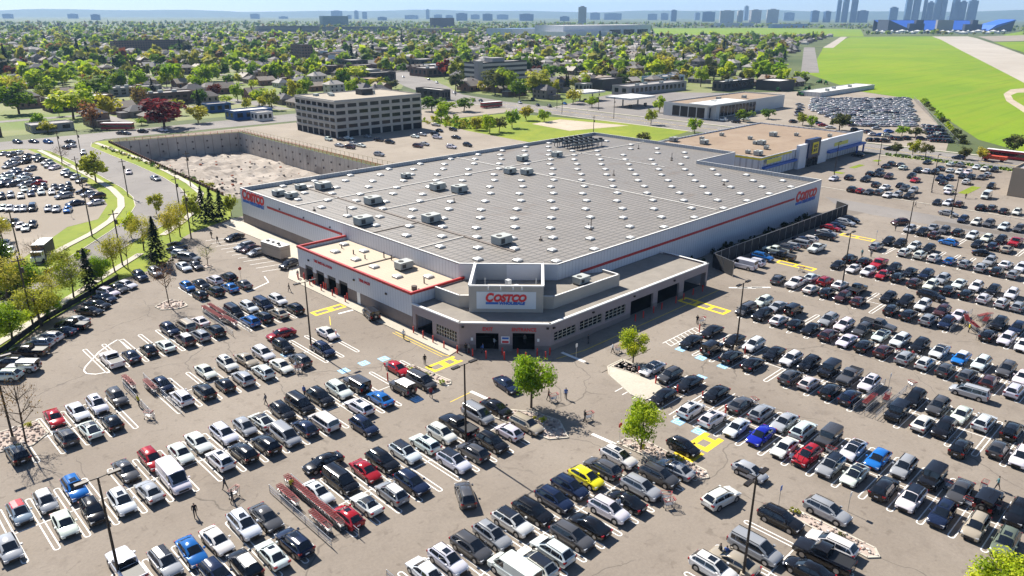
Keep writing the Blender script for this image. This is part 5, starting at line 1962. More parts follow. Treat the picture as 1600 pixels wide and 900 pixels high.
BLDS = [('banded_office', 'grey banded mid-rise office with corner tower beside the arterial road', 'building', 369.6, 411.9, 49.0, 15.4, 18.0, 'band', 'grey', ''),
 ('brick_tower', 'dark brown brick tower block above the suburb', 'building', 433.8, 769.7, 12.6, 25.1, 18.6, 'brickband', 'dark', ''),
 ('low_apartments', 'low dark brick apartments behind the copper beech', 'building', 154.9, 458.6, 31.7, 14, 7.1, 'brown', 'grey', 'w2'),
 ('low_apartments', 'low dark apartments with pale roof left of the copper beech', 'building', 109.0, 464.7, 32.8, 14, 7.3, 'brown', 'white', 'w2'),
 ('low_apartments', 'grey brick apartments behind the dark conifer', 'building', 159.3, 526.1, 30.1, 14, 5.5, 'grey', 'grey', 'w2'),
 ('blue_shop', 'bright blue shop with upper windows beside the office', 'shop', 169.5, 405.0, 12.8, 8, 4.7, 'blue', 'grey', 'w1'),
 ('blue_shop', 'long low blue and white shop left of the office', 'shop', 165.9, 366.3, 20.6, 10.3, 4.7, 'blue', 'white', 'w1'),
 ('white_shop', 'white shop with dark glass front beside the office', 'shop', 173.3, 356.1, 7.9, 8, 4.3, 'white', 'grey', 'w1'),
 ('glass_showroom', 'glass-fronted car showroom with wide pale flat roof', 'showroom', 343.0, 208.4, 82.3, 26.6, 7.0, 'white', 'tan', 'glass'),
 ('grey_workshop', 'low grey workshop with small windows behind the filling station', 'building', 409.3, 308.6, 67.5, 14, 6.1, 'grey', 'grey', 'w1'),
 ('white_workshop', 'white and pale blue workshop in the suburb edge', 'building', 490.7, 344.5, 38.1, 14, 5.7, 'paleblue', 'grey', 'w1'),
 ('dark_workshop', 'dark cube workshop with white lower corner', 'building', 424.1, 342.9, 22.5, 11.3, 7.8, 'dark', 'grey', ''),
 ('small_shop', 'small grey shop left of the dark cube', 'shop', 410.6, 348.9, 9.7, 8, 5.2, 'grey', 'white', 'w1'),
 ('dark_shed', 'dark shed with white flat roof at the machinery yard', 'shed', 482.8, 283.2, 43.7, 8, 6.5, 'dark', 'white', 'w1'),
 ('dark_shed', 'long dark machinery shed beside the airfield', 'shed', 512.4, 256.3, 23.1, 17.6, 7.0, 'dark', 'white', ''),
 ('brown_shops', 'long brown row of shops below the brick tower', 'shop', 335.6, 601.8, 42.6, 14, 7.4, 'brown', 'grey', 'w1'),
 ('white_shops', 'white two-storey shops below the brick tower', 'shop', 413.0, 729.3, 19.6, 9.8, 6.4, 'white', 'grey', 'w1'),
 ('grey_shops', 'row of grey shops on the bend of the arterial road', 'shop', 343.1, 508.3, 24.4, 12.2, 7.2, 'dark', 'grey', 'w1'),
 ('brick_shops', 'red brick shops beside the arterial road', 'shop', 407.5, 518.7, 26.8, 24.9, 7.3, 'brown', 'grey', 'w1'),
 ('flat_shops', 'dark flat shops with pale roof right behind the grey office', 'shop', 301.4, 370.3, 7.2, 25.9, 6.2, 'dark', 'white', 'w1'),
 ('container_row', 'row of white shipping containers behind the packed storage lot', 'containers', 495.6, 218.7, 89.6, 14, 3, 'contain', 'white', ''),
 ('aircraft_hangar', 'huge pale aircraft hangar with tall blue doors', 'hangar', 1336.6, 1200.4, 333.1, 90, 27.4, 'hangar', 'white', 'doors'),
 ('aircraft_hangar', 'long lower hangar wing left of the tall hangar', 'hangar', 1315.7, 1345.3, 165.2, 90, 18.7, 'hangar', 'blue', ''),
 ('aircraft_hangar', 'low white hangar annex in front of the tall hangar', 'hangar', 1305.3, 1164.6, 162.5, 90, 14.7, 'hangar', 'white', ''),
 ('factory', 'long brown factory left of the hangars', 'factory', 1247.2, 1615.9, 167.9, 40.6, 15.5, 'tan', 'grey', ''),
 ('townhouse_row', 'long row of white and dark townhouses at the suburb edge', 'townhouses', 986.7, 1971.5, 184.6, 14.5, 19.3, 'band', 'dark', ''),
 ('townhouse_row', 'middle row of dark townhouses right of the dome', 'townhouses', 1164.6, 1933.2, 243.9, 14, 16.8, 'band', 'dark', ''),
 ('townhouse_row', 'dark gabled townhouse row at upper left', 'townhouses', 348.3, 1103.7, 94.4, 14, 16.0, 'brickband', 'dark', ''),
 ('glass_midrise', 'green glass mid-rise left of the dome', 'building', 1748.1, 2913.1, 124.3, 25.3, 42.6, 'glass', 'white', ''),
 ('dark_midrise', 'dark mid-rise block on the far tree line', 'building', 2034.4, 2544.5, 116.2, 16.7, 36.9, 'brickband', 'dark', ''),
 ('warehouse_shed', 'long white shed on the far field', 'shed', 3285.5, 1986.7, 340, 17.1, 17.0, 'white', 'white', ''),
 ('warehouse_shed', 'long dark station roof under the tall towers', 'shed', 3164.3, 1649.5, 340, 14.7, 15.5, 'paleblue', 'grey', ''),
 ('warehouse_shed', 'white tank farm sheds behind the stadium', 'shed', 11213.8, 3403.1, 340, 30.4, 54.4, 'white', 'white', ''),
 ('service_building', 'grey-topped brown building cut by the right edge', 'building', 257.7, 10, 50, 43.3, 8.5, 'tan', 'grey', ''),
 ('road_shop', 'dark flat-roofed shop, third from the near end, right side of the arterial road', 'shop', 426.1, 517.2, 18.3, 15.0, 8, 'dark', 'grey', 'w1'),
 ('road_shop', 'dark flat-roofed shop, fourth from the near end, right side of the arterial road', 'shop', 442.8, 551.0, 15.6, 12.0, 6.5, 'dark', 'grey', 'w1'),
 ('road_shop', 'pale blue flat-roofed shop, fifth from the near end, right side of the arterial road', 'shop', 457.7, 584.8, 21.7, 15.3, 5, 'paleblue', 'white', 'w1'),
 ('road_shop', 'dark flat-roofed shop, sixth from the near end, right side of the arterial road', 'shop', 477.4, 618.7, 23.9, 22.8, 8, 'dark', 'grey', 'w1'),
 ('road_shop', 'pale blue flat-roofed shop, seventh from the near end, right side of the arterial road', 'shop', 492.4, 652.5, 16.6, 19.0, 4.2, 'paleblue', 'tan', 'w1'),
 ('road_shop', 'tan flat-roofed shop, eighth from the near end, right side of the arterial road', 'shop', 509.9, 686.3, 21.2, 13.2, 4.2, 'tan', 'grey', ''),
 ('road_shop', 'pale blue flat-roofed shop, ninth from the near end, right side of the arterial road', 'shop', 530.5, 720.1, 16.8, 18.8, 5, 'paleblue', 'white', ''),
 ('road_shop', 'grey flat-roofed shop, tenth from the near end, right side of the arterial road', 'shop', 547.5, 753.9, 22.0, 13.0, 5, 'grey', 'white', ''),
 ('road_shop', 'brown flat-roofed shop, eleventh from the near end, right side of the arterial road', 'shop', 562.9, 787.8, 18.2, 23.6, 5, 'brown', 'grey', ''),
 ('road_shop', 'dark flat-roofed shop, twelfth from the near end, right side of the arterial road', 'shop', 585.0, 821.6, 17.5, 17.1, 8, 'dark', 'grey', ''),
 ('road_shop', 'grey flat-roofed shop, thirteenth from the near end, right side of the arterial road', 'shop', 599.0, 855.4, 18.3, 15.7, 4.2, 'grey', 'grey', ''),
 ('road_shop', 'dark flat-roofed shop, first from the near end, left side of the arterial road', 'shop', 325.1, 481.8, 13.8, 20.4, 5, 'dark', 'tan', 'w1'),
 ('road_shop', 'pale blue flat-roofed shop, second from the near end, left side of the arterial road', 'shop', 345.9, 515.6, 19.8, 14.5, 5, 'paleblue', 'tan', 'w1'),
 ('road_shop', 'grey flat-roofed shop, third from the near end, left side of the arterial road', 'shop', 365.0, 549.4, 16.7, 22.7, 6.5, 'grey', 'white', 'w1'),
 ('road_shop', 'brown flat-roofed shop, fourth from the near end, left side of the arterial road', 'shop', 378.5, 583.2, 23.2, 14.4, 8, 'brown', 'grey', 'w1'),
 ('road_shop', 'tan flat-roofed shop, fifth from the near end, left side of the arterial road', 'shop', 399.1, 617.0, 20.4, 24.6, 5, 'tan', 'grey', 'w1'),
 ('road_shop', 'dark flat-roofed shop, sixth from the near end, left side of the arterial road', 'shop', 418.2, 650.9, 19.5, 24.4, 8, 'dark', 'grey', 'w1'),
 ('road_shop', 'tan flat-roofed shop, seventh from the near end, left side of the arterial road', 'shop', 433.9, 684.7, 23.3, 15.4, 4.2, 'tan', 'grey', 'w1'),
 ('road_shop', 'brown flat-roofed shop, eighth from the near end, left side of the arterial road', 'shop', 452.1, 718.5, 18.3, 23.7, 4.2, 'brown', 'tan', ''),
 ('road_shop', 'pale blue flat-roofed shop, ninth from the near end, left side of the arterial road', 'shop', 465.1, 752.3, 15.7, 17.5, 6.5, 'paleblue', 'grey', ''),
 ('road_shop', 'grey flat-roofed shop, tenth from the near end, left side of the arterial road', 'shop', 488.3, 786.1, 21.2, 18.7, 6.5, 'grey', 'grey', ''),
 ('road_shop', 'brown flat-roofed shop, eleventh from the near end, left side of the arterial road', 'shop', 500.0, 820.0, 15.3, 23.7, 5, 'brown', 'grey', ''),
 ('road_shop', 'dark flat-roofed shop, twelfth from the near end, left side of the arterial road', 'shop', 520.2, 853.8, 22.9, 18.7, 5, 'dark', 'tan', ''),
 ('road_shop', 'pale blue flat-roofed shop, thirteenth from the near end, left side of the arterial road', 'shop', 535.7, 887.6, 20.9, 17.4, 5, 'paleblue', 'white', ''),
 ('road_shop', 'grey low shop, first from left, along the road above the excavation', 'shop', -41.4, 385.0, 17, 11, 6, 'grey', 'grey', 'w1'),
 ('road_shop', 'grey low shop, second from left, along the road above the excavation', 'shop', -17.5, 385.4, 17, 11, 3.6, 'grey', 'white', 'w1'),
 ('road_shop', 'white low shop, third from left, along the road above the excavation', 'shop', 5.6, 383.6, 17, 11, 6, 'white', 'grey', 'w1'),
 ('road_shop', 'white low shop, fourth from left, along the road above the excavation', 'shop', 33.7, 383.4, 17, 11, 6, 'white', 'grey', 'w1'),
 ('road_shop', 'brown low shop, fifth from left, along the road above the excavation', 'shop', 53.8, 386.2, 17, 11, 4.2, 'brown', 'grey', 'w1'),
 ('road_shop', 'grey low shop, sixth from left, along the road above the excavation', 'shop', 82.3, 386.7, 17, 11, 3.6, 'grey', 'grey', 'w1')]
CANOPIES = [(363, 272, 12, 9, 'open canopy of the nearer filling station'),
 (368, 310, 10, 7, 'white canopy of the farther filling station')]
KEEP = [(394.0, 420.0, 31.0),
 (440.0, 782.0, 19.0),
 (171.0, 466.0, 22.0),
 (125.0, 472.0, 23.0),
 (174.0, 533.0, 22.0),
 (176.0, 409.0, 13.0),
 (176.0, 371.0, 17.0),
 (177.0, 360.0, 11.0),
 (384.0, 222.0, 48.0),
 (343, 222, 27),
 (384, 222, 27),
 (425, 222, 27),
 (443.0, 316.0, 39.0),
 (409, 316, 21),
 (443, 316, 21),
 (477, 316, 21),
 (510.0, 352.0, 25.0),
 (435.0, 349.0, 18.0),
 (415.0, 353.0, 11.0),
 (505.0, 287.0, 27.0),
 (524.0, 265.0, 20.0),
 (357.0, 609.0, 27.0),
 (423.0, 734.0, 16.0),
 (355.0, 514.0, 19.0),
 (421.0, 531.0, 23.0),
 (305.0, 383.0, 18.0),
 (540.0, 226.0, 50.0),
 (496, 226, 21),
 (540, 226, 21),
 (585, 226, 21),
 (1337, 1245, 59),
 (1367, 1245, 59),
 (1397, 1245, 59),
 (1427, 1245, 59),
 (1458, 1245, 59),
 (1488, 1245, 59),
 (1518, 1245, 59),
 (1549, 1245, 59),
 (1579, 1245, 59),
 (1609, 1245, 59),
 (1639, 1245, 59),
 (1670, 1245, 59),
 (1398.0, 1390.0, 99.0),
 (1316, 1390, 59),
 (1349, 1390, 59),
 (1382, 1390, 59),
 (1415, 1390, 59),
 (1448, 1390, 59),
 (1481, 1390, 59),
 (1387.0, 1210.0, 98.0),
 (1305, 1210, 59),
 (1338, 1210, 59),
 (1370, 1210, 59),
 (1403, 1210, 59),
 (1435, 1210, 59),
 (1468, 1210, 59),
 (1331.0, 1636.0, 91.0),
 (1247, 1636, 34),
 (1281, 1636, 34),
 (1314, 1636, 34),
 (1348, 1636, 34),
 (1381, 1636, 34),
 (1415, 1636, 34),
 (1079.0, 1979.0, 98.0),
 (987, 1979, 21),
 (1017, 1979, 21),
 (1048, 1979, 21),
 (1079, 1979, 21),
 (1110, 1979, 21),
 (1141, 1979, 21),
 (1171, 1979, 21),
 (1165, 1940, 21),
 (1195, 1940, 21),
 (1226, 1940, 21),
 (1256, 1940, 21),
 (1287, 1940, 21),
 (1317, 1940, 21),
 (1347, 1940, 21),
 (1378, 1940, 21),
 (1408, 1940, 21),
 (395.0, 1111.0, 53.0),
 (348, 1111, 21),
 (380, 1111, 21),
 (411, 1111, 21),
 (443, 1111, 21),
 (1810.0, 2926.0, 68.0),
 (1748, 2926, 27),
 (1779, 2926, 27),
 (1810, 2926, 27),
 (1841, 2926, 27),
 (1872, 2926, 27),
 (2093.0, 2553.0, 64.0),
 (2034, 2553, 22),
 (2073, 2553, 22),
 (2112, 2553, 22),
 (2151, 2553, 22),
 (3286, 1995, 23),
 (3316, 1995, 23),
 (3347, 1995, 23),
 (3378, 1995, 23),
 (3409, 1995, 23),
 (3440, 1995, 23),
 (3471, 1995, 23),
 (3502, 1995, 23),
 (3533, 1995, 23),
 (3564, 1995, 23),
 (3595, 1995, 23),
 (3626, 1995, 23),
 (3164, 1657, 21),
 (3195, 1657, 21),
 (3226, 1657, 21),
 (3257, 1657, 21),
 (3288, 1657, 21),
 (3319, 1657, 21),
 (3350, 1657, 21),
 (3381, 1657, 21),
 (3412, 1657, 21),
 (3442, 1657, 21),
 (3473, 1657, 21),
 (3504, 1657, 21),
 (11214, 3418, 29),
 (11245, 3418, 29),
 (11276, 3418, 29),
 (11307, 3418, 29),
 (11337, 3418, 29),
 (11368, 3418, 29),
 (11399, 3418, 29),
 (11430, 3418, 29),
 (11461, 3418, 29),
 (11492, 3418, 29),
 (11523, 3418, 29),
 (11554, 3418, 29),
 (435, 525, 16),
 (451, 557, 14),
 (469, 592, 18),
 (489, 630, 19),
 (501, 662, 16),
 (520, 693, 18),
 (539, 730, 16),
 (559, 760, 18),
 (572, 800, 19),
 (594, 830, 16),
 (608, 863, 16),
 (332, 492, 17),
 (356, 523, 17),
 (373, 561, 19),
 (390, 590, 19),
 (409, 629, 20),
 (428, 663, 20),
 (446, 692, 19),
 (461, 730, 19),
 (473, 761, 16),
 (499, 795, 18),
 (508, 832, 19),
 (532, 863, 19),
 (546, 896, 18),
 (-33, 390, 15),
 (-9, 390, 15),
 (14, 389, 15),
 (42, 388, 15),
 (62, 391, 15),
 (90, 392, 15),
 (64.7, 62.2, 9.48),
 (85.7, 61.0, 8.219999999999999),
 (66.7, 45.5, 8.709999999999999),
 (68.4, 7.3, 9.76),
 (13.3, 98.9, 8.92),
 (44.1, 133.6, 8.36),
 (58.9, 151.4, 8.01),
 (52.2, 160.8, 8.709999999999999),
 (36.4, 152.1, 9.83),
 (74.1, 188.7, 7.449999999999999),
 (75.6, 187.2, 7.449999999999999),
 (77.3, 185.6, 7.449999999999999),
 (81.2, 188.2, 7.73),
 (33.1, 150.9, 9.55),
 (30.2, 153.7, 8.85),
 (26.8, 141.8, 9.129999999999999),
 (25.0, 139.6, 11.37),
 (19.8, 135.4, 10.11),
 (23.8, 157.5, 11.86),
 (26.7, 161.9, 10.530000000000001),
 (43.7, 161.3, 9.059999999999999),
 (39.3, 154.8, 8.36),
 (53.4, 172.4, 9.41),
 (46.4, 161.6, 8.08),
 (60.1, 174.3, 8.78),
 (63.8, 178.1, 8.92),
 (70.3, 186.3, 8.15),
 (69.3, 257.9, 11.719999999999999),
 (70.4, 298.1, 9.76),
 (32.7, 173.6, 8.219999999999999),
 (26.7, 158.5, 10.530000000000001),
 (36.2, 168.5, 8.78),
 (55.0, 185.0, 8.01),
 (67.8, 203.7, 7.869999999999999),
 (32.5, 202.1, 9.2),
 (25.7, 170.4, 9.2),
 (307.9, 102.9, 8.64),
 (309.7, 97.5, 8.85),
 (307.4, 92.2, 8.64),
 (315.0, 81.3, 8.64),
 (317.0, 75.9, 8.64),
 (344.4, 72.6, 10.81),
 (356.0, 95.8, 7.869999999999999),
 (354.7, 145.2, 12.7),
 (358.8, 164.9, 10.11),
 (353.4, 157.9, 8.64),
 (357.6, 118.5, 9.48),
 (358.1, 113.0, 10.32),
 (411.8, 118.6, 8.57),
 (298.4, 186.9, 9.969999999999999),
 (306.4, 216.6, 9.899999999999999),
 (349.7, 242.2, 11.02),
 (350.4, 191.7, 11.58),
 (368.6, 188.1, 10.39),
 (348.0, 303.4, 13.19),
 (341.1, 282.8, 11.3),
 (262.2, 330.8, 14.94),
 (265.0, 320.5, 12.35),
 (275.1, 318.9, 13.469999999999999),
 (239.4, 294.7, 10.81),
 (233.1, 261.4, 10.39),
 (230.7, 250.1, 10.25),
 (236.5, 250.0, 10.32),
 (249.4, 254.8, 10.879999999999999),
 (273.7, 269.5, 10.879999999999999),
 (276.8, 260.0, 10.39),
 (256.5, 184.5, 9.129999999999999),
 (201.0, 395.3, 12.35),
 (257.3, 458.6, 14.94),
 (235.5, 440.8, 12.07),
 (338.3, 520.6, 20.33),
 (319.1, 464.4, 16.27),
 (320.8, 449.6, 13.469999999999999),
 (131.9, 367.1, 20.4),
 (110.2, 427.8, 20.4),
 (95.7, 469.4, 20.4),
 (256.0, 602.6, 20.4),
 (149.8, 371.6, 12.559999999999999),
 (148.6, 520.4, 20.4),
 (133.7, 588.7, 20.4),
 (184.6, 525.0, 11.58),
 (166.1, 823.6, 17.810000000000002),
 (126.7, 380.8, 9.27),
 (87.6, 383.7, 10.6),
 (298.6, 829.3, 20.4),
 (207.0, 482.6, 11.79),
 (196.9, 442.2, 11.3),
 (575.6, 397.4, 20.4),
 (502.2, 373.1, 16.060000000000002),
 (868.0, 534.6, 20.4),
 (467.6, 429.3, 20.4),
 (435.8, 416.9, 15.639999999999999),
 (566.2, 340.8, 19.0),
 (719.2, 838.2, 20.4),
 (587.5, 636.1, 16.2),
 (363, 272, 20),
 (368, 310, 20),
 (3057, 935, 380),
 (2757, 855, 300)]
DOME = (1128, 1784, 0)
STAD = (3057, 935, -34.6, 244)
TENTS = [(2671, 1019, 6),
 (2545, 955, 9),
 (2431, 898, 14),
 (2642, 961, 6),
 (2520, 901, 9),
 (2746, 967, 14),
 (2615, 905, 6),
 (2497, 850, 9),
 (2715, 909, 14),
 (2589, 852, 6),
 (2822, 914, 9),
 (2686, 854, 14),
 (2564, 801, 6),
 (2789, 857, 9),
 (2658, 802, 14),
 (2898, 860, 6),
 (2758, 803, 9),
 (2631, 752, 14),
 (2863, 804, 6),
 (2728, 752, 9),
 (2975, 805, 14),
 (2830, 751, 6),
 (2699, 702, 9),
 (2939, 751, 14),
 (2798, 701, 6),
 (3054, 750, 9)]
TRACTORS = [(512.4, 256.3, 'green tractor left of the long dark shed'),
 (512.6, 237.7, 'green tractor beside the container row'),
 (542.0, 248.8, 'green tractor in the middle of the machinery yard'),
 (601.6, 267.5, 'green combine at the airfield end of the yard'),
 (593.9, 258.9, 'green machine nearest the airfield grass'),
 (493.9, 231.4, 'green tractor at the near corner of the yard')]
TOWERS = [(411, 2567, 41, 32, 47, 3, 'dark squat tower, 1st from left on the skyline'),
 (1701, 8838, 75, 32, 39, 0, 'hazy blue-grey slab tower, 2nd from left on the skyline'),
 (1876, 8802, 88, 32, 40, 0, 'hazy blue-grey slab tower, 3rd from left on the skyline'),
 (2405, 8673, 91, 32, 42, 0, 'hazy blue-grey slab tower, 4th from left on the skyline'),
 (2018, 6703, 62, 32, 40, 2, 'deep blue slab tower, 5th from left on the skyline'),
 (3884, 8119, 151, 32, -4, 0, 'hazy blue-grey slab tower, 6th from left on the skyline'),
 (4013, 8056, 92, 32, 48, 0, 'hazy blue-grey slab tower, 7th from left on the skyline'),
 (4273, 7921, 93, 32, 23, 0, 'hazy blue-grey slab tower, 8th from left on the skyline'),
 (4764, 7636, 122, 32, 84, 0, 'hazy blue-grey slab tower, 9th from left on the skyline'),
 (4877, 7564, 41, 32, 38, 0, 'hazy blue-grey squat tower, 10th from left on the skyline'),
 (4943, 7521, 41, 32, 85, 0, 'hazy blue-grey slim tower, 11th from left on the skyline'),
 (5018, 7471, 48, 32, 72, 0, 'hazy blue-grey slim tower, 12th from left on the skyline'),
 (4025, 5727, 80, 32, 26, 2, 'deep blue slab tower, 13th from left on the skyline'),
 (5438, 7172, 151, 32, 40, 0, 'hazy blue-grey slab tower, 14th from left on the skyline'),
 (5581, 7060, 34, 32, 101, 0, 'hazy blue-grey slim tower, 15th from left on the skyline'),
 (5670, 6990, 90, 32, 48, 0, 'hazy blue-grey slab tower, 16th from left on the skyline'),
 (5767, 6910, 83, 32, 42, 0, 'hazy blue-grey slab tower, 17th from left on the skyline'),
 (4568, 5304, 97, 32, 60, 2, 'deep blue slab tower, 18th from left on the skyline'),
 (5989, 6718, 97, 32, 49, 0, 'hazy blue-grey slab tower, 19th from left on the skyline'),
 (4738, 5152, 86, 32, 55, 2, 'deep blue slab tower, 20th from left on the skyline'),
 (6215, 6510, 132, 32, 50, 0, 'hazy blue-grey slab tower, 21st from left on the skyline'),
 (4983, 4916, 124, 32, 56, 2, 'deep blue slab tower, 22nd from left on the skyline'),
 (5214, 4670, 81, 32, 36, 2, 'deep blue slab tower, 23rd from left on the skyline'),
 (3189, 2734, 42, 32, 89, 1, 'pale beige slim tower, 24th from left on the skyline'),
 (6924, 5749, 110, 32, 74, 0, 'hazy blue-grey slab tower, 25th from left on the skyline'),
 (7049, 5596, 199, 32, 68, 0, 'hazy blue-grey slab tower, 26th from left on the skyline'),
 (7314, 5244, 102, 32, 63, 0, 'hazy blue-grey slab tower, 27th from left on the skyline'),
 (7390, 5138, 82, 32, 70, 0, 'hazy blue-grey slab tower, 28th from left on the skyline'),
 (5791, 3933, 47, 32, 91, 2, 'deep blue slim tower, 29th from left on the skyline'),
 (7585, 4844, 54, 32, 77, 0, 'hazy blue-grey slim tower, 30th from left on the skyline'),
 (5951, 3686, 105, 32, 77, 2, 'deep blue slab tower, 31st from left on the skyline'),
 (5167, 3050, 98, 32, 82, 1, 'pale beige slab tower, 32nd from left on the skyline'),
 (5213, 2971, 36, 32, 82, 1, 'pale beige slim tower, 33rd from left on the skyline'),
 (7849, 4404, 40, 32, 144, 0, 'hazy blue-grey slim tower, 34th from left on the skyline'),
 (5264, 2879, 79, 32, 87, 1, 'pale beige slab tower, 35th from left on the skyline'),
 (5320, 2774, 79, 32, 91, 1, 'pale beige slab tower, 36th from left on the skyline'),
 (8056, 4013, 111, 32, 80, 0, 'hazy blue-grey slab tower, 37th from left on the skyline'),
 (6352, 2941, 60, 32, 88, 2, 'deep blue slab tower, 38th from left on the skyline'),
 (6391, 2855, 50, 32, 84, 2, 'deep blue slim tower, 39th from left on the skyline'),
 (6424, 2780, 30, 30, 171, 2, 'deep blue very tall tower, 40th from left on the skyline'),
 (6444, 2735, 40, 32, 200, 2, 'deep blue very tall tower, 41st from left on the skyline'),
 (6469, 2675, 40, 32, 185, 2, 'deep blue very tall tower, 42nd from left on the skyline'),
 (6495, 2611, 79, 32, 89, 2, 'deep blue slab tower, 43rd from left on the skyline'),
 (6574, 2404, 58, 32, 113, 2, 'deep blue slim tower, 44th from left on the skyline'),
 (6608, 2310, 43, 32, 200, 2, 'deep blue very tall tower, 45th from left on the skyline'),
 (6626, 2257, 43, 32, 200, 2, 'deep blue very tall tower, 46th from left on the skyline'),
 (6645, 2201, 19, 19, 182, 2, 'deep blue very tall tower, 47th from left on the skyline'),
 (6657, 2166, 33, 32, 150, 2, 'deep blue slim tower, 48th from left on the skyline'),
 (6671, 2121, 38, 32, 200, 2, 'deep blue very tall tower, 49th from left on the skyline'),
 (6684, 2080, 33, 32, 195, 2, 'deep blue very tall tower, 50th from left on the skyline'),
 (6707, 2005, 42, 32, 186, 2, 'deep blue very tall tower, 51st from left on the skyline'),
 (6721, 1956, 38, 32, 154, 2, 'deep blue very tall tower, 52nd from left on the skyline'),
 (6739, 1894, 61, 32, 162, 2, 'deep blue very tall tower, 53rd from left on the skyline'),
 (4929, 842, 69, 32, 109, 3, 'dark slab tower, 54th from left on the skyline')]
HAZE = 6e-05
RUNWAY = [(2248, 715),
 (1956, 602),
 (1380, 394),
 (892, 216),
 (732, 158),
 (658, 131),
 (943, 184),
 (1266, 280),
 (1653, 410),
 (2146, 580),
 (2331, 653)]
RUNGRASS = [(1853, 468),
 (1955, 438),
 (1951, 391),
 (1077, 211),
 (1358, 301),
 (1563, 372)]
TARMAC = [(2354, 635),
 (2633, 593),
 (2699, 545),
 (2054, 412),
 (2007, 450),
 (1901, 481)]
TRACK = [(700, 133),
 (673, 144),
 (653, 148),
 (611, 142),
 (561, 128),
 (496, 103),
 (438, 79),
 (471, 86),
 (529, 110),
 (573, 127),
 (605, 136),
 (629, 138),
 (657, 125)]
DRAIN = [(1258, 544),
 (1345, 479),
 (1407, 415),
 (1385, 408),
 (1234, 534)]
FARF = [(1613.0, 1155.6),
 (2643.1, 1889.9),
 (3151.6, 1657.5),
 (3191.4, 1281.4),
 (2094.8, 830.1),
 (1827.3, 958.3)]
GUIDE = [(32.3, 119.9),
 (32.5, 124.2),
 (32.2, 124.7),
 (30.8, 123.7),
 (28.6, 121.8),
 (25.3, 117.4),
 (24.8, 116.2),
 (24.8, 114.9),
 (25.7, 113.8),
 (27.5, 113.2)]
# ================================================================= SETTING
PIT = [(90, 206), (148, 206), (150, 329), (99, 339)]
PZ = -8.6


def ground_sheet():
    mb = MB()
    S = 20000
    outer = [(-S, -S), (S, -S), (S, S), (-S, S)]
    for i in range(4):
        j = (i + 1) % 4
        mb.poly([(*outer[i], 0), (*outer[j], 0), (*PIT[j], 0), (*PIT[i], 0)], 0)
    return struct(mb.build('ground', far_m))


ground_sheet()


def sheet(name, pts, m, z, kind='structure'):
    mb = MB()
    mb.poly([(x, y, z) for x, y in pts], 0)
    o = mb.build(name, m)
    o['kind'] = kind
    return o


ROAD_R = [(-12, 112), (-2, 122), (8, 134), (20.6, 147.8), (30.6, 158.1), (44.2, 170.8), (54.6, 181.7), (63, 189.5), (71.4, 197), (77.5, 206.4), (81.6, 217), (85, 231), (87.4, 251), (88.6, 279), (88.8, 304), (89.5, 331), (93, 342), (100, 348)]
ROAD_L = [(-20, 118), (-10, 128), (4, 140), (22.0, 158.5), (33.0, 171.1), (43, 182), (54, 195.3), (62, 207), (67, 217), (70.2, 228), (72.3, 243), (73.2, 262), (74.2, 280), (75, 304), (75, 330), (73, 340), (66, 346)]


def poly_between(a, b, m, z, name):
    """road surface between two kerb lines"""
    def along(p, t):
        L = [0]
        for i in range(1, len(p)):
            L.append(L[-1] + math.dist(p[i], p[i - 1]))
        s = t * L[-1]
        for i in range(1, len(p)):
            if s <= L[i] or i == len(p) - 1:
                f = (s - L[i - 1]) / (L[i] - L[i - 1])
                return (p[i - 1][0] + (p[i][0] - p[i - 1][0]) * f, p[i - 1][1] + (p[i][1] - p[i - 1][1]) * f)
    mb = MB()
    N = 40
    A = [along(a, i / N) for i in range(N + 1)]
    B = [along(b, i / N) for i in range(N + 1)]
    for i in range(N):
        mb.poly([(*A[i], z), (*A[i + 1], z), (*B[i + 1], z), (*B[i], z)])
    return struct(mb.build(name, m))


# suburb and verge sheets
sheet('suburb_ground', [(-900, 385), (305, 385), (305, 420), (420, 560), (700, 1000), (700, 1300), (-900, 1300)], earth_m, .02)
sheet('suburb_ground', [(345, 250), (640, 330), (1400, 900), (1300, 1300), (700, 1000), (420, 560), (345, 430)], earth_m, .02)
sheet('verge_grass', [(-40, 80), (-6, 110), (8, 120), (18.5, 130.5), (25.4, 139), (35.7, 148), (42.9, 154), (50, 156), (56, 160), (61, 167), (66, 175), (70, 180), (79, 184.5), (90, 206), (90.6, 215), (99.3, 339), (102, 343), (60, 350), (66, 300), (66, 240), (60, 222), (45, 208), (20, 182), (-60, 120)], grass_m, .02)
sheet('corner_lawn', [(45, 236), (56, 211), (66, 222), (70, 244), (66, 244), (62, 225), (57, 221)], grass_m, .035)
sheet('corner_lawn', [(27, 178), (44, 192), (52, 200), (47, 205), (30, 190)], grass_m, .035)
sheet('vacant_lawn', [(232, 300), (287, 296), (303, 230), (303, 192), (262, 184), (226, 205), (224, 262)], grass_m, .03)
sheet('vacant_dirt', [(266, 258), (289, 260), (296, 222), (262, 230)], dirt_m, .05)
sheet('airfield_grass', [(372, 92), (345, 66), (352, 10), (700, 20), (860, 178), (1580, 400), (2270, 716), (2010, 830), (1290, 575), (690, 318), (560, 222), (525, 168)], field_m, .03)
sheet('far_field', FARF, field_m, .03)
sheet('far_field', [(2600, 640), (4200, 900), (4200, 400), (1500, 60), (1000, 40), (1700, 300)], field_m, .03)
sheet('runway', RUNWAY, runway_m, .06)
sheet('runway_grass', RUNGRASS, field_m, .07)
sheet('tarmac', TARMAC, asphalt_tan, .06)
sheet('brown_track', TRACK, dirt_m, .06)
sheet('field_drain', DRAIN, grass_m, .05)
sheet('taxi_track', [(1288, 575), (1296, 561), (2010, 838), (2000, 850)], runway_m, .06)
sheet('service_road', [(700, 330), (712, 318), (1290, 590), (1280, 604)], asphalt_road, .06)
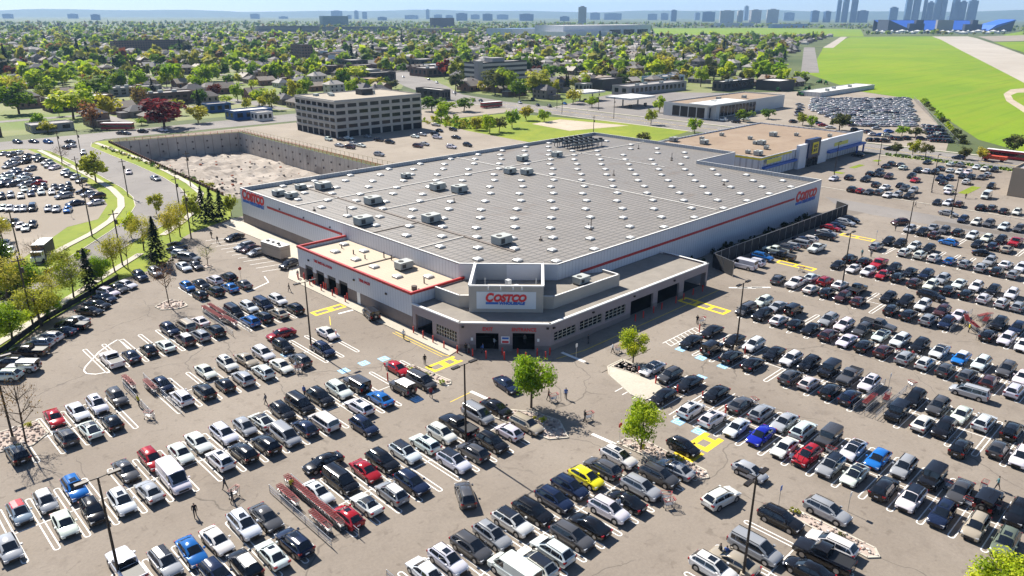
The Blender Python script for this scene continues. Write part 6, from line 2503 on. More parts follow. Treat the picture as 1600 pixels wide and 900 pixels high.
# roads
poly_between(ROAD_L, ROAD_R, asphalt_road, .05, 'curved_road')
sheet('cross_road', [(-600, 346), (66, 346), (100, 348), (305, 343), (305, 376), (100, 369), (-600, 369)], asphalt_road, .045)
sheet('arterial_road', [(303, -60), (326, -60), (326, 340), (335, 390), (370, 450), (430, 570), (620, 930), (600, 940), (402, 580), (342, 462), (303, 370)], asphalt_road, .055)
sheet('dealer_lot', [(20, 176), (28, 178), (47, 206), (55, 209), (62, 224), (66, 246), (70, 300), (70, 342), (-60, 342), (-60, 176)], asphalt_tan, .04)
sheet('office_lot', [(152, 205), (224, 205), (228, 262), (236, 300), (300, 300), (300, 340), (105, 341), (152, 330)], asphalt_tan, .04)
sheet('storage_yard', [(360, 100), (415, 122), (526, 168), (560, 225), (480, 270), (395, 225), (345, 200), (330, 120), (330, 92)], asphalt_tan, .045)
sheet('showroom_lot', [(330, 170), (400, 225), (480, 270), (430, 330), (330, 300)], asphalt_road, .044)
LOT = [(-6, 30), (-6, 112), (8, 122), (18.5, 132.2), (25.4, 140.4), (35.7, 149.4), (42.9, 155.4), (48.9, 157.3), (54, 160.6), (58.9, 168.4), (63.7, 176.7), (66.9, 179.5), (80, 186), (226, 188), (262, 186), (300, 130), (302, -60), (40, -60), (-6, -20)]
sheet('parking_lot', LOT, asphalt, .04)
sheet('cross_lane_surface', [(205.5, 80), (205.5, 10), (217, 10), (217, 90)], asphalt_road, .052)
for q in ([(192, 85), (206, 80), (206, 74), (192, 78)], [(211.5, 58), (212, 38), (208, 38), (207.6, 58)]):
    sheet('asphalt_repair', q, asphalt_dark, .058)
# pavements
def ribbon(name, pts, wd, z, m):
    mb = MB()
    mb.strip(pts, wd, z)
    return struct(mb.build(name, m))


def kerb(name, pts, closed=False, h=.14, wd=.2, m=None):
    mb = MB()
    n = len(pts)
    for i in range(n if closed else n - 1):
        a, b = pts[i], pts[(i + 1) % n]
        d = math.dist(a, b)
        if d < .05:
            continue
        u = ((b[0] - a[0]) / d, (b[1] - a[1]) / d)
        mb.obox(((a[0] + b[0]) / 2, (a[1] + b[1]) / 2), u, d / 2 + .02, wd / 2, 0.0, h)
    return struct(mb.build(name, m or kerb_m))


ribbon('pavement', [(-12, 106), (0, 118), (10, 128), (17.7, 136), (25.4, 143.8), (32.3, 151), (38.4, 157), (44.9, 163.5), (52, 170.5)], 1.6, .16, concrete)
ribbon('pavement', [(61.2, 182.1), (69.4, 191), (77.9, 202.7), (86.5, 219.7), (89.8, 236.6), (92, 258.9), (94, 289.3), (93.8, 316.1), (94, 340)], 1.7, .16, concrete)
ribbon('pavement', [(33, 177.2), (41.2, 187.2), (49.5, 195.6), (57.0, 205.4), (63.8, 218.5), (67.4, 229.8), (69.4, 242.7), (70.6, 262), (72, 300), (72.5, 336)], 1.8, .16, concrete)
kerb('road_kerb', ROAD_R)
kerb('road_kerb', ROAD_L)
mbk = MB()
STORE_WALK = [(80.6, 186), (80.6, 132.3), (69.4, 132.3), (69.4, 94), (69.4, 83), (67.2, 82.4), (67.2, 132.8), (72.8, 142), (76.2, 160), (75.8, 182)]
mbk.prism(STORE_WALK, .0, .16)
struct(mbk.build('store_pavement', concrete))
sheet('grass_strip', [(300.2, 104), (303, 104), (308, 40), (304, 40)], grass_m, .08)
ribbon('far_pavement', [(328.5, -60), (328.5, 300)], 1.8, .1, concrete)
ribbon('far_pavement', [(301, -60), (301, 108)], 1.6, .1, concrete)
ribbon('far_pavement', [(301.5, 190), (301.5, 340)], 1.6, .1, concrete)
kerb('lot_kerb', [(229.5, 97), (229.2, 70), (229.6, 42), (230, -30)], wd=.5)
# ---------------------------------------------------------------- painted markings
mw, my, mb_ = MB(), MB(), MB()
ZL = .046


def capsule(mb, cx, cy0, cy1, half, wd, ax):
    pts = []
    r = half
    for i in range(7):
        t = math.pi * i / 6
        pts.append((cx + r * math.cos(t), cy1 - r + r * math.sin(t)))
    for i in range(7):
        t = math.pi + math.pi * i / 6
        pts.append((cx + r * math.cos(t), cy0 + r + r * math.sin(t)))
    if ax == 'y':
        mb.strip(pts, wd, ZL, closed=True)
    else:
        mb.strip([(y, x) for x, y in pts], wd, ZL, closed=True)


for vc, u0, u1 in ((137.2, 48.6, 60.2), (118.7, 26.9, 46.2), (118.7, 49.2, 60.4), (99.3, 10.6, 26.5), (99.3, 30.0, 59.0), (80.6, 5.3, 61), (61.7, 5.3, 29.8), (61.7, 32.4, 62), (43, 32, 67.5), (24, 51.5, 66)):
    k0 = math.ceil((u0 - 7.7) / 2.79)
    k1 = math.floor((u1 - 7.7) / 2.79)
    for k in range(k0, k1 + 1):
        capsule(mw, 7.7 + 2.79 * k, vc - 5.7, vc + 5.7, .27, .13, 'y')
    mw.box(7.7 + 2.79 * k0, 7.7 + 2.79 * k1, vc - .06, vc + .06, .04, ZL - .001)
for uc, v0, v1 in ((82, 8, 47.5), (100.5, 31.5, 60.4), (100.5, 8, 28.4), (119.6, 14, 61), (138.7, 31.5, 61), (138.7, 14, 28), (157.3, 20, 61), (177, 24, 61), (197, 30, 61), (214.5, 36, 55)):
    k0 = math.ceil((v0 - 1.6) / 3.03)
    k1 = math.floor((v1 - 1.6) / 3.03)
    for k in range(k0, k1 + 1):
        capsule(mw, 1.6 + 3.03 * k, uc - 5.8, uc + 5.8, .3, .13, 'x')
    mw.box(uc - .06, uc + .06, 1.6 + 3.03 * k0, 1.6 + 3.03 * k1, .04, ZL - .001)
# accessible bays at the head of right double row 1, hatched aisle and blue panels
for k in range(6):
    mw.box(79.8, 92, 62.2 - .0 + 0, 62.32, .04, ZL)
mw.strip([(95.2, 60.6), (104.5, 60.6)], .13, ZL)
mw.strip([(95.2, 62.2), (104.5, 62.2)], .13, ZL)
for k in range(9):
    mw.strip([(95.3 + k * 1.1, 60.7), (95.9 + k * 1.1, 62.1)], .13, ZL)
for k in range(6):
    mw.strip([(76.5, 55.9 - 3.03 * k), (88.2, 55.9 - 3.03 * k)], .14, ZL)
    mw.strip([(76.5, 57.2 - 3.03 * k), (88.2, 57.2 - 3.03 * k)], .14, ZL)
for x, y in ((95.4, 58.8), (94.9, 54.8), (94.8, 50.9), (75.9, 46.2), (75.7, 43), (56.2, 89.5), (52.6, 89.4), (59.3, 88.7), (55, 74.8), (89, 51.2), (49.3, 100.5)):
    mb_.box(x - .75, x + .75, y - .75, y + .75, .04, ZL + .001)
    mw.strip([(x - .55, y - .55), (x + .55, y - .55), (x + .55, y + .55), (x - .55, y + .55)], .09, ZL + .004, closed=True)
    mw.strip([(x - .15, y + .4), (x - .15, y - .05), (x + .25, y - .05), (x + .3, y - .4)], .09, ZL + .004)
# bays beside the store, stop bars
for k in range(11):
    mw.strip([(66.6 - .35 * k * .3, 170.5 - 3 * k), (71.8 - .3 * k * .3, 169.2 - 3 * k)], .16, ZL)
for a, b, wd in (((64.3, 109.6), (69.1, 109.2), .45), ((61.9, 71.4), (62.1, 68.0), .55), ((80.8, 71.2), (80.8, 66.4), .6), ((65.4, 52.1), (65.6, 48.5), .5), ((63.4, 133.6), (57.8, 131.2), .3), ((63.4, 133.6), (64.5, 137.5), .2)):
    mw.strip([a, b], wd, ZL + .002)
mw.strip(GUIDE, .2, ZL, closed=False)
for u, v in ((126.6, 68.6), (127.6, 67.4), (128.8, 66.6), (130, 65.6)):
    mw.strip([(u, v), (u + 2.6, v - 2.6)], .5, ZL)
for v in (50, 110, 170, 230, 290):
    pass
for v in range(-40, 330, 9):
    mw.strip([(309.5, v), (309.5, v + 3)], .14, .064)
    mw.strip([(319.5, v), (319.5, v + 3)], .14, .064)
my.strip([(314.3, -60), (314.3, 335)], .14, .064)
my.strip([(314.8, -60), (314.8, 335)], .14, .064)


def yframe(x0, x1, y0, y1, wd=.75, n=2, axis='x'):
    my.box(x0, x1, y0, y0 + wd, .04, ZL + .003)
    my.box(x0, x1, y1 - wd, y1, .04, ZL + .003)
    if axis == 'x':
        for i in range(n + 1):
            c = x0 + wd + (x1 - x0 - 2 * wd) * i / n
            my.box(c - wd, c + (wd if 0 < i < n else 0) if i else x0 + wd, y0 + wd, y1 - wd, .04, ZL + .003)
    else:
        for i in range(n + 1):
            c = y0 + (y1 - y0 - wd) * i / n
            if 0 < i < n:
                my.box(x0, x1, c, c + wd * 1.2, .04, ZL + .004)
        my.box(x0, x0 + wd, y0, y1, .04, ZL + .002)
        my.box(x1 - wd, x1, y0, y1, .04, ZL + .002)


yframe(60.9, 68.0, 111.4, 113.6, .55)
yframe(62.0, 67.6, 79.6, 82.0, .55)
yframe(113.2, 116.0, 61.8, 71.5, .6, 3, 'y')
yframe(148.0, 150.4, 61.7, 70.1, .5, 2, 'y')
yframe(179.3, 181.8, 61.8, 69.7, .5, 2, 'y')
yframe(72.2, 76.1, 39.6, 42.4, .8, 1)
yframe(68.8, 71.6, 39.6, 42.4, .8, 1)
my.strip([(66.8, 96), (66.8, 83.2), (67.6, 81.8)], .14, ZL + .001)
my.strip([(66.2, 96), (66.2, 83.0)], .1, ZL + .001)
my.strip([(78.5, 70.2), (84, 69.2), (124, 69.2)], .13, ZL + .001)
my.strip([(57.8, 71.0), (61.6, 71.2)], .12, ZL)
my.strip([(62.5, 109.6), (60.5, 106)], .12, ZL)
struct(mw.build('white_markings', white_line))
struct(my.build('yellow_markings', yellow_line))
struct(mb_.build('blue_markings', blue_line))
# ---------------------------------------------------------------- excavation
shot = stripe_mat('shotcrete', (.46, .42, .37), (.27, .23, .20), 2.9, .07, 'xy', .95, var=.2, dirt=(.20, .165, .14))
rubble = ground_mat('pit_rubble', (.26, .222, .19), (.42, .37, .32), (.10, .082, .068), s=2.0, stain_amt=.85)
pw = MB()
for i in range(4):
    a, b = PIT[i], PIT[(i + 1) % 4]
    n = int(math.dist(a, b) / 3)
    for k in range(n):
        p = [(a[0] + (b[0] - a[0]) * t / n, a[1] + (b[1] - a[1]) * t / n) for t in (k, k + 1)]
        pw.poly([(*p[0], PZ), (*p[1], PZ), (*p[1], 0), (*p[0], 0)], 0)
        if k % 2 == 0:
            d = math.dist(*p)
            ux = ((p[1][0] - p[0][0]) / d, (p[1][1] - p[0][1]) / d)
            nx = (-ux[1], ux[0])
            for zz in (-2.6, -5.6):
                c = ((p[0][0] + p[1][0]) / 2 + nx[0] * .12, (p[0][1] + p[1][1]) / 2 + nx[1] * .12)
                pw.obox(c, ux, .35, .12, zz - .35, zz + .35, 1)
pwo = struct(pw.build('excavation_walls', [shot, mat('wall_anchor', (.12, .10, .09), .9)]))
rr = random.Random(2)
fl = MB()
NX, NY = 24, 44
hts = [[PZ + .02 + (0 if i in (0, NX) or j in (0, NY) else max(0, rr.gauss(.3, .5) + .8 * math.exp(-((i - 12) ** 2 + (j - 38) ** 2) / 12) + 1.0 * math.exp(-((i - 20) ** 2 + (j - 12) ** 2) / 9) + 1.9 * math.exp(-((i - 6) ** 2 + (j - 15) ** 2) / 22) + 1.2 * math.exp(-((i - 18) ** 2 + (j - 30) ** 2) / 16))) for j in range(NY + 1)] for i in range(NX + 1)]


def pitp(i, j):
    s, t = i / NX, j / NY
    x = (PIT[0][0] * (1 - s) + PIT[1][0] * s) * (1 - t) + (PIT[3][0] * (1 - s) + PIT[2][0] * s) * t
    y = (PIT[0][1] * (1 - s) + PIT[1][1] * s) * (1 - t) + (PIT[3][1] * (1 - s) + PIT[2][1] * s) * t
    return (x, y, hts[i][j])


for i in range(NX):
    for j in range(NY):
        fl.poly([pitp(i, j), pitp(i + 1, j), pitp(i + 1, j + 1), pitp(i, j + 1)])
struct(fl.build('excavation_floor', rubble, smooth=True))
db = MB()
for _ in range(420):
    i, j = rr.uniform(1, NX - 1), rr.uniform(1, NY - 1)
    c = (rr.random() < .55) and ((i - 6) ** 2 + (j - 15) ** 2 > 60)
    if c:
        continue
    p = pitp(int(i), int(j))
    r = rr.uniform(.15, .75)
    db.ball((p[0] + rr.uniform(-1, 1), p[1] + rr.uniform(-1, 1), p[2] + r * .2), r, r * rr.uniform(.6, 1.3), r * .6, rr.choice((0, 0, 0, 1, 2)), 5, 3)
tag(db.build('rubble_heap', [mat('rubble_dark', (.13, .11, .095), .95), mat('rubble_rust', (.38, .12, .06), .95), mat('rubble_pale', (.5, .45, .4), .95)]), 'loose dark and rusty rubble strewn over the excavation floor', 'rubble', None, 'stuff')
rust = mat('rusty_steel', (.10, .045, .03), .9, var=.3, scale=2)
pf = empty('soldier_pile_fence', (99, 338, 0))
tag(pf, 'row of rusty steel posts along the road edge of the excavation', 'fence')
m = MB()
for k in range(48):
    t = (k + .5) / 48
    x, y = 98.6 + (90.3 - 98.6) * t, 338 + (212 - 338) * t
    m.obox((x - .3, y), (0, 1), .45, .25, -1.5, 1.0)
o = m.build('post', rust)
o.parent = pf
o.matrix_parent_inverse = Matrix.Translation((-99, -338, 0))
o['kind'] = 'stuff'
orange = mat('orange_mesh', (.55, .12, .06), .9)
m = MB()
for a, b in (((99.3, 338.6), (150, 328.6)), ((150.3, 328), (148.4, 214))):
    n = int(math.dist(a, b) / 3)
    for k in range(n + 1):
        x, y = a[0] + (b[0] - a[0]) * k / n, a[1] + (b[1] - a[1]) * k / n
        m.box(x - .06, x + .06, y - .06, y + .06, 0, 1.2)
    d = math.dist(a, b)
    ux = ((b[0] - a[0]) / d, (b[1] - a[1]) / d)
    for z in (.35, .75, 1.15):
        m.obox(((a[0] + b[0]) / 2, (a[1] + b[1]) / 2), ux, d / 2, .03, z - .05, z + .05)
tag(m.build('safety_fence', orange), 'thin orange safety rail around the far edges of the excavation', 'fence')


def mesh_fence(name, pts, h, label, m_post, m_mesh, group=None, cat='fence'):
    root = empty(name, (pts[0][0], pts[0][1], 0))
    tag(root, label, cat, group)
    mp, mm = MB(), MB()
    for a, b in zip(pts, pts[1:]):
        d = math.dist(a, b)
        n = max(1, int(d / 3))
        ux = ((b[0] - a[0]) / d, (b[1] - a[1]) / d)
        for k in range(n + 1):
            x, y = a[0] + (b[0] - a[0]) * k / n, a[1] + (b[1] - a[1]) * k / n
            mp.box(x - .05, x + .05, y - .05, y + .05, 0, h)
        mp.obox(((a[0] + b[0]) / 2, (a[1] + b[1]) / 2), ux, d / 2, .04, h - .06, h + .02)
        if m_mesh:
            mm.obox(((a[0] + b[0]) / 2, (a[1] + b[1]) / 2), ux, d / 2, .02, .1, h - .08)
    inv = Matrix.Translation((-pts[0][0], -pts[0][1], 0))
    for q, nme, mm_ in ((mp, 'post_frame', m_post), (mm, 'screen', m_mesh)):
        if q.f:
            o = q.build(nme, mm_, root)
            o.matrix_parent_inverse = inv
    return root


screen_m = stripe_mat('fence_screen', (.03, .03, .033), (.02, .02, .02), 3.0, .03, 'xy', .9)
mesh_fence('screened_fence', [(133.0, 71.5), (135.2, 77.6), (160, 77.0), (199, 76.2), (201, 80)], 3.2, 'tall dark screened fence beside the blue-shaded store wall', steel, screen_m)
mesh_fence('black_fence', [(10, 123.5), (18.5, 132.6), (25.4, 140.9), (35.7, 149.9), (42.5, 155.6)], 1.1, 'low black fence between the left parked cars and the pavement', black_metal, mat('black_mesh', (.03, .03, .03), .8))
mesh_fence('site_fence', [(151.5, 326), (151.5, 208)], 1.8, 'wire fence between the excavation and the office car park', mat('site_post', (.45, .36, .2), .8), None)
mesh_fence('wire_fence', [(520, 169), (470, 147), (345, 92)], 2.4, 'pale wire fence between the storage lot and the green airfield', steel, None)


# ================================================================= BUILDINGS
def wall_open(mb, p0, p1, z0, z1, th, ops, mi=0, mi_low=None, zlow=0):
    """wall with real openings: ops = (s0, s1, za, zb); outer face on the line p0-p1, thickness to the left of it"""
    L = math.dist(p0, p1)
    u = ((p1[0] - p0[0]) / L, (p1[1] - p0[1]) / L)
    nrm = (-u[1], u[0])

    def bx(s0, s1, za, zb):
        if s1 - s0 < .01 or zb - za < .01:
            return
        parts = [(za, zb, mi)]
        if mi_low is not None and za < zlow:
            parts = [(za, min(zb, zlow), mi_low)] + ([(zlow, zb, mi)] if zb > zlow else [])
        for a, b, m_ in parts:
            pts = [(p0[0] + u[0] * s + nrm[0] * t, p0[1] + u[1] * s + nrm[1] * t) for s, t in ((s0, 0), (s1, 0), (s1, th), (s0, th))]
            mb.prism(pts, a, b, m_)
    s = 0
    for a, b, za, zb in sorted(ops):
        bx(s, a, z0, z1)
        bx(a, b, z0, za)
        bx(a, b, zb, z1)
        s = b
    bx(s, L, z0, z1)
    return u, nrm


def text_part(name, body, size, p, u, parent, m, depth=.06, shear=0.0, bold=0.0, sx=1.0, align='LEFT', fit=None):
    cu = bpy.data.curves.new(name, 'FONT')
    cu.body = body
    cu.size = size
    cu.extrude = depth / 2
    cu.shear = shear
    cu.offset = bold
    cu.align_x = align
    cu.resolution_u = 3
    tmp = bpy.data.objects.new('tmp', cu)
    col.objects.link(tmp)
    dg = bpy.context.evaluated_depsgraph_get()
    me = bpy.data.meshes.new_from_object(tmp.evaluated_get(dg))
    bpy.data.objects.remove(tmp)
    me.materials.clear()
    me.materials.append(m)
    if fit:
        xs = [v.co.x for v in me.vertices]
        lo, sx = min(xs), fit / (max(xs) - min(xs))
        for v in me.vertices:
            v.co.x -= lo
    o = put(name, me, parent)
    X = Vector((u[0], u[1], 0))
    Z = Vector((u[1], -u[0], 0))
    Y = Vector((0, 0, 1))
    M = Matrix((X * sx, Y, Z)).transposed().to_4x4()
    M.translation = Vector(p) + Z * .05
    if parent:
        o.matrix_parent_inverse = parent.matrix_world.inverted()
    o.matrix_basis = M
    return o


def quad_on_wall(mb, p0, u, s0, s1, z0, z1, proud, mi=0, th=.05):
    """flat panel standing proud of a wall face"""
    n = (u[1], -u[0])
    pts = [(p0[0] + u[0] * s + n[0] * t, p0[1] + u[1] * s + n[1] * t) for s, t in ((s0, proud), (s1, proud), (s1, proud - th), (s0, proud - th))]
    mb.prism(pts, z0, z1, mi)


rib_wall = stripe_mat('ribbed_white_wall', (.60, .61, .65), (.42, .43, .47), .9, .12, 'xy', .5, var=.04)
rib_grey = stripe_mat('ribbed_grey_parapet', (.42, .44, .46), (.28, .30, .32), .9, .15, 'xy', .5, var=.04)
roof_m = stripe_mat('seamed_metal_roof', (.232, .210, .186), (.115, .105, .094), 1.35, .24, 'y', .55, .1, var=.10, dirt=(.17, .12, .08), axis2='x', p2=2.2)
roof_tan = stripe_mat('tan_metal_roof', (.46, .375, .275), (.36, .295, .22), .8, .12, 'y', .6, 0, var=.07)
roof_flat = mat('gravel_membrane_roof', (.24, .215, .185), .95, var=.14, scale=.35)
brick_m = mat('grey_brown_brick', (.20, .165, .15), .9, var=.12, scale=.6)
split_m = mat('canopy_block', (.31, .26, .262), .9, var=.08, scale=.4)
split_lo = mat('canopy_block_base', (.22, .19, .185), .9, var=.08, scale=.4)
stucco = mat('beige_stucco', (.40, .37, .33), .9, var=.06, scale=.3)
cap_white = mat('white_roof_cap', (.78, .77, .74), .5)
band_red = mat('store_red', (.42, .02, .022), .5)
logo_red = mat('sign_red', (.62, .02, .03), .45)
logo_blue = mat('sign_blue', (.02, .13, .48), .45)
sky_m = mat('skylight_dome', (.80, .79, .75), .35, var=.04)
curb_m = mat('skylight_curb', (.50, .48, .44), .7)
hvac_m = mat('rooftop_unit_grey', (.34, .37, .36), .6, .2, var=.08, scale=1)
hvac_top = mat('rooftop_unit_top', (.40, .42, .40), .6)

store = empty('warehouse_store', (80.7, 83.3, 0))
tag(store, 'huge low warehouse store with grey metal roof, red stripe and corner entrance', 'store')
bpy.context.view_layer.update()
SI = Matrix.Translation((-80.7, -83.3, 0))


def sp(mb, name, mats, parent=None, smooth=False):
    o = mb.build(name, mats, parent or store, smooth)
    if not parent:
        o.matrix_parent_inverse = SI
    return o


MAIN = [(80.7, 180.1), (80.7, 95.6), (92.9, 83.3), (197.2, 83.3), (197.2, 121.5), (219, 121.5), (219, 180.1)]
ZR, ZP = 8.0, 9.0
m = MB()
inset = [(81.0, 179.8), (81.0, 95.75), (93.0, 83.6), (196.9, 83.6), (196.9, 121.8), (218.7, 121.8), (218.7, 179.8)]
for i in range(7):
    j = (i + 1) % 7
    a, b, c, d = MAIN[i], MAIN[j], inset[j], inset[i]
    lowbrick = i in (0,)
    zs = [(0, 2.4, 2), (2.4, ZP, 0)] if lowbrick else [(0, ZP, 0)]
    for za, zb, mi in zs:
        m.poly([(*a, za), (*b, za), (*b, zb), (*a, zb)], mi)
    m.poly([(*d, ZR), (*d, ZP), (*c, ZP), (*c, ZR)], 1)
sp(m, 'wall', [rib_wall, rib_grey, brick_m])
m = MB()
for i in range(7):
    j = (i + 1) % 7
    a, b, c, d = MAIN[i], MAIN[j], inset[j], inset[i]
    m.poly([(*a, ZP + .03), (*b, ZP + .03), (*c, ZP + .03), (*d, ZP + .03)], 0)
    m.poly([(*a, ZP - .15), (*b, ZP - .15), (*b, ZP + .03), (*a, ZP + .03)], 0)
cp = sp(m, 'parapet_cap', [cap_white])
m = MB()
m.poly([(*p, ZR) for p in inset])
sp(m, 'roof', [roof_m])
m = MB()
for u0, u1, v0, v1, mi in ((94.4, 95.1, 96, 179, 1), (150.7, 151.2, 87, 179, 0), (81.5, 219, 156.9, 157.3, 0), (185, 185.4, 125, 160, 0), (95, 120, 139.8, 140.1, 0), (81.5, 95, 125.2, 125.5, 1), (81.5, 95, 110.2, 110.5, 0)):
    m.box(u0, u1, v0, v1, ZR + .003, ZR + .16, mi)
sp(m, 'roof_seam', [mat('pale_ridge', (.58, .55, .5), .6), mat('dark_gutter', (.16, .13, .11), .7)])
# red stripe, signs
m = MB()
m.box(80.62, 80.70, 133.4, 166.2, 6.25, 6.75)
m.box(127 - 28, 182.3, 83.22, 83.30, 5.95, 6.45)
sp(m, 'red_stripe', [band_red])


def big_sign(p, u, W_, parent, zt):
    """lettering over a blue bar and the second word"""
    root = MB()
    nx = (u[1], -u[0])
    s = W_ / 4.3
    quad_on_wall(root, p, u, 0.0, W_ * .31, zt - W_ * .258, zt - W_ * .202, .06)
    r = sp(root, 'sign', [logo_blue])
    text_part('red_initial', 'C', W_ * .30, (p[0], p[1], zt - W_ * .180), u, r, logo_red, .1, .22, W_ * .0155, fit=W_ * .205)
    k = W_ * .195
    text_part('red_lettering', 'OSTCO', W_ * .245, (p[0] + u[0] * k, p[1] + u[1] * k, zt - W_ * .176), u, r, logo_red, .1, .22, W_ * .0145, fit=W_ * .81)
    k = W_ * .33
    text_part('blue_lettering', 'WHOLESALE', W_ * .098, (p[0] + u[0] * k, p[1] + u[1] * k, zt - W_ * .262), u, r, logo_blue, .1, .18, W_ * .006, fit=W_ * .64)
    return r


for o_ in (big_sign((80.7, 179.0), (0, -1), 11.4, store, 8.6), big_sign((183.2, 83.3), (1, 0), 11.6, store, 7.3)):
    pass
# skylights in a staggered grid
US = [86.5, 91.2, 95.9, 100.4, 106.6, 111.5, 117.8, 124.4, 129.3, 135.8, 140.8, 147.6, 152.9, 158.9, 163.6, 169.5, 174.5, 180.5, 186, 191.8, 203, 210]
m = MB()
m.box(-.75, .75, -.75, .75, 0, .28, 1)
m.prism([(-.68, -.68), (.68, -.68), (.68, .68), (-.68, .68)], .283, .34, 0)
k = len(m.v)
for a, b in ((-.68, -.68), (.68, -.68), (.68, .68), (-.68, .68)):
    m.v.append((a, b, .343))
for a, b in ((-.4, -.4), (.4, -.4), (.4, .4), (-.4, .4)):
    m.v.append((a, b, .5))
for i in range(4):
    j = (i + 1) % 4
    m.f.append((k + i, k + j, k + 4 + j, k + 4 + i))
    m.m.append(0)
m.f.append((k + 4, k + 5, k + 6, k + 7))
m.m.append(0)
sky_me = m.mesh('skylight', [sky_m, curb_m])
units = [(97.3, 168.3), (97.3, 146.2), (96.9, 123.8), (96.6, 101.5), (117.9, 147.5), (120.1, 141.6), (85.3, 132.2), (85.5, 169.4), (86.5, 164.9), (162.3, 161.3), (175.1, 158.7), (146, 150), (148.5, 145.8), (121, 165), (93, 172)]
spots = []
for i, u in enumerate(US):
    off = 91.6 if i % 2 else 86.4
    for k in range(9):
        v = off + 10.75 * k
        if v < 86 or v > 178 or (u > 195 and v < 124):
            continue
        if u < 93 and v < 95.6 + (93 - u) * -1 + 3 + (81 - 81) and (u - 80.7) + (v - 83.3) < 15:
            continue
        if any(abs(u - a) < 2.9 and abs(v - b) < 2.4 for a, b in units) or (186 < u < 206 and 160 < v < 176):
            continue
        spots.append((u, v))
spots.sort(key=lambda p: p[0] + p[1])
for p in spots[:100]:
    o = put('skylight', sky_me, store, (p[0], p[1], ZR))
    o.matrix_parent_inverse = SI
m2 = MB()
for p in spots[100:]:
    m2.add(m, Matrix.Translation((p[0], p[1], ZR)))
if m2.f:
    o = sp(m2, 'far_skylights', [sky_m, curb_m])
    o['kind'] = 'stuff'


def hvac_mesh(a, b, h):
    m = MB()
    m.box(-a, a, -b, b, .3, h, 0, 1)
    m.box(-a - .1, a + .1, -b - .1, b + .1, h, h + .1, 1)
    m.box(-a, a, -b * .8, b * .8, 0, .3, 2)
    m.poly([(a + .002, -b * .8, h), (a + .9, -b * .8, .5), (a + .9, b * .8, .5), (a + .002, b * .8, h)], 1)
    m.poly([(a + .002, -b * .8, h), (a + .002, -b * .8, .5), (a + .9, -b * .8, .5)], 1)
    m.poly([(a + .002, b * .8, h), (a + .9, b * .8, .5), (a + .002, b * .8, .5)], 1)
    m.box(-a * .7, -a * .1, -b - .012, -b + .02, .5, h - .3, 2)
    m.tube((-a * .4, 0, h + .1), (-a * .4, 0, h + .2), b * .5, 10, 2)
    return m.mesh('rooftop_unit', [hvac_m, hvac_top, mat('unit_grille', (.05, .05, .05), .8)])


big_u, mid_u, sml_u = hvac_mesh(1.9, 1.3, 1.9), hvac_mesh(1.4, 1.0, 1.5), hvac_mesh(.7, .6, 1.1)
for i, (u, v) in enumerate(units):
    o = put('rooftop_unit', mid_u if i in (7, 8, 13, 14) else big_u, store, (u, v, ZR), scale=.8 if i > 8 else .9)
    o.matrix_parent_inverse = SI
# condenser racks at the far end
m = MB()
for i, v in enumerate((163, 167.5, 172)):
    m.box(188, 203, v - .8, v + .8, 1.4, 2.2, 0)
    for k in range(6):
        m.tube((189.3 + k * 2.5, v, 2.2), (189.3 + k * 2.5, v, 2.7), .7, 8, 1)
        for d in (-.7, .7):
            m.box(189.2 + k * 2.5, 189.4 + k * 2.5, v + d - .06, v + d + .06, 0, 1.4, 1)
m.v = [(a, b, c + ZR) for a, b, c in m.v]
sp(m, 'condenser_rack', [mat('condenser_grey', (.12, .14, .15), .5, .3), black_metal])
m = MB()
for u, v, h in ((87, 141, 2.2), (117, 96, 2.5), (118, 97.5, 1), (165, 128, 1.6), (112, 134, 1.2), (196, 130, 2), (199, 132, 1.8), (104, 98, .9), (84, 150, .9), (206, 150, 1.4), (176, 100, 1)):
    m.tube((u, v, ZR), (u, v, ZR + h), .09, 6)
    m.box(u - .25, u + .25, v - .25, v + .25, ZR, ZR + .3)
sp(m, 'roof_vent_pipe', [mat('vent_brown', (.10, .08, .07), .8)])

# ---- tire bay wing
TL, TR = (69.5, 132.15), (69.5, 94.8)
HT = 6.6
tire_wall = stripe_mat('ribbed_pale_wall', (.58, .60, .64), (.44, .46, .50), .75, .12, 'xy', .5, var=.04)
m = MB()
bays = [(2.5, 5.4, 0, 3.3), (6.6, 9.5, 0, 3.2), (10.7, 13.7, 0, 3.2), (14.7, 17.7, 0, 3.2)]
wall_open(m, TL, TR, 0, HT, .3, bays, 0, 1, 2.4)
m.box(69.8, 80.68, 131.85, 132.15, 0, HT, 0)
m.box(69.8, 80.68, 94.85, 95.1, 0, HT, 0)
m.box(69.8, 80.6, 95.1, 131.85, 5.55, 5.75, 2)
m.box(75, 75.2, 95.1, 131.85, .1, 5.5, 3)
m.box(69.8, 75, 95.1, 131.85, .05, .1, 3)
for s in (6.0, 10.1, 14.2):
    m.box(69.9, 75, 132.15 - s - .1, 132.15 - s + .1, .1, 5.5, 3)
sp(m, 'tire_wing', [tire_wall, brick_m, roof_tan, dark_int])
m = MB()
for a, b, c, d in ((69.38, 69.82, 94.75, 132.25), (69.82, 80.68, 131.8, 132.25), (69.82, 81.2, 94.75, 95.15)):
    m.box(a, b, c, d, HT - .35, HT + .06)
sp(m, 'red_fascia', [band_red])
for s0, s1, za, zb in bays:
    m = MB()
    m.box(69.72, 69.78, 132.15 - s1, 132.15 - s0, zb - .7, zb, 0)
    d_ = sp(m, 'bay_door', [mat('bay_door_dark', (.05, .05, .055), .6)])
    for s in (s0 - .25, s1 + .25):
        m = MB()
        m.tube((69.15, 132.15 - s, .16), (69.15, 132.15 - s, 1.5), .13, 8)
        sp(m, 'bay_guard', [red_paint])
m = MB()
quad_on_wall(m, TL, (0, -1), 20.8, 21.8, .16, 2.4, .03)
sp(m, 'service_door', [white_paint])
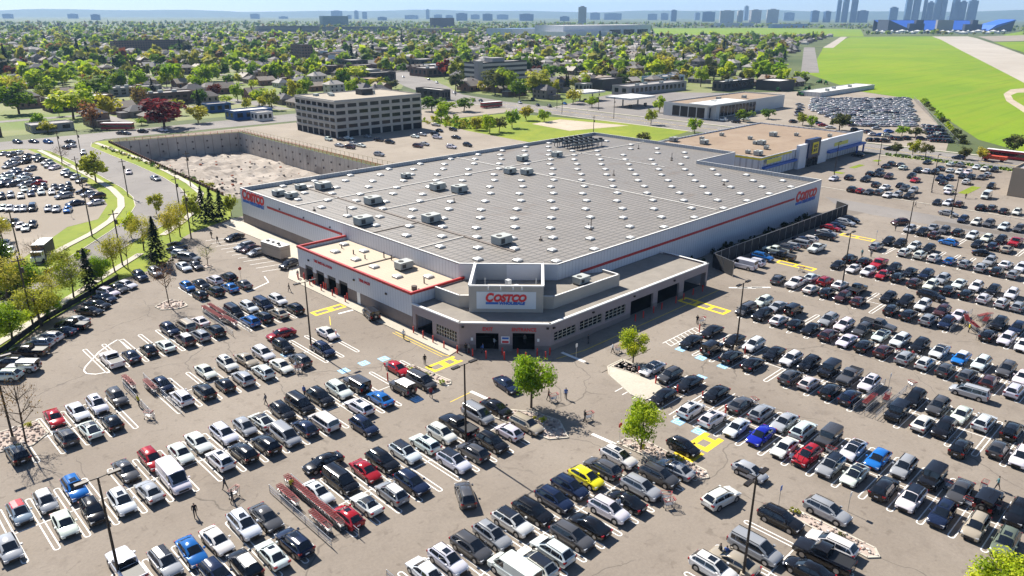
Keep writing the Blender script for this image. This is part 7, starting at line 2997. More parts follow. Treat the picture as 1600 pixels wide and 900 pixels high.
text_part('tire_installation_lettering', 'TIRE INSTALLATION', .72, (69.5, 132.15 - 6.2, 4.75), (0, -1), store, logo_red, .06, 0, .012)
text_part('tire_sales_lettering', 'TIRE SALES', .72, (69.5, 132.15 - 21.8, 4.75), (0, -1), store, logo_red, .06, 0, .012)
for (u, v) in [(74.1, 125.5), (74.2, 118.4), (74.2, 112.3), (74.0, 104.8), (78.0, 100.9), (78.4, 121.9), (78.1, 128.6)]:
    o = put('skylight', sky_me, store, (u, v, 5.75))
    o.matrix_parent_inverse = SI
o = put('rooftop_unit', mid_u, store, (77.6, 107.8, 5.75))
o.matrix_parent_inverse = SI
m = MB()
for u, v, h in ((79.1, 113.7, 1.1), (79, 116, 1.2), (76.5, 127, .9), (76, 122, .9), (76, 118, .8), (72.4, 96.5, .5), (75.5, 99, 1)):
    m.tube((u, v, 5.75), (u, v, 5.75 + h), .12, 6)
m.box(70, 80.5, 114.6, 114.9, 5.75, 5.9)
m.tube((72.2, 97.5, 5.75), (72.2, 97.5, 6.5), .5, 10)
sp(m, 'roof_vent_pipe', [mat('vent_brown', (.10, .08, .07), .8)])

# ---- entrance canopy
C1, C2, C3, C4 = (69.5, 94.7), (69.85, 83.1), (79.7, 72.7), (124.3, 72.2)
HC = 4.72
m = MB()
wall_open(m, C1, C2, 0, HC, .4, [(.8, 5.1, 0, 3.1), (6.0, 11.0, 1.1, 2.9)], 0, 1, 1.0)
wall_open(m, C2, C3, 0, HC, .4, [(2.6, 6.2, 0, 3.0), (8.4, 11.9, 0, 3.1)], 0, 1, 1.0)
wins = [(.9, 6.0, 1.5, 3.0), (7.0, 12.6, 1.5, 3.1), (13.5, 18.9, 1.4, 3.1)]
wall_open(m, C3, C4, 0, HC, .4, wins + [(20.4, 26.9, 0, 3.1), (28.3, 35.0, 0, 3.1), (36.6, 44.0, 0, 3.1)], 0, 1, 1.0)
m.box(123.9, 124.3, 72.6, 82.6, 2.9, HC, 0)
m.box(123.9, 124.3, 72.6, 73.4, 0, 2.9, 0)
m.box(123.9, 124.3, 81.8, 82.6, 0, 2.9, 0)
POLYR = [(69.9, 94.6), (70.25, 83.4), (79.9, 73.1), (123.9, 72.6), (123.9, 83.2), (92.6, 83.2), (80.6, 95.2), (69.9, 94.6)]
m.poly([(x, y, 4.4) for x, y in POLYR[:-1]], 2)
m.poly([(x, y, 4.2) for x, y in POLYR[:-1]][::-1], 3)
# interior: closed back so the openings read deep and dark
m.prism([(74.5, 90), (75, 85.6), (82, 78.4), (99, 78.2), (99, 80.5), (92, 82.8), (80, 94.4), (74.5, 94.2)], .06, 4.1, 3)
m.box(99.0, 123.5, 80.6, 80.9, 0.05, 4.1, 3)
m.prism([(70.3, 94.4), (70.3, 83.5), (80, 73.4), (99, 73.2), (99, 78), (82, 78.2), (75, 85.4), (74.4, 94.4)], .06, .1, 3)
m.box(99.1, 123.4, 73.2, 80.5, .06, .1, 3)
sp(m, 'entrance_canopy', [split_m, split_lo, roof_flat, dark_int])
m = MB()
for a, b in ((C1, C2), (C2, C3), (C3, C4), ((124.3, 72.2), (124.3, 83.2))):
    d = math.dist(a, b)
    u = ((b[0] - a[0]) / d, (b[1] - a[1]) / d)
    n = (-u[1], u[0])
    m.obox(((a[0] + b[0]) / 2 + n[0] * .16, (a[1] + b[1]) / 2 + n[1] * .16), u, d / 2 + .1, .24, HC - .14, HC + .06)
sp(m, 'canopy_cap', [cap_white])
mull = mat('window_mullion', (.62, .58, .48), .5)
for (a, b, ops, cols, rows) in ((C1, C2, [(6.0, 11.0, 1.1, 2.9)], 8, 3), (C3, C4, wins, 5, 3)):
    d = math.dist(a, b)
    u = ((b[0] - a[0]) / d, (b[1] - a[1]) / d)
    for s0, s1, za, zb in ops:
        m = MB()
        quad_on_wall(m, a, u, s0, s1, za, zb, -.2, 0, .03)
        wn = sp(m, 'window', [glass_dark])
        m = MB()
        for i in range(cols + 1):
            s = s0 + (s1 - s0) * i / cols
            quad_on_wall(m, a, u, max(s0, s - .03), min(s1, s + .03), za, zb, -.1, 0, .08)
        for i in range(rows + 1):
            z = za + (zb - za) * i / rows
            quad_on_wall(m, a, u, s0, s1, max(za, z - .03), min(zb, z + .03), -.108, 0, .07)
        sp(m, 'frame', [mull], wn)
CU = ((C3[0] - C2[0]) / math.dist(C2, C3), (C3[1] - C2[1]) / math.dist(C2, C3))
on2 = lambda s: (C2[0] + CU[0] * s, C2[1] + CU[1] * s)
text_part('exit_lettering', 'EXIT', .82, (*on2(3.65), 3.45), CU, store, logo_red, .06, 0, .012)
text_part('entrance_lettering', 'ENTRANCE', .82, (*on2(8.25), 3.45), CU, store, logo_red, .06, 0, .012, .92)
m = MB()
quad_on_wall(m, C2, CU, 6.6, 7.95, 1.3, 2.5, .05)
b_ = sp(m, 'notice_board', [white_paint])
m = MB()
quad_on_wall(m, C2, CU, 6.75, 7.8, 2.05, 2.35, .07)
sp(m, 'blue_panel', [logo_blue], b_)
m = MB()
quad_on_wall(m, C2, CU, 6.75, 7.8, 1.4, 1.75, .07)
sp(m, 'red_panel', [logo_red], b_)
for s in (2.0, 12.45):
    m = MB()
    quad_on_wall(m, C2, CU, s - .18, s + .18, 1.7, 2.2, .04)
    sp(m, 'wall_notice', [white_paint])
m = MB()
for p, s in ((C2, .4), (C2, 13.7)):
    quad_on_wall(m, C2, CU, s, s + .4, 3.9, 4.15, .25, 0, .25)
for s in (.5, 10, 21, 33):
    quad_on_wall(m, C3, (1, -.011), s, s + .4, 3.8, 4.05, .25, 0, .25)
for v in (171, 160, 149, 138):
    m.box(80.5, 80.69, v - .2, v + .2, 7.0, 7.3)
for v in (128, 112, 102):
    m.box(69.3, 69.49, v - .2, v + .2, 4.4, 4.7)
sp(m, 'wall_lamp', [black_metal])
# second tier and sign tower
m = MB()
TIER = [(74.3, 94.5), (74.5, 88.5), (80, 83.1), (85.4, 77.3), (102.2, 76.8), (102.2, 80.6), (98, 82.9), (92.7, 83.2), (80.8, 95.2)]
m.prism(TIER, 4.41, 6.1, 0, 1)
for i in range(len(TIER) - 4):
    a, b = TIER[i], TIER[i + 1]
    d = math.dist(a, b)
    u = ((b[0] - a[0]) / d, (b[1] - a[1]) / d)
    m.obox(((a[0] + b[0]) / 2 - u[1] * .14, (a[1] + b[1]) / 2 + u[0] * .14), u, d / 2 + .02, .16, 6.103, 6.6, 0, 2)
sp(m, 'upper_tier', [stucco, roof_flat, cap_white])
o = put('rooftop_unit', mid_u, store, (94.4, 79.2, 6.1), scale=.9)
o.matrix_parent_inverse = SI
T1, T2, T3, T4 = (74.4, 85.9), (82.9, 77.3), (91.4, 85.4), (82.8, 93.9)
m = MB()
TW = [T1, T2, T3, T4]
tin = []
cx_, cy_ = sum(p[0] for p in TW) / 4, sum(p[1] for p in TW) / 4
for p in TW:
    tin.append((cx_ + (p[0] - cx_) * .94, cy_ + (p[1] - cy_) * .94))
for i in range(4):
    j = (i + 1) % 4
    a, b, c, d = TW[i], TW[j], tin[j], tin[i]
    m.poly([(*a, 4.42), (*b, 4.42), (*b, 9.05), (*a, 9.05)], 0)
    m.poly([(*d, 4.7), (*d, 9.05), (*c, 9.05), (*c, 4.7)], 1)
    m.poly([(*a, 9.05), (*b, 9.05), (*c, 9.05), (*d, 9.05)], 2)
m.poly([(*p, 4.7) for p in tin], 3)
sp(m, 'sign_tower', [stucco, rib_grey, cap_white, roof_flat])
m = MB()
for i in (0, 1, 3):
    a, b = TW[i], TW[(i + 1) % 4]
    d = math.dist(a, b)
    u = ((b[0] - a[0]) / d, (b[1] - a[1]) / d)
    m.obox(((a[0] + b[0]) / 2, (a[1] + b[1]) / 2), u, d / 2 + .1, .1, 8.9, 9.1)
sp(m, 'tower_cap', [cap_white])
TU = ((T2[0] - T1[0]) / math.dist(T1, T2), (T2[1] - T1[1]) / math.dist(T1, T2))
m = MB()
quad_on_wall(m, T1, TU, 1.25, 10.9, 5.05, 8.0, .06)
bd = sp(m, 'sign_board', [mat('sign_board_pale', (.62, .66, .70), .5)])
pS = (T1[0] + TU[0] * 2.75 + TU[1] * .06, T1[1] + TU[1] * 2.75 - TU[0] * .06)
big_sign(pS, TU, 6.6, store, 7.55)
m = MB()
for s in (3.2, 5.2, 7.2, 8.6):
    p = (T1[0] + TU[0] * s, T1[1] + TU[1] * s)
    m.tube((p[0], p[1], 9.0), (p[0] + TU[1] * .8, p[1] - TU[0] * .8, 8.9), .04, 5)
    m.tube((p[0] + TU[1] * .8, p[1] - TU[0] * .8, 8.9), (p[0] + TU[1] * .9, p[1] - TU[0] * .9, 8.6), .12, 6)
for t in ((79, 87), (85, 81)):
    m.tube((*t, 4.7), (*t, 8.9), .05, 5)
m.box(81, 83.5, 83.5, 84.1, 4.7, 7.5)
m.box(82.4, 83.2, 85, 85.8, 4.7, 8.1)
sp(m, 'tower_lamp', [mat('lamp_pale', (.6, .6, .58), .5)])


# ---------------------------------------------------------------- generic buildings
def bld(name, label, cat, corner, du, dv, h, wall, roof, rows=None, parapet=.6, win=glass_dark, group=None, extra=None, rot=0, units_n=0, band=False):
    """flat-roofed building: wall, roof, windows (each its own part unless BAND)"""
    u = (math.cos(R(rot)), math.sin(R(rot)))
    v = (-u[1], u[0])
    P = lambda a, b: (corner[0] + u[0] * a + v[0] * b, corner[1] + u[1] * a + v[1] * b)
    root = empty(name, (*corner, 0))
    tag(root, label, cat, group)
    inv = Matrix.Translation((-corner[0], -corner[1], 0))

    def ap(mb, nm, mats):
        o = mb.build(nm, mats, root)
        o.matrix_parent_inverse = inv
        return o
    m = MB()
    pts = [P(0, 0), P(du, 0), P(du, dv), P(0, dv)]
    ins = [P(.3, .3), P(du - .3, .3), P(du - .3, dv - .3), P(.3, dv - .3)]
    for i in range(4):
        j = (i + 1) % 4
        m.poly([(*pts[i], 0), (*pts[j], 0), (*pts[j], h), (*pts[i], h)])
        m.poly([(*pts[i], h), (*pts[j], h), (*ins[j], h), (*ins[i], h)])
        m.poly([(*ins[i], h - parapet), (*ins[i], h), (*ins[j], h), (*ins[j], h - parapet)])
    ap(m, 'wall', [wall])
    m = MB()
    m.poly([(*p, h - parapet) for p in ins])
    for k in range(units_n):
        q = P(du * (.2 + .6 * ((k * .37) % 1)), dv * (.25 + .5 * ((k * .61) % 1)))
        m.box(q[0] - 1.2, q[0] + 1.2, q[1] - 1, q[1] + 1, h - parapet + .01, h - parapet + 1.5, 1)
    ap(m, 'roof', [roof, hvac_m])
    for (face, z0, z1, n, a0, a1, fill) in rows or []:
        # visible faces: 'x' faces -u side (normal -u), 'y' faces -v side
        L = dv if face == 'x' else du
        for k in range(n):
            s0 = L * (a0 + (a1 - a0) * (k + (1 - fill) / 2) / n)
            s1 = L * (a0 + (a1 - a0) * (k + 1 - (1 - fill) / 2) / n)
            m = MB()
            if face == 'x':
                q = [P(-.03, s0), P(-.03, s1), P(.05, s1), P(.05, s0)]
            else:
                q = [P(s0, -.03), P(s1, -.03), P(s1, .05), P(s0, .05)]
            m.prism(q, z0, z1)
            ap(m, 'window', [win])
    return root, ap, P


# electronics store with yellow and blue front
bb_white = stripe_mat('pale_panel_wall', (.55, .58, .62), (.38, .40, .44), 2.2, .3, 'xy', .6)
bb_roof = ground_mat('tan_gravel_roof', (.255, .185, .13), (.32, .245, .18), (.16, .115, .08), s=1.6, stain_amt=.7)
bb_y = mat('store_yellow', (.72, .58, .03), .5)
bb_b = mat('store_blue', (.02, .10, .42), .5)
bb_d = mat('store_navy', (.02, .035, .10), .4)
root, ap, P_ = bld('electronics_store', 'flat tan-roofed electronics store with yellow roof band and blue canopy', 'store', (226.5, 116.5), 79, 43, 6.8, bb_white, bb_roof, None, .5)
m = MB()
m.box(226.44, 226.5, 116.5, 159.5, 6.0, 6.6)
m.box(226.5, 248, 116.42, 116.5, 6.0, 6.6)
ap(m, 'yellow_band', [bb_y])
m = MB()
m.box(228, 250.5, 115.3, 116.48, 3.0, 3.7)
m.box(273, 305.5, 113.8, 116.48, 3.0, 3.7)
for x in (298, 304):
    m.box(x, x + .5, 113.9, 114.4, 0, 3.0)
ap(m, 'blue_canopy', [bb_b])
m = MB()
m.box(250.8, 256.5, 115.0, 116.3, 0, 8.2)
m.box(265.5, 273, 115.0, 116.3, 0, 8.0)
m.box(273, 305.6, 115.6, 116.4, 3.72, 8.0)
ap(m, 'front_panel', [mat('front_white', (.66, .68, .72), .5)])
m = MB()
m.box(256.5, 265.5, 114.4, 116.2, 3.2, 9.6)
tw = ap(m, 'sign_block', [bb_d])
m = MB()
m.prism([(259.0, 114.2), (263.4, 114.2), (263.4, 114.38), (259.0, 114.38)], 4.4, 8.4)
tg = m.build('sign_tag', [bb_y], tw)
text_part('upper_word', 'BEST', 1.45, (261.2, 114.18, 6.6), (1, 0), tw, bb_d, .06, 0, .03, .95, 'CENTER')
text_part('lower_word', 'BUY', 1.55, (261.2, 114.18, 5.1), (1, 0), tw, bb_d, .06, 0, .03, 1.05, 'CENTER')
m = MB()
for k in range(4):
    m.box(257.2 + k * 2, 258.9 + k * 2, 114.5, 114.6, .1, 3.0)
ap(m, 'glass_doors', [glass_dark])
m = MB()
for a, b in ((280, 292), (229, 239)):
    m.box(a, b, 115.5, 115.58, 4.6, 5.9)
ap(m, 'advert_panel', [mat('advert_yellow', (.62, .60, .12), .6)])
for i, (x, y) in enumerate([(233, 121), (233.5, 125), (246, 125), (254, 131), (253, 133), (262, 140), (276, 138), (283, 132), (290, 122), (240, 146), (248, 152), (262, 152), (237, 157)]):
    o = put('rooftop_unit', sml_u if i % 3 else mid_u, root, (x, y, 6.3))
    o.matrix_parent_inverse = Matrix.Translation((-226.5, -116.5, 0))

# five-storey office
off_w = mat('office_concrete', (.42, .395, .36), .85, var=.08, scale=.3)
off_r = mat('office_roof', (.34, .295, .235), .95, var=.08, scale=.2)
root, ap, P_ = bld('office_block', 'grey concrete five-storey office with rows of dark windows on stilts', 'building', (172.5, 283.5), 46, 33, 15.8, off_w, off_r, None, .4)
for fz in range(4):
    z0 = 3.9 + fz * 2.9
    for k in range(7):
        m = MB()
        s = 283.5 + 33 * (k + .12) / 7
        m.box(172.44, 172.6, s, s + 3.5, z0, z0 + 1.5)
        ap(m, 'window', [glass_dark])
    for k in range(8):
        m = MB()
        s = 172.5 + 46 * (k + .12) / 8
        m.box(s, s + 4.4, 283.44, 283.6, z0, z0 + 1.5)
        ap(m, 'window', [glass_dark])
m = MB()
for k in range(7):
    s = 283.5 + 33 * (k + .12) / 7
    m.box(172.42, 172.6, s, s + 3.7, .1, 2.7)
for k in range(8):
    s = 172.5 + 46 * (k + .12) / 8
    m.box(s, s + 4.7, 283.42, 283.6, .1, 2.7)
ap(m, 'ground_floor_shade', [dark_int])  # near-black panels on the wall, painted shade of the open ground floor
m = MB()
for fz in range(5):
    z = 3.2 + fz * 2.9
    m.box(172.1, 172.48, 283.1, 316.5, z, z + .5)
    m.box(172.48, 218.5, 283.1, 283.48, z, z + .5)
ap(m, 'floor_ledge', [off_w])
m = MB()
m.box(196, 202, 298, 303, 15.41, 18.0, 0)
m.box(183, 185, 303, 305, 15.41, 16.4, 1)
m.box(178, 180, 308, 310, 15.41, 16.4, 1)
m.box(186, 188, 309, 311, 15.41, 16.4, 1)
m.box(203, 204, 299, 301, 15.41, 17, 1)
ap(m, 'roof_plant', [mat('plant_room', (.06, .06, .06), .8), hvac_m])
# ================================================================= CARS
paint = mat('car_paint', (1, 1, 1), .16, 0.0, ob=True, coat=.5, spec=.4)
paint.node_tree.nodes['Principled BSDF'].inputs['Metallic'].default_value = .15
trim = mat('black_trim', (.012, .012, .013), .55)
tyre_m = mat('tyre_rubber', (.012, .012, .012), .85)
rim_m = mat('alloy_rim', (.38, .38, .39), .35, .7)
cglass = mat('car_glass', (.008, .011, .016), .04, spec=.9)
head_m = mat('headlight_lens', (.65, .67, .70), .15, spec=.8)
tail_m = mat('taillight_lens', (.28, .008, .01), .2, spec=.7)
plate_m = mat('licence_plate_white', (.7, .7, .7), .5)
PAINT = {'W': (.72, .72, .71), 'K': (.010, .010, .012), 'G': (.075, .075, .08), 'S': (.34, .35, .37), 'B': (.012, .02, .05), 'b': (.015, .13, .42), 'R': (.36, .012, .018), 'Y': (.72, .60, .015), 'T': (.36, .31, .24), 'N': (.07, .028, .028), 'E': (.17, .20, .15), 'D': (.01, .02, .32), 'X': (.30, .38, .46), 'd': (.015, .16, .50)}
KIND = {
    # L, W, lower-body stations (x, width, z low, z top), greenhouse (rear base, rear top, front top, front base, belt, roof, top width), wheel radius
    's': (4.75, 1.84, [(-.5, .80, .40, .86), (-.47, .93, .28, .96), (-.36, .99, .22, 1.0), (-.1, 1, .20, .96), (.15, 1, .20, .93), (.27, .99, .20, .92), (.40, .96, .22, .82), (.475, .88, .28, .70), (.5, .74, .36, .60)], (-.40, -.21, .07, .255, .95, 1.45, .62), .33),
    'f': (4.7, 1.86, [(-.5, .80, .40, .90), (-.47, .93, .28, 1.0), (-.36, .99, .22, 1.02), (-.1, 1, .20, .97), (.15, 1, .20, .95), (.27, .99, .20, .93), (.40, .96, .22, .82), (.475, .88, .28, .68), (.5, .74, .36, .58)], (-.47, -.13, .05, .29, .97, 1.46, .62), .35),
    'u': (4.65, 1.88, [(-.5, .84, .45, 1.0), (-.475, .95, .30, 1.10), (-.36, 1, .25, 1.12), (-.1, 1, .24, 1.08), (.15, 1, .24, 1.06), (.27, .99, .24, 1.05), (.41, .96, .26, .96), (.475, .89, .32, .82), (.5, .76, .40, .70)], (-.488, -.355, .06, .265, 1.09, 1.65, .62), .36),
    'h': (4.2, 1.79, [(-.5, .84, .42, .92), (-.475, .95, .28, 1.0), (-.36, 1, .22, 1.02), (-.1, 1, .21, .99), (.15, 1, .21, .97), (.28, .99, .21, .95), (.41, .95, .23, .84), (.475, .87, .30, .72), (.5, .74, .38, .62)], (-.485, -.31, .07, .29, 1.0, 1.50, .62), .32),
    'm': (5.1, 1.98, [(-.5, .88, .40, 1.0), (-.48, .96, .28, 1.10), (-.36, 1, .22, 1.10), (-.1, 1, .21, 1.06), (.15, 1, .21, 1.04), (.30, .99, .21, 1.02), (.42, .95, .23, .92), (.48, .88, .30, .78), (.5, .76, .38, .66)], (-.49, -.44, .13, .335, 1.06, 1.76, .70), .34),
    'w': (4.8, 1.85, [(-.5, .82, .40, .94), (-.475, .94, .28, 1.02), (-.36, 1, .22, 1.02), (-.1, 1, .20, .98), (.15, 1, .20, .95), (.27, .99, .20, .94), (.40, .96, .22, .84), (.475, .88, .28, .72), (.5, .75, .36, .62)], (-.485, -.38, .08, .26, .98, 1.52, .64), .34),
    'c': (4.4, 1.82, [(-.5, .80, .40, .86), (-.47, .93, .28, .95), (-.36, .99, .22, .97), (-.1, 1, .20, .93), (.12, 1, .20, .92), (.25, .99, .20, .91), (.40, .95, .22, .82), (.475, .87, .28, .70), (.5, .73, .36, .60)], (-.34, -.18, .03, .20, .93, 1.36, .60), .34),
    'p': (5.75, 2.02, [(-.5, .96, .50, 1.16), (-.48, 1, .36, 1.20), (-.36, 1, .32, 1.20), (-.1, 1, .30, 1.20), (.12, 1, .30, 1.20), (.25, 1, .30, 1.19), (.42, .98, .32, 1.12), (.485, .94, .38, 1.02), (.5, .86, .46, .88)], (-.12, -.10, .10, .215, 1.20, 1.86, .74), .41),
    'j': (4.45, 1.90, [(-.5, .92, .50, 1.12), (-.485, .98, .40, 1.16), (-.36, 1, .36, 1.18), (-.1, 1, .34, 1.17), (.12, 1, .34, 1.16), (.22, 1, .34, 1.16), (.42, .96, .38, 1.12), (.485, .92, .44, 1.06), (.5, .88, .52, .94)], (-.495, -.485, .13, .185, 1.16, 1.86, .82), .42),
    'v': (5.7, 2.02, [(-.5, .95, .40, 1.2), (-.49, .99, .30, 1.25), (-.36, 1, .26, 1.25), (-.1, 1, .25, 1.25), (.15, 1, .25, 1.22), (.33, 1, .25, 1.16), (.44, .96, .28, 1.02), (.485, .90, .34, .90), (.5, .82, .42, .78)], (-.495, -.488, .20, .37, 1.2, 2.15, .78), .37),
}


def car_parts(k):
    L, W_, ST, G, wr = KIND[k]
    P = {}
    hw = W_ / 2

    def prof(x, wf, z0, z1):
        h = hw * wf
        d = z1 - z0
        return [(x * L, y, z) for y, z in ((h * .86, z0), (h * .985, z0 + .10 * d), (h, z0 + .5 * d), (h * .985, z1 - .15 * d), (h * .90, z1 - .03), (h * .5, z1 + .015), (0, z1 + .025))]
    b = MB()

    def loft(mb, secs, mi=0, caps=True):
        full = []
        for s in secs:
            f = s + [(x, -y, z) for x, y, z in s[-2::-1]]
            full.append(f)
        n = len(full[0])
        k0 = len(mb.v)
        for f in full:
            mb.v += f
        for i in range(len(full) - 1):
            for j in range(n - 1):
                a = k0 + i * n + j
                mb.f.append((a, a + n, a + n + 1, a + 1))
                mb.m.append(mi)
        if caps:
            mb.f.append(tuple(range(k0, k0 + n)))
            mb.f.append(tuple(range(k0 + (len(full) - 1) * n + n - 1, k0 + (len(full) - 1) * n - 1, -1)))
            mb.m += [mi, mi]
        return full
    loft(b, [prof(*s) for s in ST])
    rb, rt, ft, fb, zb, zr, tw = G
    rw = hw * tw / .9
    bw = hw * .93
    zi = lambda x: zb - (.03 if x > 0 else 0)
    mid = (rt + ft) / 2

    def gsec(x, roof, wb):
        if not roof:
            return [(x * L, wb, zi(x)), (x * L, wb * .86, zi(x) + .008), (x * L, wb * .6, zi(x) + .014), (x * L, 0, zi(x) + .02)]
        dz = -.02 if roof == 1 else 0
        return [(x * L, wb, zi(x)), (x * L, rw, zr - .09 + dz), (x * L, rw * .82, zr - .015 + dz), (x * L, 0, zr + .03 + dz)]
    gs = [gsec(rb, 0, bw * .94), gsec(rt, 1, bw * .98), gsec(mid, 2, bw), gsec(ft, 1, bw * .99), gsec(fb, 0, bw * .93)]
    loft(b, gs, 0, False)
    # wheel arches, sills, bumpers, grille
    wx = (-.29 * L, .305 * L)
    for x in wx:
        for s in (-1, 1):
            n = 12
            y = s * (hw + .006)
            c = [(x + (wr + .07) * math.cos(2 * math.pi * i / n), y, wr + .02 + (wr + .07) * math.sin(2 * math.pi * i / n)) for i in range(n)]
            c = [(p[0], p[1], max(p[2], .2)) for p in c]
            b.poly(c if s < 0 else c[::-1], 1)
    b.box(wx[0] + wr, wx[1] - wr, -hw - .004, hw + .004, .19, .30, 1)
    b.box(-.5 * L - .012, -.47 * L, -hw * .78, hw * .78, .34, .50, 1)
    zf = ST[-1][3]
    b.box(.47 * L, .5 * L + .012, -hw * .52, hw * .52, zf - .30, zf - .06, 1)
    b.box(.46 * L, .495 * L + .02, -hw * .74, hw * .74, ST[-1][2] - .06, ST[-1][2] + .10, 1)
    for s in (-1, 1):
        b.box(fb * L - .30 * L * .18 - .2, fb * L - .30 * L * .18 + .02, min(s * hw * .97, s * (hw + .16)), max(s * hw * .97, s * (hw + .16)), zb + .0, zb + .16, 0)
        if k in ('u', 'w', 'm'):
            b.box(rt * L, ft * L, s * rw * .90 - .02, s * rw * .90 + .02, zr - .03, zr + .02, 1)
    if k == 'p':
        z = ST[2][3]
        b.box(-.495 * L, rb * L - .02, -hw * .80, hw * .80, z + .0, z + .030, 1)
        for s in (-1, 1):
            b.box(-.497 * L, rb * L - .02, s * hw * .87 - .06, s * hw * .87 + .06, z, z + .07, 0)
        b.box(-.5 * L, -.488 * L, -hw * .86, hw * .86, z, z + .07, 0)
    if k == 'j':
        n = 12
        for r_, mi, x in ((.38, 1, -.5 * L - .2), (.2, 3, -.5 * L - .22)):
            b.tube((-.5 * L, 0, 1.0), (x, 0, 1.0), r_, n, mi)
        for s in (-1, 1):
            for x in wx:
                b.box(x - .5, x + .5, s * hw - .02, s * (hw + .10) if s > 0 else s * hw + .02, .82, .90, 1) if s > 0 else b.box(x - .5, x + .5, -hw - .10, -hw + .02, .82, .90, 1)
    P['body'] = b

    def patch(sa, sb, js, t0, t1, sy, off, tight=None):
        """panel lying OFF proud of the greenhouse between two stations"""
        mb = MB()
        A = [sa[j] for j in js] + [(sa[j][0], -sa[j][1], sa[j][2]) for j in js[::-1] if j != 3]
        B = [sb[j] for j in js] + [(sb[j][0], -sb[j][1], sb[j][2]) for j in js[::-1] if j != 3]
        g = []
        for t in (t0, t1):
            row = []
            for a, c in zip(A, B):
                p = [a[i] + (c[i] - a[i]) * t for i in range(3)]
                p[1] *= sy
                row.append(Vector(p))
            g.append(row)
        nrm = (g[1][len(A) // 2] - g[0][len(A) // 2]).cross(Vector((0, 1, 0))).normalized()
        if nrm.z < 0:
            nrm = -nrm
        for row in g:
            for p in row:
                p += nrm * off
        for i in range(len(A) - 1):
            mb.poly([g[0][i], g[1][i], g[1][i + 1], g[0][i + 1]] if False else [g[0][i], g[0][i + 1], g[1][i + 1], g[1][i]])
        return mb
    P['windscreen'] = patch(gs[4], gs[3], [1, 2, 3], .06, .93, .96, .016)
    P['rear_window'] = patch(gs[0], gs[1], [1, 2, 3], .10 if k not in 'jv' else .2, .90, .92, .016)
    if k == 'c':
        P['soft_top'] = patch(gs[1], gs[3], [1, 2, 3], 0, 1, 1.0, .022)

    def side(x, t):
        xs = [rb, rt, mid, ft, fb]
        bws = [bw * .94, bw * .98, bw, bw * .99, bw * .93]
        tws = [bw * .94, rw, rw, rw, bw * .93]
        zs = [zi(rb), zr - .11, zr - .09, zr - .11, zi(fb)]
        for i in range(4):
            if x <= xs[i + 1]:
                f = (x - xs[i]) / max(1e-6, xs[i + 1] - xs[i])
                break
        lp = lambda a: a[i] + (a[i + 1] - a[i]) * f
        y = lp(bws) + (lp(tws) - lp(bws)) * t
        z = zi(x) + (lp(zs) - zi(x)) * t
        return (x * L, y + .016, z + .008)
    for s in (-1, 1):
        mb = MB()
        xr = rb + (rt - rb) * (.55 if rt - rb > .05 else 1.3)
        xf = fb - (fb - ft) * .28
        bp = rb + (fb - rb) * .50
        segs = [(xr, bp - .008), (bp + .008, xf)]
        if k in ('m', 'u', 'w'):
            c = rb + (fb - rb) * .20
            segs = [(xr, c - .006), (c + .006, bp - .008), (bp + .008, xf)]
        if k == 'v':
            segs = [(ft - .10, xf)]
        if k == 'p':
            segs = [(rt + .004, bp - .004), (bp + .004, xf)]
        for a, c in segs:
            kn = sorted(set([a, c] + [q for q in (rt, mid, ft) if a < q < c]))
            for x0, x1 in zip(kn, kn[1:]):
                q = [side(x0, .12), side(x1, .12), side(x1, .86), side(x0, .86)]
                q = [(p[0], p[1] * s, p[2]) for p in q]
                mb.poly(q if s < 0 else q[::-1])
        P['side_window%d' % (s > 0)] = mb
    for i, x in enumerate(wx):
        for s in (-1, 1):
            mb = MB()
            y0, y1 = s * (hw - .2), s * (hw + .012)
            mb.tube((x, y0, wr), (x, y1, wr), wr, 14, 0)
            mb.tube((x, y1 - s * .02, wr), (x, y1 + s * .006, wr), wr * .66, 12, 1)
            P['wheel%d%d' % (i, s > 0)] = mb
    zh = ST[-2][3] - .12
    zt_ = ST[1][3] - .16
    for s in (-1, 1):
        h1 = MB()
        h1.box(.455 * L, .488 * L + .01, s * hw * .70 - .19, s * hw * .70 + .19, zh - .07, zh + .07)
        P['headlight%d' % (s > 0)] = h1
        t1_ = MB()
        yb = hw * .78
        t1_.box(-.5 * L - .015, -.465 * L, s * yb - .17, s * yb + .17, zt_ - .10 - (.25 if k in 'mvj' else 0), zt_ + .09)
        P['taillight%d' % (s > 0)] = t1_
    pl = MB()
    pl.box(-.5 * L - .02, -.5 * L - .004, -.2, .2, .62, .76)
    P['licence_plate'] = pl
    r1, r2 = gs[1], gs[3]
    P['roof_panel'] = patch(r1, r2, [1, 2, 3], .02, .98, .97, .030)
    sr = MB()
    x0 = mid * L + (ft - rt) * L * .05
    sr.box(x0, ft * L - .12, -rw * .5, rw * .5, zr, zr + .037)
    P['sunroof'] = sr
    return P


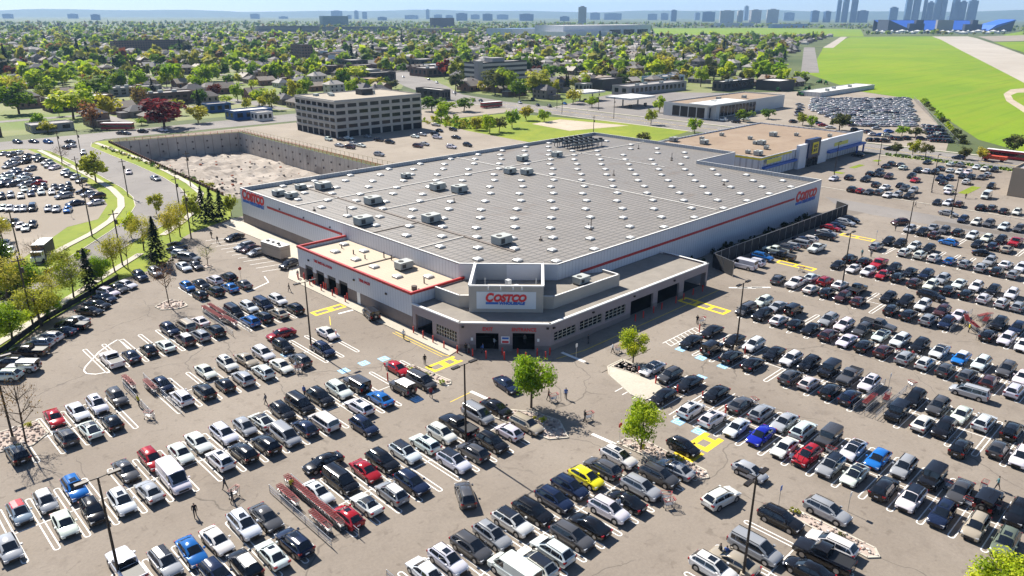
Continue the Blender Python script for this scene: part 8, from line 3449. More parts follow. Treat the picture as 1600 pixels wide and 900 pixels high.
PM = {'body': [paint, trim, tyre_m, rim_m], 'windscreen': [cglass], 'rear_window': [cglass], 'side_window': [cglass], 'wheel': [tyre_m, rim_m], 'headlight': [head_m], 'taillight': [tail_m], 'licence_plate': [plate_m], 'soft_top': [trim], 'sunroof': [cglass]}
CARM = {}
for k in KIND:
    P = car_parts(k)
    CARM[k] = {'P': {}}
    for n_, mb in P.items():
        base = n_.rstrip('01')
        if n_ == 'roof_panel':
            CARM[k]['P'][n_] = mb
            continue
        CARM[k]['P'][n_] = mb.mesh(base, PM[base], 'auto')
    # one mesh for the far ones, one with the glass left off for the middle ones
    allm = [paint, trim, tyre_m, rim_m, head_m, tail_m, cglass, plate_m]
    idx = {'body': [0, 1, 2, 3], 'wheel': [2, 3], 'headlight': [4], 'taillight': [5], 'licence_plate': [7], 'windscreen': [6], 'rear_window': [6], 'side_window': [6], 'soft_top': [1], 'sunroof': [6]}
    for lv in (1, 2):
        q = MB()
        for n_, mb in P.items():
            base = n_.rstrip('01')
            if base in ('roof_panel', 'sunroof') or (lv == 1 and base in ('windscreen', 'rear_window', 'side_window', 'soft_top')):
                continue
            k0 = len(q.v)
            q.v += mb.v
            q.f += [tuple(i + k0 for i in f) for f in mb.f]
            q.m += [idx[base][i] for i in mb.m]
        CARM[k][lv] = q.mesh('car_shell', allm, 'auto')
        if lv == 2:
            CARM[k]['mb'] = q
roofm = {c: mat('roof_' + c, v, .2, spec=.7, coat=.5) for c, v in (('black', (.010, .012, .018)), ('white', (.72, .72, .71)), ('red', (.5, .02, .03)))}
ROOF = {}
KNAME = {'s': 'sedan', 'u': 'suv', 'h': 'hatchback', 'm': 'minivan', 'p': 'pickup_truck', 'v': 'cargo_van', 'j': 'boxy_suv', 'c': 'convertible', 'w': 'estate_car', 'f': 'fastback_car'}
KCAT = {'p': 'pickup truck', 'v': 'van', 'm': 'minivan'}
rc = random.Random(11)
n_kind = {}
stuff_cars = []
for lv, k, c, x, y, h, fl, lab, grp in sorted(CARS, key=lambda c: math.hypot(c[3], c[4])):
    nm = KNAME[k]
    n_kind[nm] = n_kind.get(nm, 0) + 1
    if n_kind[nm] > 300:
        stuff_cars.append((k, c, x, y, h))
        continue
    j = rc.uniform(.8, 1.25)
    pc = tuple(min(.85, v * (j if c not in 'W' else rc.uniform(.9, 1.06))) for v in PAINT[c]) + (1,)
    sz = rc.uniform(.96, 1.04)
    M = CARM[k]
    if lv == 0:
        root = empty(nm, (x, y, .045), R(h))
        for n_, me in M['P'].items():
            base = n_.rstrip('01')
            if n_ == 'roof_panel' or (n_ == 'sunroof' and not ('s' in fl or (k in 'u' and rc.random() < .3 and not fl))):
                continue
            o = put(base, me, root)
            if base == 'body':
                o.color = pc
    else:
        root = put(nm, M[lv], None, (x, y, .045), R(h))
        root.color = pc
        if lv == 1:
            for n_ in ('windscreen', 'rear_window', 'side_window0', 'side_window1'):
                put(n_.rstrip('01'), M['P'][n_], root)
    for f_, cn in (('k', 'black'), ('w', 'white'), ('r', 'red')):
        if f_ in fl:
            key = (k, cn)
            if key not in ROOF:
                ROOF[key] = M['P']['roof_panel'].mesh('roof_panel', [roofm[cn]])
            o = put('roof_panel', ROOF[key], root)
            o['label'] = cn + ' roof'
    root.scale = (sz, sz, rc.uniform(.97, 1.04))
    tag(root, lab, KCAT.get(k, 'car'), grp)
if stuff_cars:
    by = {}
    for k, c, x, y, h in stuff_cars:
        by.setdefault(c, []).append((k, x, y, h))
    q = MB()
    mats_ = [mat('car_paint_' + c.lower() + ('_deep' if c.isupper() else ''), PAINT[c], .28, .15, coat=.6) for c in by] + [trim, tyre_m, rim_m, head_m, tail_m, cglass, plate_m]
    nb = len(by)
    for ci, c in enumerate(by):
        for k, x, y, h in by[c]:
            src = CARM[k]['mb']
            k0 = len(q.v)
            ca, sa = math.cos(R(h)), math.sin(R(h))
            q.v += [(x + ca * a - sa * b, y + sa * a + ca * b, e + .045) for a, b, e in src.v]
            q.f += [tuple(i + k0 for i in f) for f in src.f]
            q.m += [ci if i == 0 else nb + i - 1 for i in src.m]
    tag(q.build('packed_car_storage', mats_), 'dense mass of small mostly white cars packed into the far storage lot', 'cars', None, 'stuff')


# box truck, beige trailer, buses
def flat_vehicle(name, label, cat, x, y, h, parts, group=None):
    root = empty(name, (x, y, .05), R(h))
    tag(root, label, cat, group)
    for nme, boxes, m in parts:
        mb = MB()
        for bx in boxes:
            if len(bx) == 6:
                mb.box(*bx)
            else:
                (cx, cy_, cz, r, wd) = bx
                mb.tube((cx, cy_ - wd / 2, cz), (cx, cy_ + wd / 2, cz), r, 12)
        mb.build(nme, m, root)
    return root


wheels = lambda xs, hw, r: [(x, s * (hw - .12), r, r, .26) for x in xs for s in (-1, 1)]
tarp = mat('truck_box_black', (.03, .03, .035), .6)
flat_vehicle('box_truck', 'dark box truck with pale roof parked beside the left sidewalk', 'truck', *TRUCK, [
    ('cargo_box', [(-4.2, 1.6, -1.25, 1.25, .95, 3.5)], tarp), ('box_roof', [(-4.22, 1.62, -1.27, 1.27, 3.503, 3.6)], white_paint),
    ('cab', [(1.75, 3.2, -1.1, 1.1, .6, 2.5), (3.2, 4.0, -1.0, 1.0, .6, 1.5)], white_paint), ('windscreen', [(3.2, 3.23, -.95, .95, 1.55, 2.3)], cglass),
    ('side_window', [(2.2, 3.0, -1.12, 1.12, 1.6, 2.25)], cglass), ('chassis', [(-4, 3.6, -.5, .5, .5, .9)], trim)] + [('wheel', [q], tyre_m) for q in wheels((-2.8, 2.9), 1.15, .48)])
flat_vehicle('cargo_trailer', 'beige brick-sided box trailer with white roof vents beside the store', 'trailer', 72.4, 147.4, -84, [
    ('trailer_box', [(-3.6, 3.6, -1.25, 1.25, .55, 3.2)], stripe_mat('trailer_panel', (.36, .30, .24), (.24, .2, .16), 2.4, .04, 'z', .8)), ('trailer_roof', [(-3.62, 3.62, -1.27, 1.27, 3.203, 3.3)], white_paint),
    ('roof_vent', [(-2.6, -2, -.5, .1, 3.303, 3.6), (-.8, -.3, -.4, .2, 3.303, 3.55), (1, 1.5, -.3, .3, 3.303, 3.6), (2.3, 2.8, -.8, -.3, 3.303, 3.5)], trim), ('drawbar', [(3.6, 5, -.06, .06, .5, .62)], trim)] + [('wheel', [q], tyre_m) for q in wheels((-.5, .5), 1.2, .36)])
bus_red = mat('bus_red', (.35, .02, .03), .4)
for bx, by, bh, lab, ln in BUSES:
    flat_vehicle('city_bus', lab, 'bus', bx, by, bh, [
        ('bus_body', [(-ln, ln, -1.25, 1.25, .4, 1.3), (-ln, ln, -1.25, 1.25, 2.4, 3.1)], bus_red), ('window_band', [(-ln + .05, ln - .05, -1.22, 1.22, 1.3, 2.4)], cglass),
        ('roof', [(-ln, ln, -1.2, 1.2, 3.103, 3.2)], white_paint)] + [('wheel', [q], tyre_m) for q in wheels((-ln * .6, ln * .65), 1.2, .48)], 'red city buses')
flat_vehicle('orange_truck', 'orange red truck beside the red bus on the arterial road', 'truck', *ORANGE, [
    ('truck_body', [(-4, 1.5, -1.2, 1.2, .8, 2.0)], mat('truck_orange', (.55, .07, .02), .5)), ('cab', [(1.7, 3.6, -1.1, 1.1, .5, 2.4)], mat('truck_orange', (.55, .07, .02), .5)),
    ('windscreen', [(3.6, 3.63, -.95, .95, 1.5, 2.2)], cglass)] + [('wheel', [q], tyre_m) for q in wheels((-2.5, 2.6), 1.1, .46)])

# ================================================================= STREET FURNITURE
def lamp_post(x, y, label, h=11.4, heads=2, ang=0, group='tall twin-headed lamp posts of the car park', base_h=.8):
    root = empty('lamp_post', (x, y, 0), R(ang))
    tag(root, label, 'lamp post', group)
    m = MB()
    m.tube((0, 0, 0), (0, 0, h), .15, 8, 0, .09)
    m.build('pole', black_metal, root)
    m = MB()
    m.tube((0, 0, 0), (0, 0, base_h), .34, 10, 0, .30)
    m.build('base', mat('pole_base_concrete', (.42, .36, .28), .9), root)
    for s in ((1, -1) if heads == 2 else (1,) if heads == 1 else (1, -1, 0)):
        m = MB()
        d = (s, 0) if s else (0, 1)
        m.tube((0, 0, h - .1), (d[0] * .9, d[1] * .9, h - .05), .05, 5)
        m.obox((d[0] * 1.35, d[1] * 1.35), d, .55, .22, h - .12, h + .06)
        m.build('lamp_head', black_metal, root)
    return root


for x, y, lab, heads in LAMPS:
    lamp_post(x, y, lab, heads=heads, ang=0)
wood = mat('utility_pole_wood', (.085, .065, .05), .9, var=.2, scale=2)
for x, y, h, lab in UPOLES:
    root = empty('utility_pole', (x, y, 0))
    tag(root, lab, 'pole', 'wooden utility poles along the roads')
    m = MB()
    m.tube((0, 0, 0), (0, 0, h), .17, 7, 0, .11)
    m.build('pole', wood, root)
    m = MB()
    m.box(-1.0, 1.0, -.06, .06, h - .9, h - .75)
    m.box(.15, .5, -.2, .2, h - 3, h - 2.1)
    m.build('crossarm', wood, root)
for i, (x, y, lab) in enumerate(BOLLARDS):
    m = MB()
    m.tube((0, 0, 0), (0, 0, 1.25), .11, 8)
    m.ball((0, 0, 1.25), .11, .11, .06, 0, 8, 3)
    tag(m.build('bollard', red_paint, None, False, (x, y, .04)), lab, 'bollard', 'red bollards of the car park')
for i, (x, y, lab, c) in enumerate(SIGNS):
    root = empty('sign_post', (x, y, .04))
    tag(root, lab, 'sign post', 'small sign posts of the car park')
    m = MB()
    m.tube((0, 0, 0), (0, 0, 2.5), .035, 6)
    m.build('post', steel, root)
    m = MB()
    if c == 'stop':
        m.tube((0, -.04, 2.3), (0, .0, 2.3), .36, 8)
        m.build('stop_plate', red_paint, root)
    else:
        m.box(-.22, .22, -.05, -.03, 1.9, 2.5)
        m.build('sign_plate', [logo_blue if c == 'b' else white_paint][0], root)
# carts and corrals
wire = mat('cart_wire', (.42, .42, .43), .4, .7)
cart_red = mat('cart_red_plastic', (.34, .04, .042), .5)


def cart_mesh():
    m = MB()
    T, Bt = [(-.45, -.3, 1.0), (.5, -.26, .95), (.5, .26, .95), (-.45, .3, 1.0)], [(-.3, -.22, .48), (.42, -.18, .5), (.42, .18, .5), (-.3, .22, .48)]
    for q in (T, Bt):
        for i in range(4):
            m.tube(q[i], q[(i + 1) % 4], .02, 4, 1 if q is T else 0)
    for i in range(4):
        a, b, c, d = T[i], T[(i + 1) % 4], Bt[(i + 1) % 4], Bt[i]
        for k in range(1, 7):
            t = k / 7
            m.tube([a[j] + (b[j] - a[j]) * t for j in range(3)], [d[j] + (c[j] - d[j]) * t for j in range(3)], .011, 3)
        for k in range(1, 3):
            t = k / 3
            m.tube([a[j] + (d[j] - a[j]) * t for j in range(3)], [b[j] + (c[j] - b[j]) * t for j in range(3)], .011, 3)
    m.box(-.3, .42, -.2, .2, .48, .50, 0)
    for s in (-1, 1):
        m.tube((-.5, s * .27, 1.03), (-.4, s * .25, .15), .02, 4)
        m.tube((-.4, s * .25, .15), (.45, s * .2, .15), .02, 4)
        m.tube((.45, s * .2, .15), (.3, s * .2, .48), .02, 4)
        for x in (-.4, .45):
            m.tube((x, s * .23 - .02, .07), (x, s * .23 + .02, .07), .07, 8, 2)
    m.tube((-.55, -.28, 1.05), (-.55, .28, 1.05), .035, 6, 1)
    m.box(-.46, -.44, -.26, .26, .90, .98, 1)
    return m.mesh('shopping_cart', [wire, cart_red, trim])


cartm = cart_mesh()


def cart(x, y, ang, label, group=None):
    o = put('shopping_cart', cartm, None, (x, y, .045), R(ang), 1.15)
    return tag(o, label, 'shopping cart', group)


def corral(name, label, a, b, n_rail=3):
    """pipe rail along a-b"""
    root = empty(name, (*a, 0))
    tag(root, label, 'cart corral', 'pipe rails of the cart corrals')
    d = math.dist(a, b)
    u = ((b[0] - a[0]) / d, (b[1] - a[1]) / d)
    m = MB()
    for z in (.35, .7, 1.05):
        m.tube((0, 0, z), (u[0] * d, u[1] * d, z), .035, 6)
    m.build('rail', steel, root)
    n = int(d / 2.4)
    for k in range(n + 1):
        m = MB()
        s = d * k / n
        m.tube((u[0] * s, u[1] * s, 0), (u[0] * s, u[1] * s, 1.1), .04, 6)
        m.build('post', steel, root)


for name, lab, a, b in CORRALS:
    corral('cart_corral', lab, a, b)
for x, y, ang, n, st, where in CARTROWS:
    for k in range(n):
        g = 'nested carts ' + where
        cart(x + math.cos(R(ang)) * st * k + rc.uniform(-.04, .04), y + math.sin(R(ang)) * st * k, ang + rc.uniform(-4, 4), 'red-handled shopping cart nested in a line ' + where, g)
for x, y, ang, lab in LONECARTS:
    cart(x, y, ang, lab)
# planter islands
for nm, pts in ISLANDS:
    m = MB()
    n = len(pts)
    m.poly([(x, y, .12) for x, y in pts])
    o = struct(m.build(nm, rock_m if 'rock' in nm else concrete))
    kerb('island_kerb', pts, True, .17, .22)
rk = MB()
ri = random.Random(4)


def inpoly(x, y, p):
    c = False
    for i in range(len(p)):
        a, b = p[i], p[i - 1]
        if (a[1] > y) != (b[1] > y) and x < (b[0] - a[0]) * (y - a[1]) / (b[1] - a[1]) + a[0]:
            c = not c
    return c


for nm, pts in ISLANDS:
    if 'rock' not in nm:
        continue
    xs, ys = [p[0] for p in pts], [p[1] for p in pts]
    for _ in range(int((max(xs) - min(xs)) * (max(ys) - min(ys)) * 5)):
        x, y = ri.uniform(min(xs), max(xs)), ri.uniform(min(ys), max(ys))
        if inpoly(x, y, pts):
            r = ri.uniform(.08, .24)
            rk.ball((x, y, .12 + r * .3), r, r * ri.uniform(.7, 1.2), r * .7, ri.choice((0, 0, 1, 2)), 5, 3)
o = rk.build('river_rocks', [mat('rock_pink', (.42, .33, .28), .9), mat('rock_pale', (.55, .5, .45), .9), mat('rock_dark', (.2, .17, .15), .9)])
tag(o, 'pinkish river rocks covering the planting islands', 'rocks', None, 'stuff')

# ================================================================= PEOPLE
skin = mat('skin', (.42, .26, .18), .6)
hair = mat('hair_dark', (.02, .015, .012), .7)
shirt = mat('shirt', (1, 1, 1), .9, ob=True)
trouser = mat('trousers', (.02, .022, .03), .9)


def person_mesh(stride, arms):
    """one continuous skinned figure, 1.75 m, facing +x"""
    J = [((0, 0, .95), .14), ((0, 0, 1.15), .13), ((0, 0, 1.38), .155), ((0, 0, 1.50), .06), ((.01, 0, 1.57), .07), ((.02, 0, 1.66), .105), ((.02, 0, 1.74), .07)]
    E = [(0, 1), (1, 2), (2, 3), (3, 4), (4, 5), (5, 6)]
    for s in (-1, 1):
        f = stride * s
        b = len(J)
        J += [((0, s * .10, .88), .10), ((f * .16, s * .10, .50), .07), ((f * .28 - (.08 if f < 0 else 0), s * .10, .08), .05), ((f * .28 + .14 - (.08 if f < 0 else 0), s * .11, .04), .04)]
        E += [(0, b), (b, b + 1), (b + 1, b + 2), (b + 2, b + 3)]
        b = len(J)
        if arms:
            J += [((0, s * .20, 1.40), .06), ((.05, s * .24, 1.14), .048), ((.32, s * .20, 1.06), .038), ((.42, s * .19, 1.06), .045)]
        else:
            J += [((0, s * .20, 1.40), .06), ((-f * .10, s * .25, 1.14), .048), ((-f * .16 + .06, s * .25, .90), .038), ((-f * .16 + .09, s * .25, .81), .045)]
        E += [(2, b), (b, b + 1), (b + 1, b + 2), (b + 2, b + 3)]
    me = bpy.data.meshes.new('figure')
    me.from_pydata([j[0] for j in J], E, [])
    o = bpy.data.objects.new('figure', me)
    col.objects.link(o)
    md = o.modifiers.new('skin', 'SKIN')
    for i, v in enumerate(me.skin_vertices[0].data):
        v.radius = (J[i][1], J[i][1])
        v.use_root = i == 0
    sb = o.modifiers.new('sub', 'SUBSURF')
    sb.levels = sb.render_levels = 1
    dg = bpy.context.evaluated_depsgraph_get()
    out = bpy.data.meshes.new_from_object(o.evaluated_get(dg))
    bpy.data.objects.remove(o)
    out.materials.clear()
    for m_ in (shirt, trouser, skin, hair):
        out.materials.append(m_)
    for p in out.polygons:
        c = p.center
        far = abs(c.y) > .17 and c.z < 1.08 and (c.x > .36 or c.z < .86) and c.z > .7
        p.material_index = (3 if c.z > 1.66 or (c.z > 1.58 and c.x < 0) else 2) if c.z > 1.49 else 2 if far else 0 if c.z > .93 else 1
        p.use_smooth = True
    return out


POSES = [person_mesh(.8, False), person_mesh(-.8, False), person_mesh(.15, False), person_mesh(.7, True)]
for x, y, ang, pose, c, lab in PEOPLE:
    o = put('person', POSES[pose], None, (x, y, .045), R(ang))
    o.color = (*c, 1)
    tag(o, lab, 'person')
# ================================================================= TREES
def leafmat(name, c, var=.25):
    m = mat(name, c, .75, spec=.25)
    n, l, b = nodes_of(m)
    oi = n.new('ShaderNodeObjectInfo')
    hs = n.new('ShaderNodeHueSaturation')
    hs.inputs['Color'].default_value = (*c, 1)
    l.new(mrange(n, l, oi.outputs['Random'], 0, 1, .475, .525), hs.inputs['Hue'])
    l.new(mrange(n, l, oi.outputs['Random'], 0, 1, 1.2, .75), hs.inputs['Value'])
    l.new(hs.outputs['Color'], b.inputs['Base Color'])
    return translucent(m, hs.outputs['Color'], c)


def translucent(m, src, c):
    """thin leaves let part of the sunlight through"""
    n, l, b = nodes_of(m)
    tr = n.new('ShaderNodeBsdfTranslucent')
    tr.inputs['Color'].default_value = (*c, 1)
    if src:
        l.new(src, tr.inputs['Color'])
    mx = n.new('ShaderNodeMixShader')
    mx.inputs[0].default_value = .48
    l.new(b.outputs[0], mx.inputs[1])
    l.new(tr.outputs[0], mx.inputs[2])
    l.new(mx.outputs[0], n['Material Output'].inputs['Surface'])
    return m


LEAF = {
    'lime': [leafmat('leaf_lime', (.30, .42, .014)), leafmat('leaf_lime_deep', (.17, .28, .010)), leafmat('leaf_lime_pale', (.43, .52, .03))],
    'green': [leafmat('leaf_green', (.11, .20, .014)), leafmat('leaf_green_deep', (.055, .115, .012)), leafmat('leaf_green_pale', (.19, .29, .02))],
    'yellow': [leafmat('leaf_yellow', (.40, .40, .03)), leafmat('leaf_yellow_deep', (.25, .26, .02)), leafmat('leaf_yellow_pale', (.50, .48, .07))],
    'olive': [leafmat('leaf_olive', (.085, .10, .025)), leafmat('leaf_olive_deep', (.045, .06, .02)), leafmat('leaf_olive_pale', (.14, .15, .04))],
    'red': [leafmat('leaf_red', (.17, .025, .026)), leafmat('leaf_red_deep', (.06, .012, .016)), leafmat('leaf_red_pale', (.26, .045, .035))],
    'dark': [leafmat('leaf_conifer', (.018, .042, .018)), leafmat('leaf_conifer_deep', (.010, .024, .012)), leafmat('leaf_conifer_pale', (.035, .065, .022))],
    'rust': [leafmat('leaf_rust', (.20, .11, .035)), leafmat('leaf_rust_deep', (.12, .07, .03)), leafmat('leaf_rust_pale', (.26, .18, .05))],
}


def crown(seed, n, size, rx=1.0, rz=.85, lobes=14, fill=.5):
    """leaf-sized faces clumped in lobes, unit crown centred at z=0"""
    r = random.Random(seed)
    m = MB()
    L = []
    for _ in range(lobes):
        while True:
            p = Vector((r.uniform(-1, 1), r.uniform(-1, 1), r.uniform(-1, 1)))
            if .25 < p.length < .78:
                break
        L.append((Vector((p.x * rx, p.y * rx, p.z * rz)), r.uniform(.24, .46), r.choice((0, 0, 1, 2))))
    for _ in range(n):
        c, rad, mi = r.choice(L)
        d = Vector((r.gauss(0, 1), r.gauss(0, 1), r.gauss(0, 1))).normalized()
        p = c + d * rad * (r.uniform(.55, 1.08) if r.random() > fill * .4 else r.uniform(.1, .6))
        nrm = (d + Vector((r.gauss(0, .6), r.gauss(0, .6), r.gauss(.3, .6)))).normalized()
        t = nrm.orthogonal().normalized()
        t.rotate(Matrix.Rotation(r.uniform(0, 6.3), 3, nrm))
        b = nrm.cross(t)
        s = size * r.uniform(.6, 1.4)
        if r.random() < .25:
            mi = r.choice((0, 1, 2))
        m.poly([p + t * s, p + b * s * .62 + nrm * s * .15, p - t * s, p - b * s * .62 + nrm * s * .1], mi)
    return m


def trunk(seed, h, r0, spread, nb=7, depth=2, top=1.0):
    """tapered trunk with limbs"""
    r = random.Random(seed)
    m = MB()
    bend = Vector((r.uniform(-.04, .04), r.uniform(-.04, .04), 0)) * h
    m.tube((0, 0, 0), Vector((0, 0, h * .45)) + bend, r0, 7, 0, r0 * .7, False)
    m.tube(Vector((0, 0, h * .45)) + bend, Vector((0, 0, h * .9 * top)) + bend * 1.5, r0 * .7, 6, 0, r0 * .15, False)

    def br(p, d, l, rad, dep):
        q = p + d * l
        m.tube(p, q, rad, 5 if dep else 4, 0, rad * .45, False)
        if dep <= 0:
            return
        for _ in range(3):
            e = (d + Vector((r.gauss(0, .5), r.gauss(0, .5), r.gauss(.25, .35)))).normalized()
            br(p + d * l * r.uniform(.45, 1), e, l * r.uniform(.45, .7), rad * .45, dep - 1)
    for i in range(nb):
        z = h * r.uniform(.3, .75)
        a = i * 2.4 + r.uniform(-.4, .4)
        d = Vector((math.cos(a), math.sin(a), r.uniform(.35, 1.0))).normalized()
        br(Vector((0, 0, z)) + bend * (z / h), d, spread * r.uniform(.5, .95), r0 * .38, depth)
    return m


def conifer(seed, n, size):
    r = random.Random(seed)
    m = MB()
    for _ in range(n):
        t = r.random() ** .8
        z = .08 + .92 * t
        rad = (1 - t) * .34 + .015
        a = r.uniform(0, 6.28)
        whorl = .72 + .28 * math.cos(a * 5 + z * 40) * 1
        rr_ = rad * whorl * r.uniform(.45, 1.05)
        p = Vector((math.cos(a) * rr_, math.sin(a) * rr_, z - rr_ * .25))
        d = Vector((math.cos(a), math.sin(a), -.45)).normalized()
        s = size * (1.1 - t * .6)
        b = Vector((-math.sin(a), math.cos(a), r.gauss(0, .3))) * s * .45
        m.poly([p - d * s * .5 + b, p - d * s * .5 - b, p + d * s], r.choice((0, 0, 1, 1, 2)))
    return m


CRM = {}


def crown_data(kind, tier, v):
    key = (kind, tier, v)
    if key not in CRM:
        if kind == 'dark':
            mb = conifer(v + 3, {0: 1700, 1: 520, 2: 130}[tier], {0: .05, 1: .08, 2: .14}[tier])
        else:
            n, s = {0: (5000, .050), 1: (700, .125), 2: (150, .27)}[tier]
            if kind in ('rust',) or (kind == 'yellow' and tier == 0):
                n, s = int(n * .62), s * .78
            mb = crown(v * 7 + 1, n, s, lobes={0: 26, 1: 16, 2: 9}[tier])
        CRM[key] = mb
    return CRM[key]


TRM = {}


def tree(x, y, h, w, kind, tier, label, group=None, seed=0, z0=0.0, bare=False):
    v = seed % 4
    if bare:
        key = ('bare', v)
        if key not in TRM:
            t = trunk(v + 20, 1.0, .022, .42, 11, 3)
            TRM[key] = t.mesh('trunk', [trunk_m])
            c = crown(v + 40, 260, .022, lobes=26)
            TRM[('barec', v, kind)] = None
        root = empty('bare_tree', (x, y, z0), seed * 1.3)
        tag(root, label, 'tree', group)
        o = put('trunk', TRM[key], root)
        o.scale = (w * 1.0, w * 1.0, h)
        ck = ('sparse', v, kind)
        if ck not in TRM:
            TRM[ck] = crown(v + 40, 520, .030, lobes=30).mesh('crown', LEAF[kind])
        o = put('crown', TRM[ck], root, (0, 0, h * .66))
        o.scale = (w * .55, w * .55, h * .36)
        return root
    nm = 'conifer' if kind == 'dark' else 'tree'
    if tier == 2:
        key = ('one', kind, v)
        if key not in TRM:
            mb = MB()
            cd = crown_data(kind, 2, v)
            if kind == 'dark':
                mb.add(cd)
            else:
                mb.add(cd, Matrix.Translation((0, 0, .62)) @ Matrix.Diagonal((.5, .5, .40, 1)))
            mb.tube((0, 0, 0), (0, 0, .5), .025, 5, 3, .015, False)
            TRM[key] = mb.mesh(nm, LEAF[kind] + [trunk_m])
        o = put(nm, TRM[key], None, (x, y, z0), seed * 1.7)
        o.scale = (w, w, h) if kind != 'dark' else (h * .8, h * .8, h)
        tag(o, label, 'tree', group)
        return o
    root = empty(nm, (x, y, z0), seed * 1.7)
    tag(root, label, 'tree', group)
    kt = ('t', kind == 'dark', v, tier)
    if kt not in TRM:
        TRM[kt] = (trunk(v, 1.0, .03, .34, 8, 2 if tier == 0 else 1, .85) if kind != 'dark' else trunk(v, .9, .02, .05, 0)).mesh('trunk', [trunk_m])
    o = put('trunk', TRM[kt], root)
    o.scale = (w * .9, w * .9, h * .95)
    kc = ('c', kind, tier, v)
    if kc not in TRM:
        TRM[kc] = crown_data(kind, tier, v).mesh('crown', LEAF[kind])
    if kind == 'dark':
        o = put('crown', TRM[kc], root, (0, 0, 0))
        o.scale = (h * .9, h * .9, h)
    else:
        o = put('crown', TRM[kc], root, (0, 0, h * .60))
        o.scale = (w * .52, w * .52, h * .43)
    return root


for i, (x, y, h, w, kind, tier, bare, lab) in enumerate(TREES):
    tree(x, y, h, w, kind, tier, lab, None, i, 0, bare)
# shrubs along the fence yard and planters
sh = MB()
rs = random.Random(6)
for i in range(70):
    x = rs.uniform(126, 190)
    y = rs.uniform(78.2, 82.8)
    sh.add(crown(i, 40, .32, lobes=5), Matrix.Translation((x, y, .6)) @ Matrix.Diagonal((1.1, 1.1, rs.uniform(.7, 1.5), 1)))
tag(sh.build('yard_shrubbery', LEAF['dark']), 'dark ivy and scrub between the store wall and the screened fence', 'shrubs', None, 'stuff')
for i, (x, y, s, kind) in enumerate(SHRUBS):
    ks = ('shrub', kind, i % 3)
    if ks not in TRM:
        TRM[ks] = crown(i + 60, 160, .16, lobes=7).mesh('shrub', LEAF[kind])
    o = put('shrub', TRM[ks], None, (x, y, .1 + s * .4), i * 1.1, s)
    tag(o, 'small low shrub on the planting islands or verges', 'shrub', 'low shrubs of islands and verges')
hd_ = MB()
for k in range(46):
    hd_.add(crown(k % 5, 60, .3, lobes=6), Matrix.Translation((301.6, 104 - k * 1.4, .7)) @ Matrix.Diagonal((.9, .9, .9, 1)))
tag(hd_.build('hedge', LEAF['green']), 'low clipped hedge behind the electronics store car park', 'hedge', None, 'stuff')
for (x0, x1, y0, y1) in ((254, 257, 101, 104), (267, 276, 102, 104), (286, 290, 101.5, 103.5), (251, 265, 62, 64.5)):
    struct_ = sheet('planting_bed', [(x0, y0), (x1, y0), (x1, y1), (x0, y1)], grass_m, .07)

# ================================================================= SUBURB
CEN = 45.573
rg = random.Random(17)


def pol(r, a):
    t = R(CEN + a)
    return r * math.cos(t), r * math.sin(t)


AIR = [(372, 60), (345, 0), (900, -60), (2700, 560), (2300, 900), (1950, 860), (1290, 620), (690, 350), (540, 235), (500, 150)]
YARD = [(325, 60), (325, 330), (435, 350), (500, 270), (570, 225), (530, 165)]
PARK = FARF


def blocked(x, y):
    if y < 378 and x < 328:
        return True
    if math.hypot(x, y) < 1500 and math.degrees(math.atan2(y, x)) - CEN < -22:
        return True
    if 298 < x < 340 and y < 420:
        return True
    if 0 <= (y - 420) <= 160 and abs((x - 350) - (y - 430) * .46) < 26:
        return True
    return inpoly(x, y, AIR) or inpoly(x, y, YARD) or inpoly(x, y, PARK)


brick_c = [(.22, .125, .09), (.28, .19, .14), (.36, .29, .235), (.17, .115, .09), (.52, .49, .45), (.22, .19, .18)]
roof_c = [(.12, .105, .10), (.20, .18, .165), (.26, .215, .175), (.10, .095, .10), (.32, .30, .28), (.42, .38, .33)]


def house_parts(seed):
    r = random.Random(seed)
    a, b, h = r.uniform(5, 6.5), r.uniform(4, 5), r.choice((3.2, 3.4, 5.8))
    W_, Rf, Wi = MB(), MB(), MB()
    W_.prism([(-a, -b), (a, -b), (a, b), (-a, b)], 0, h, 0)
    e, rh = .6, r.uniform(2.2, 3.2)
    hip = seed % 3 != 0
    ix = a * (.45 if hip else 1.06)
    A, B, C, D = (-a - e, -b - e, h - .1), (a + e, -b - e, h - .1), (a + e, b + e, h - .1), (-a - e, b + e, h - .1)
    E1, E2 = (-ix, 0, h + rh), (ix, 0, h + rh)
    Rf.poly([A, B, E2, E1])
    Rf.poly([C, D, E1, E2])
    if hip:
        Rf.poly([B, C, E2])
        Rf.poly([D, A, E1])
    else:
        W_.poly([(-a, -b, h), (-a, b, h), (-a, 0, h + rh - .4)])
        W_.poly([(a, b, h), (a, -b, h), (a, 0, h + rh - .4)])
    if seed % 2:
        W_.prism([(-a - 4.5, -b * .8), (-a, -b * .8), (-a, b * .5), (-a - 4.5, b * .5)], 0, 2.7, 0)
        Rf.prism([(-a - 4.8, -b * .9), (-a, -b * .9), (-a, b * .6), (-a - 4.8, b * .6)], 2.703, 2.9, 0)
    Rf.box(a * .3, a * .3 + .8, .5, 1.2, h + rh * .5, h + rh + .7, 1)
    for z in ([1.0, 3.7] if h > 5 else [1.0]):
        for x in (-a * .6, a * .1, a * .65):
            Wi.box(x - .7, x + .7, -b - .03, -b + .02, z, z + 1.4)
            Wi.box(x - .6, x + .6, b - .02, b + .03, z, z + 1.4)
        for s in (-1, 1):
            Wi.box(min(s * a - .02 * s, s * a + .03 * s), max(s * a - .02 * s, s * a + .03 * s), -1, .4, z, z + 1.3)
    return W_, Rf, Wi


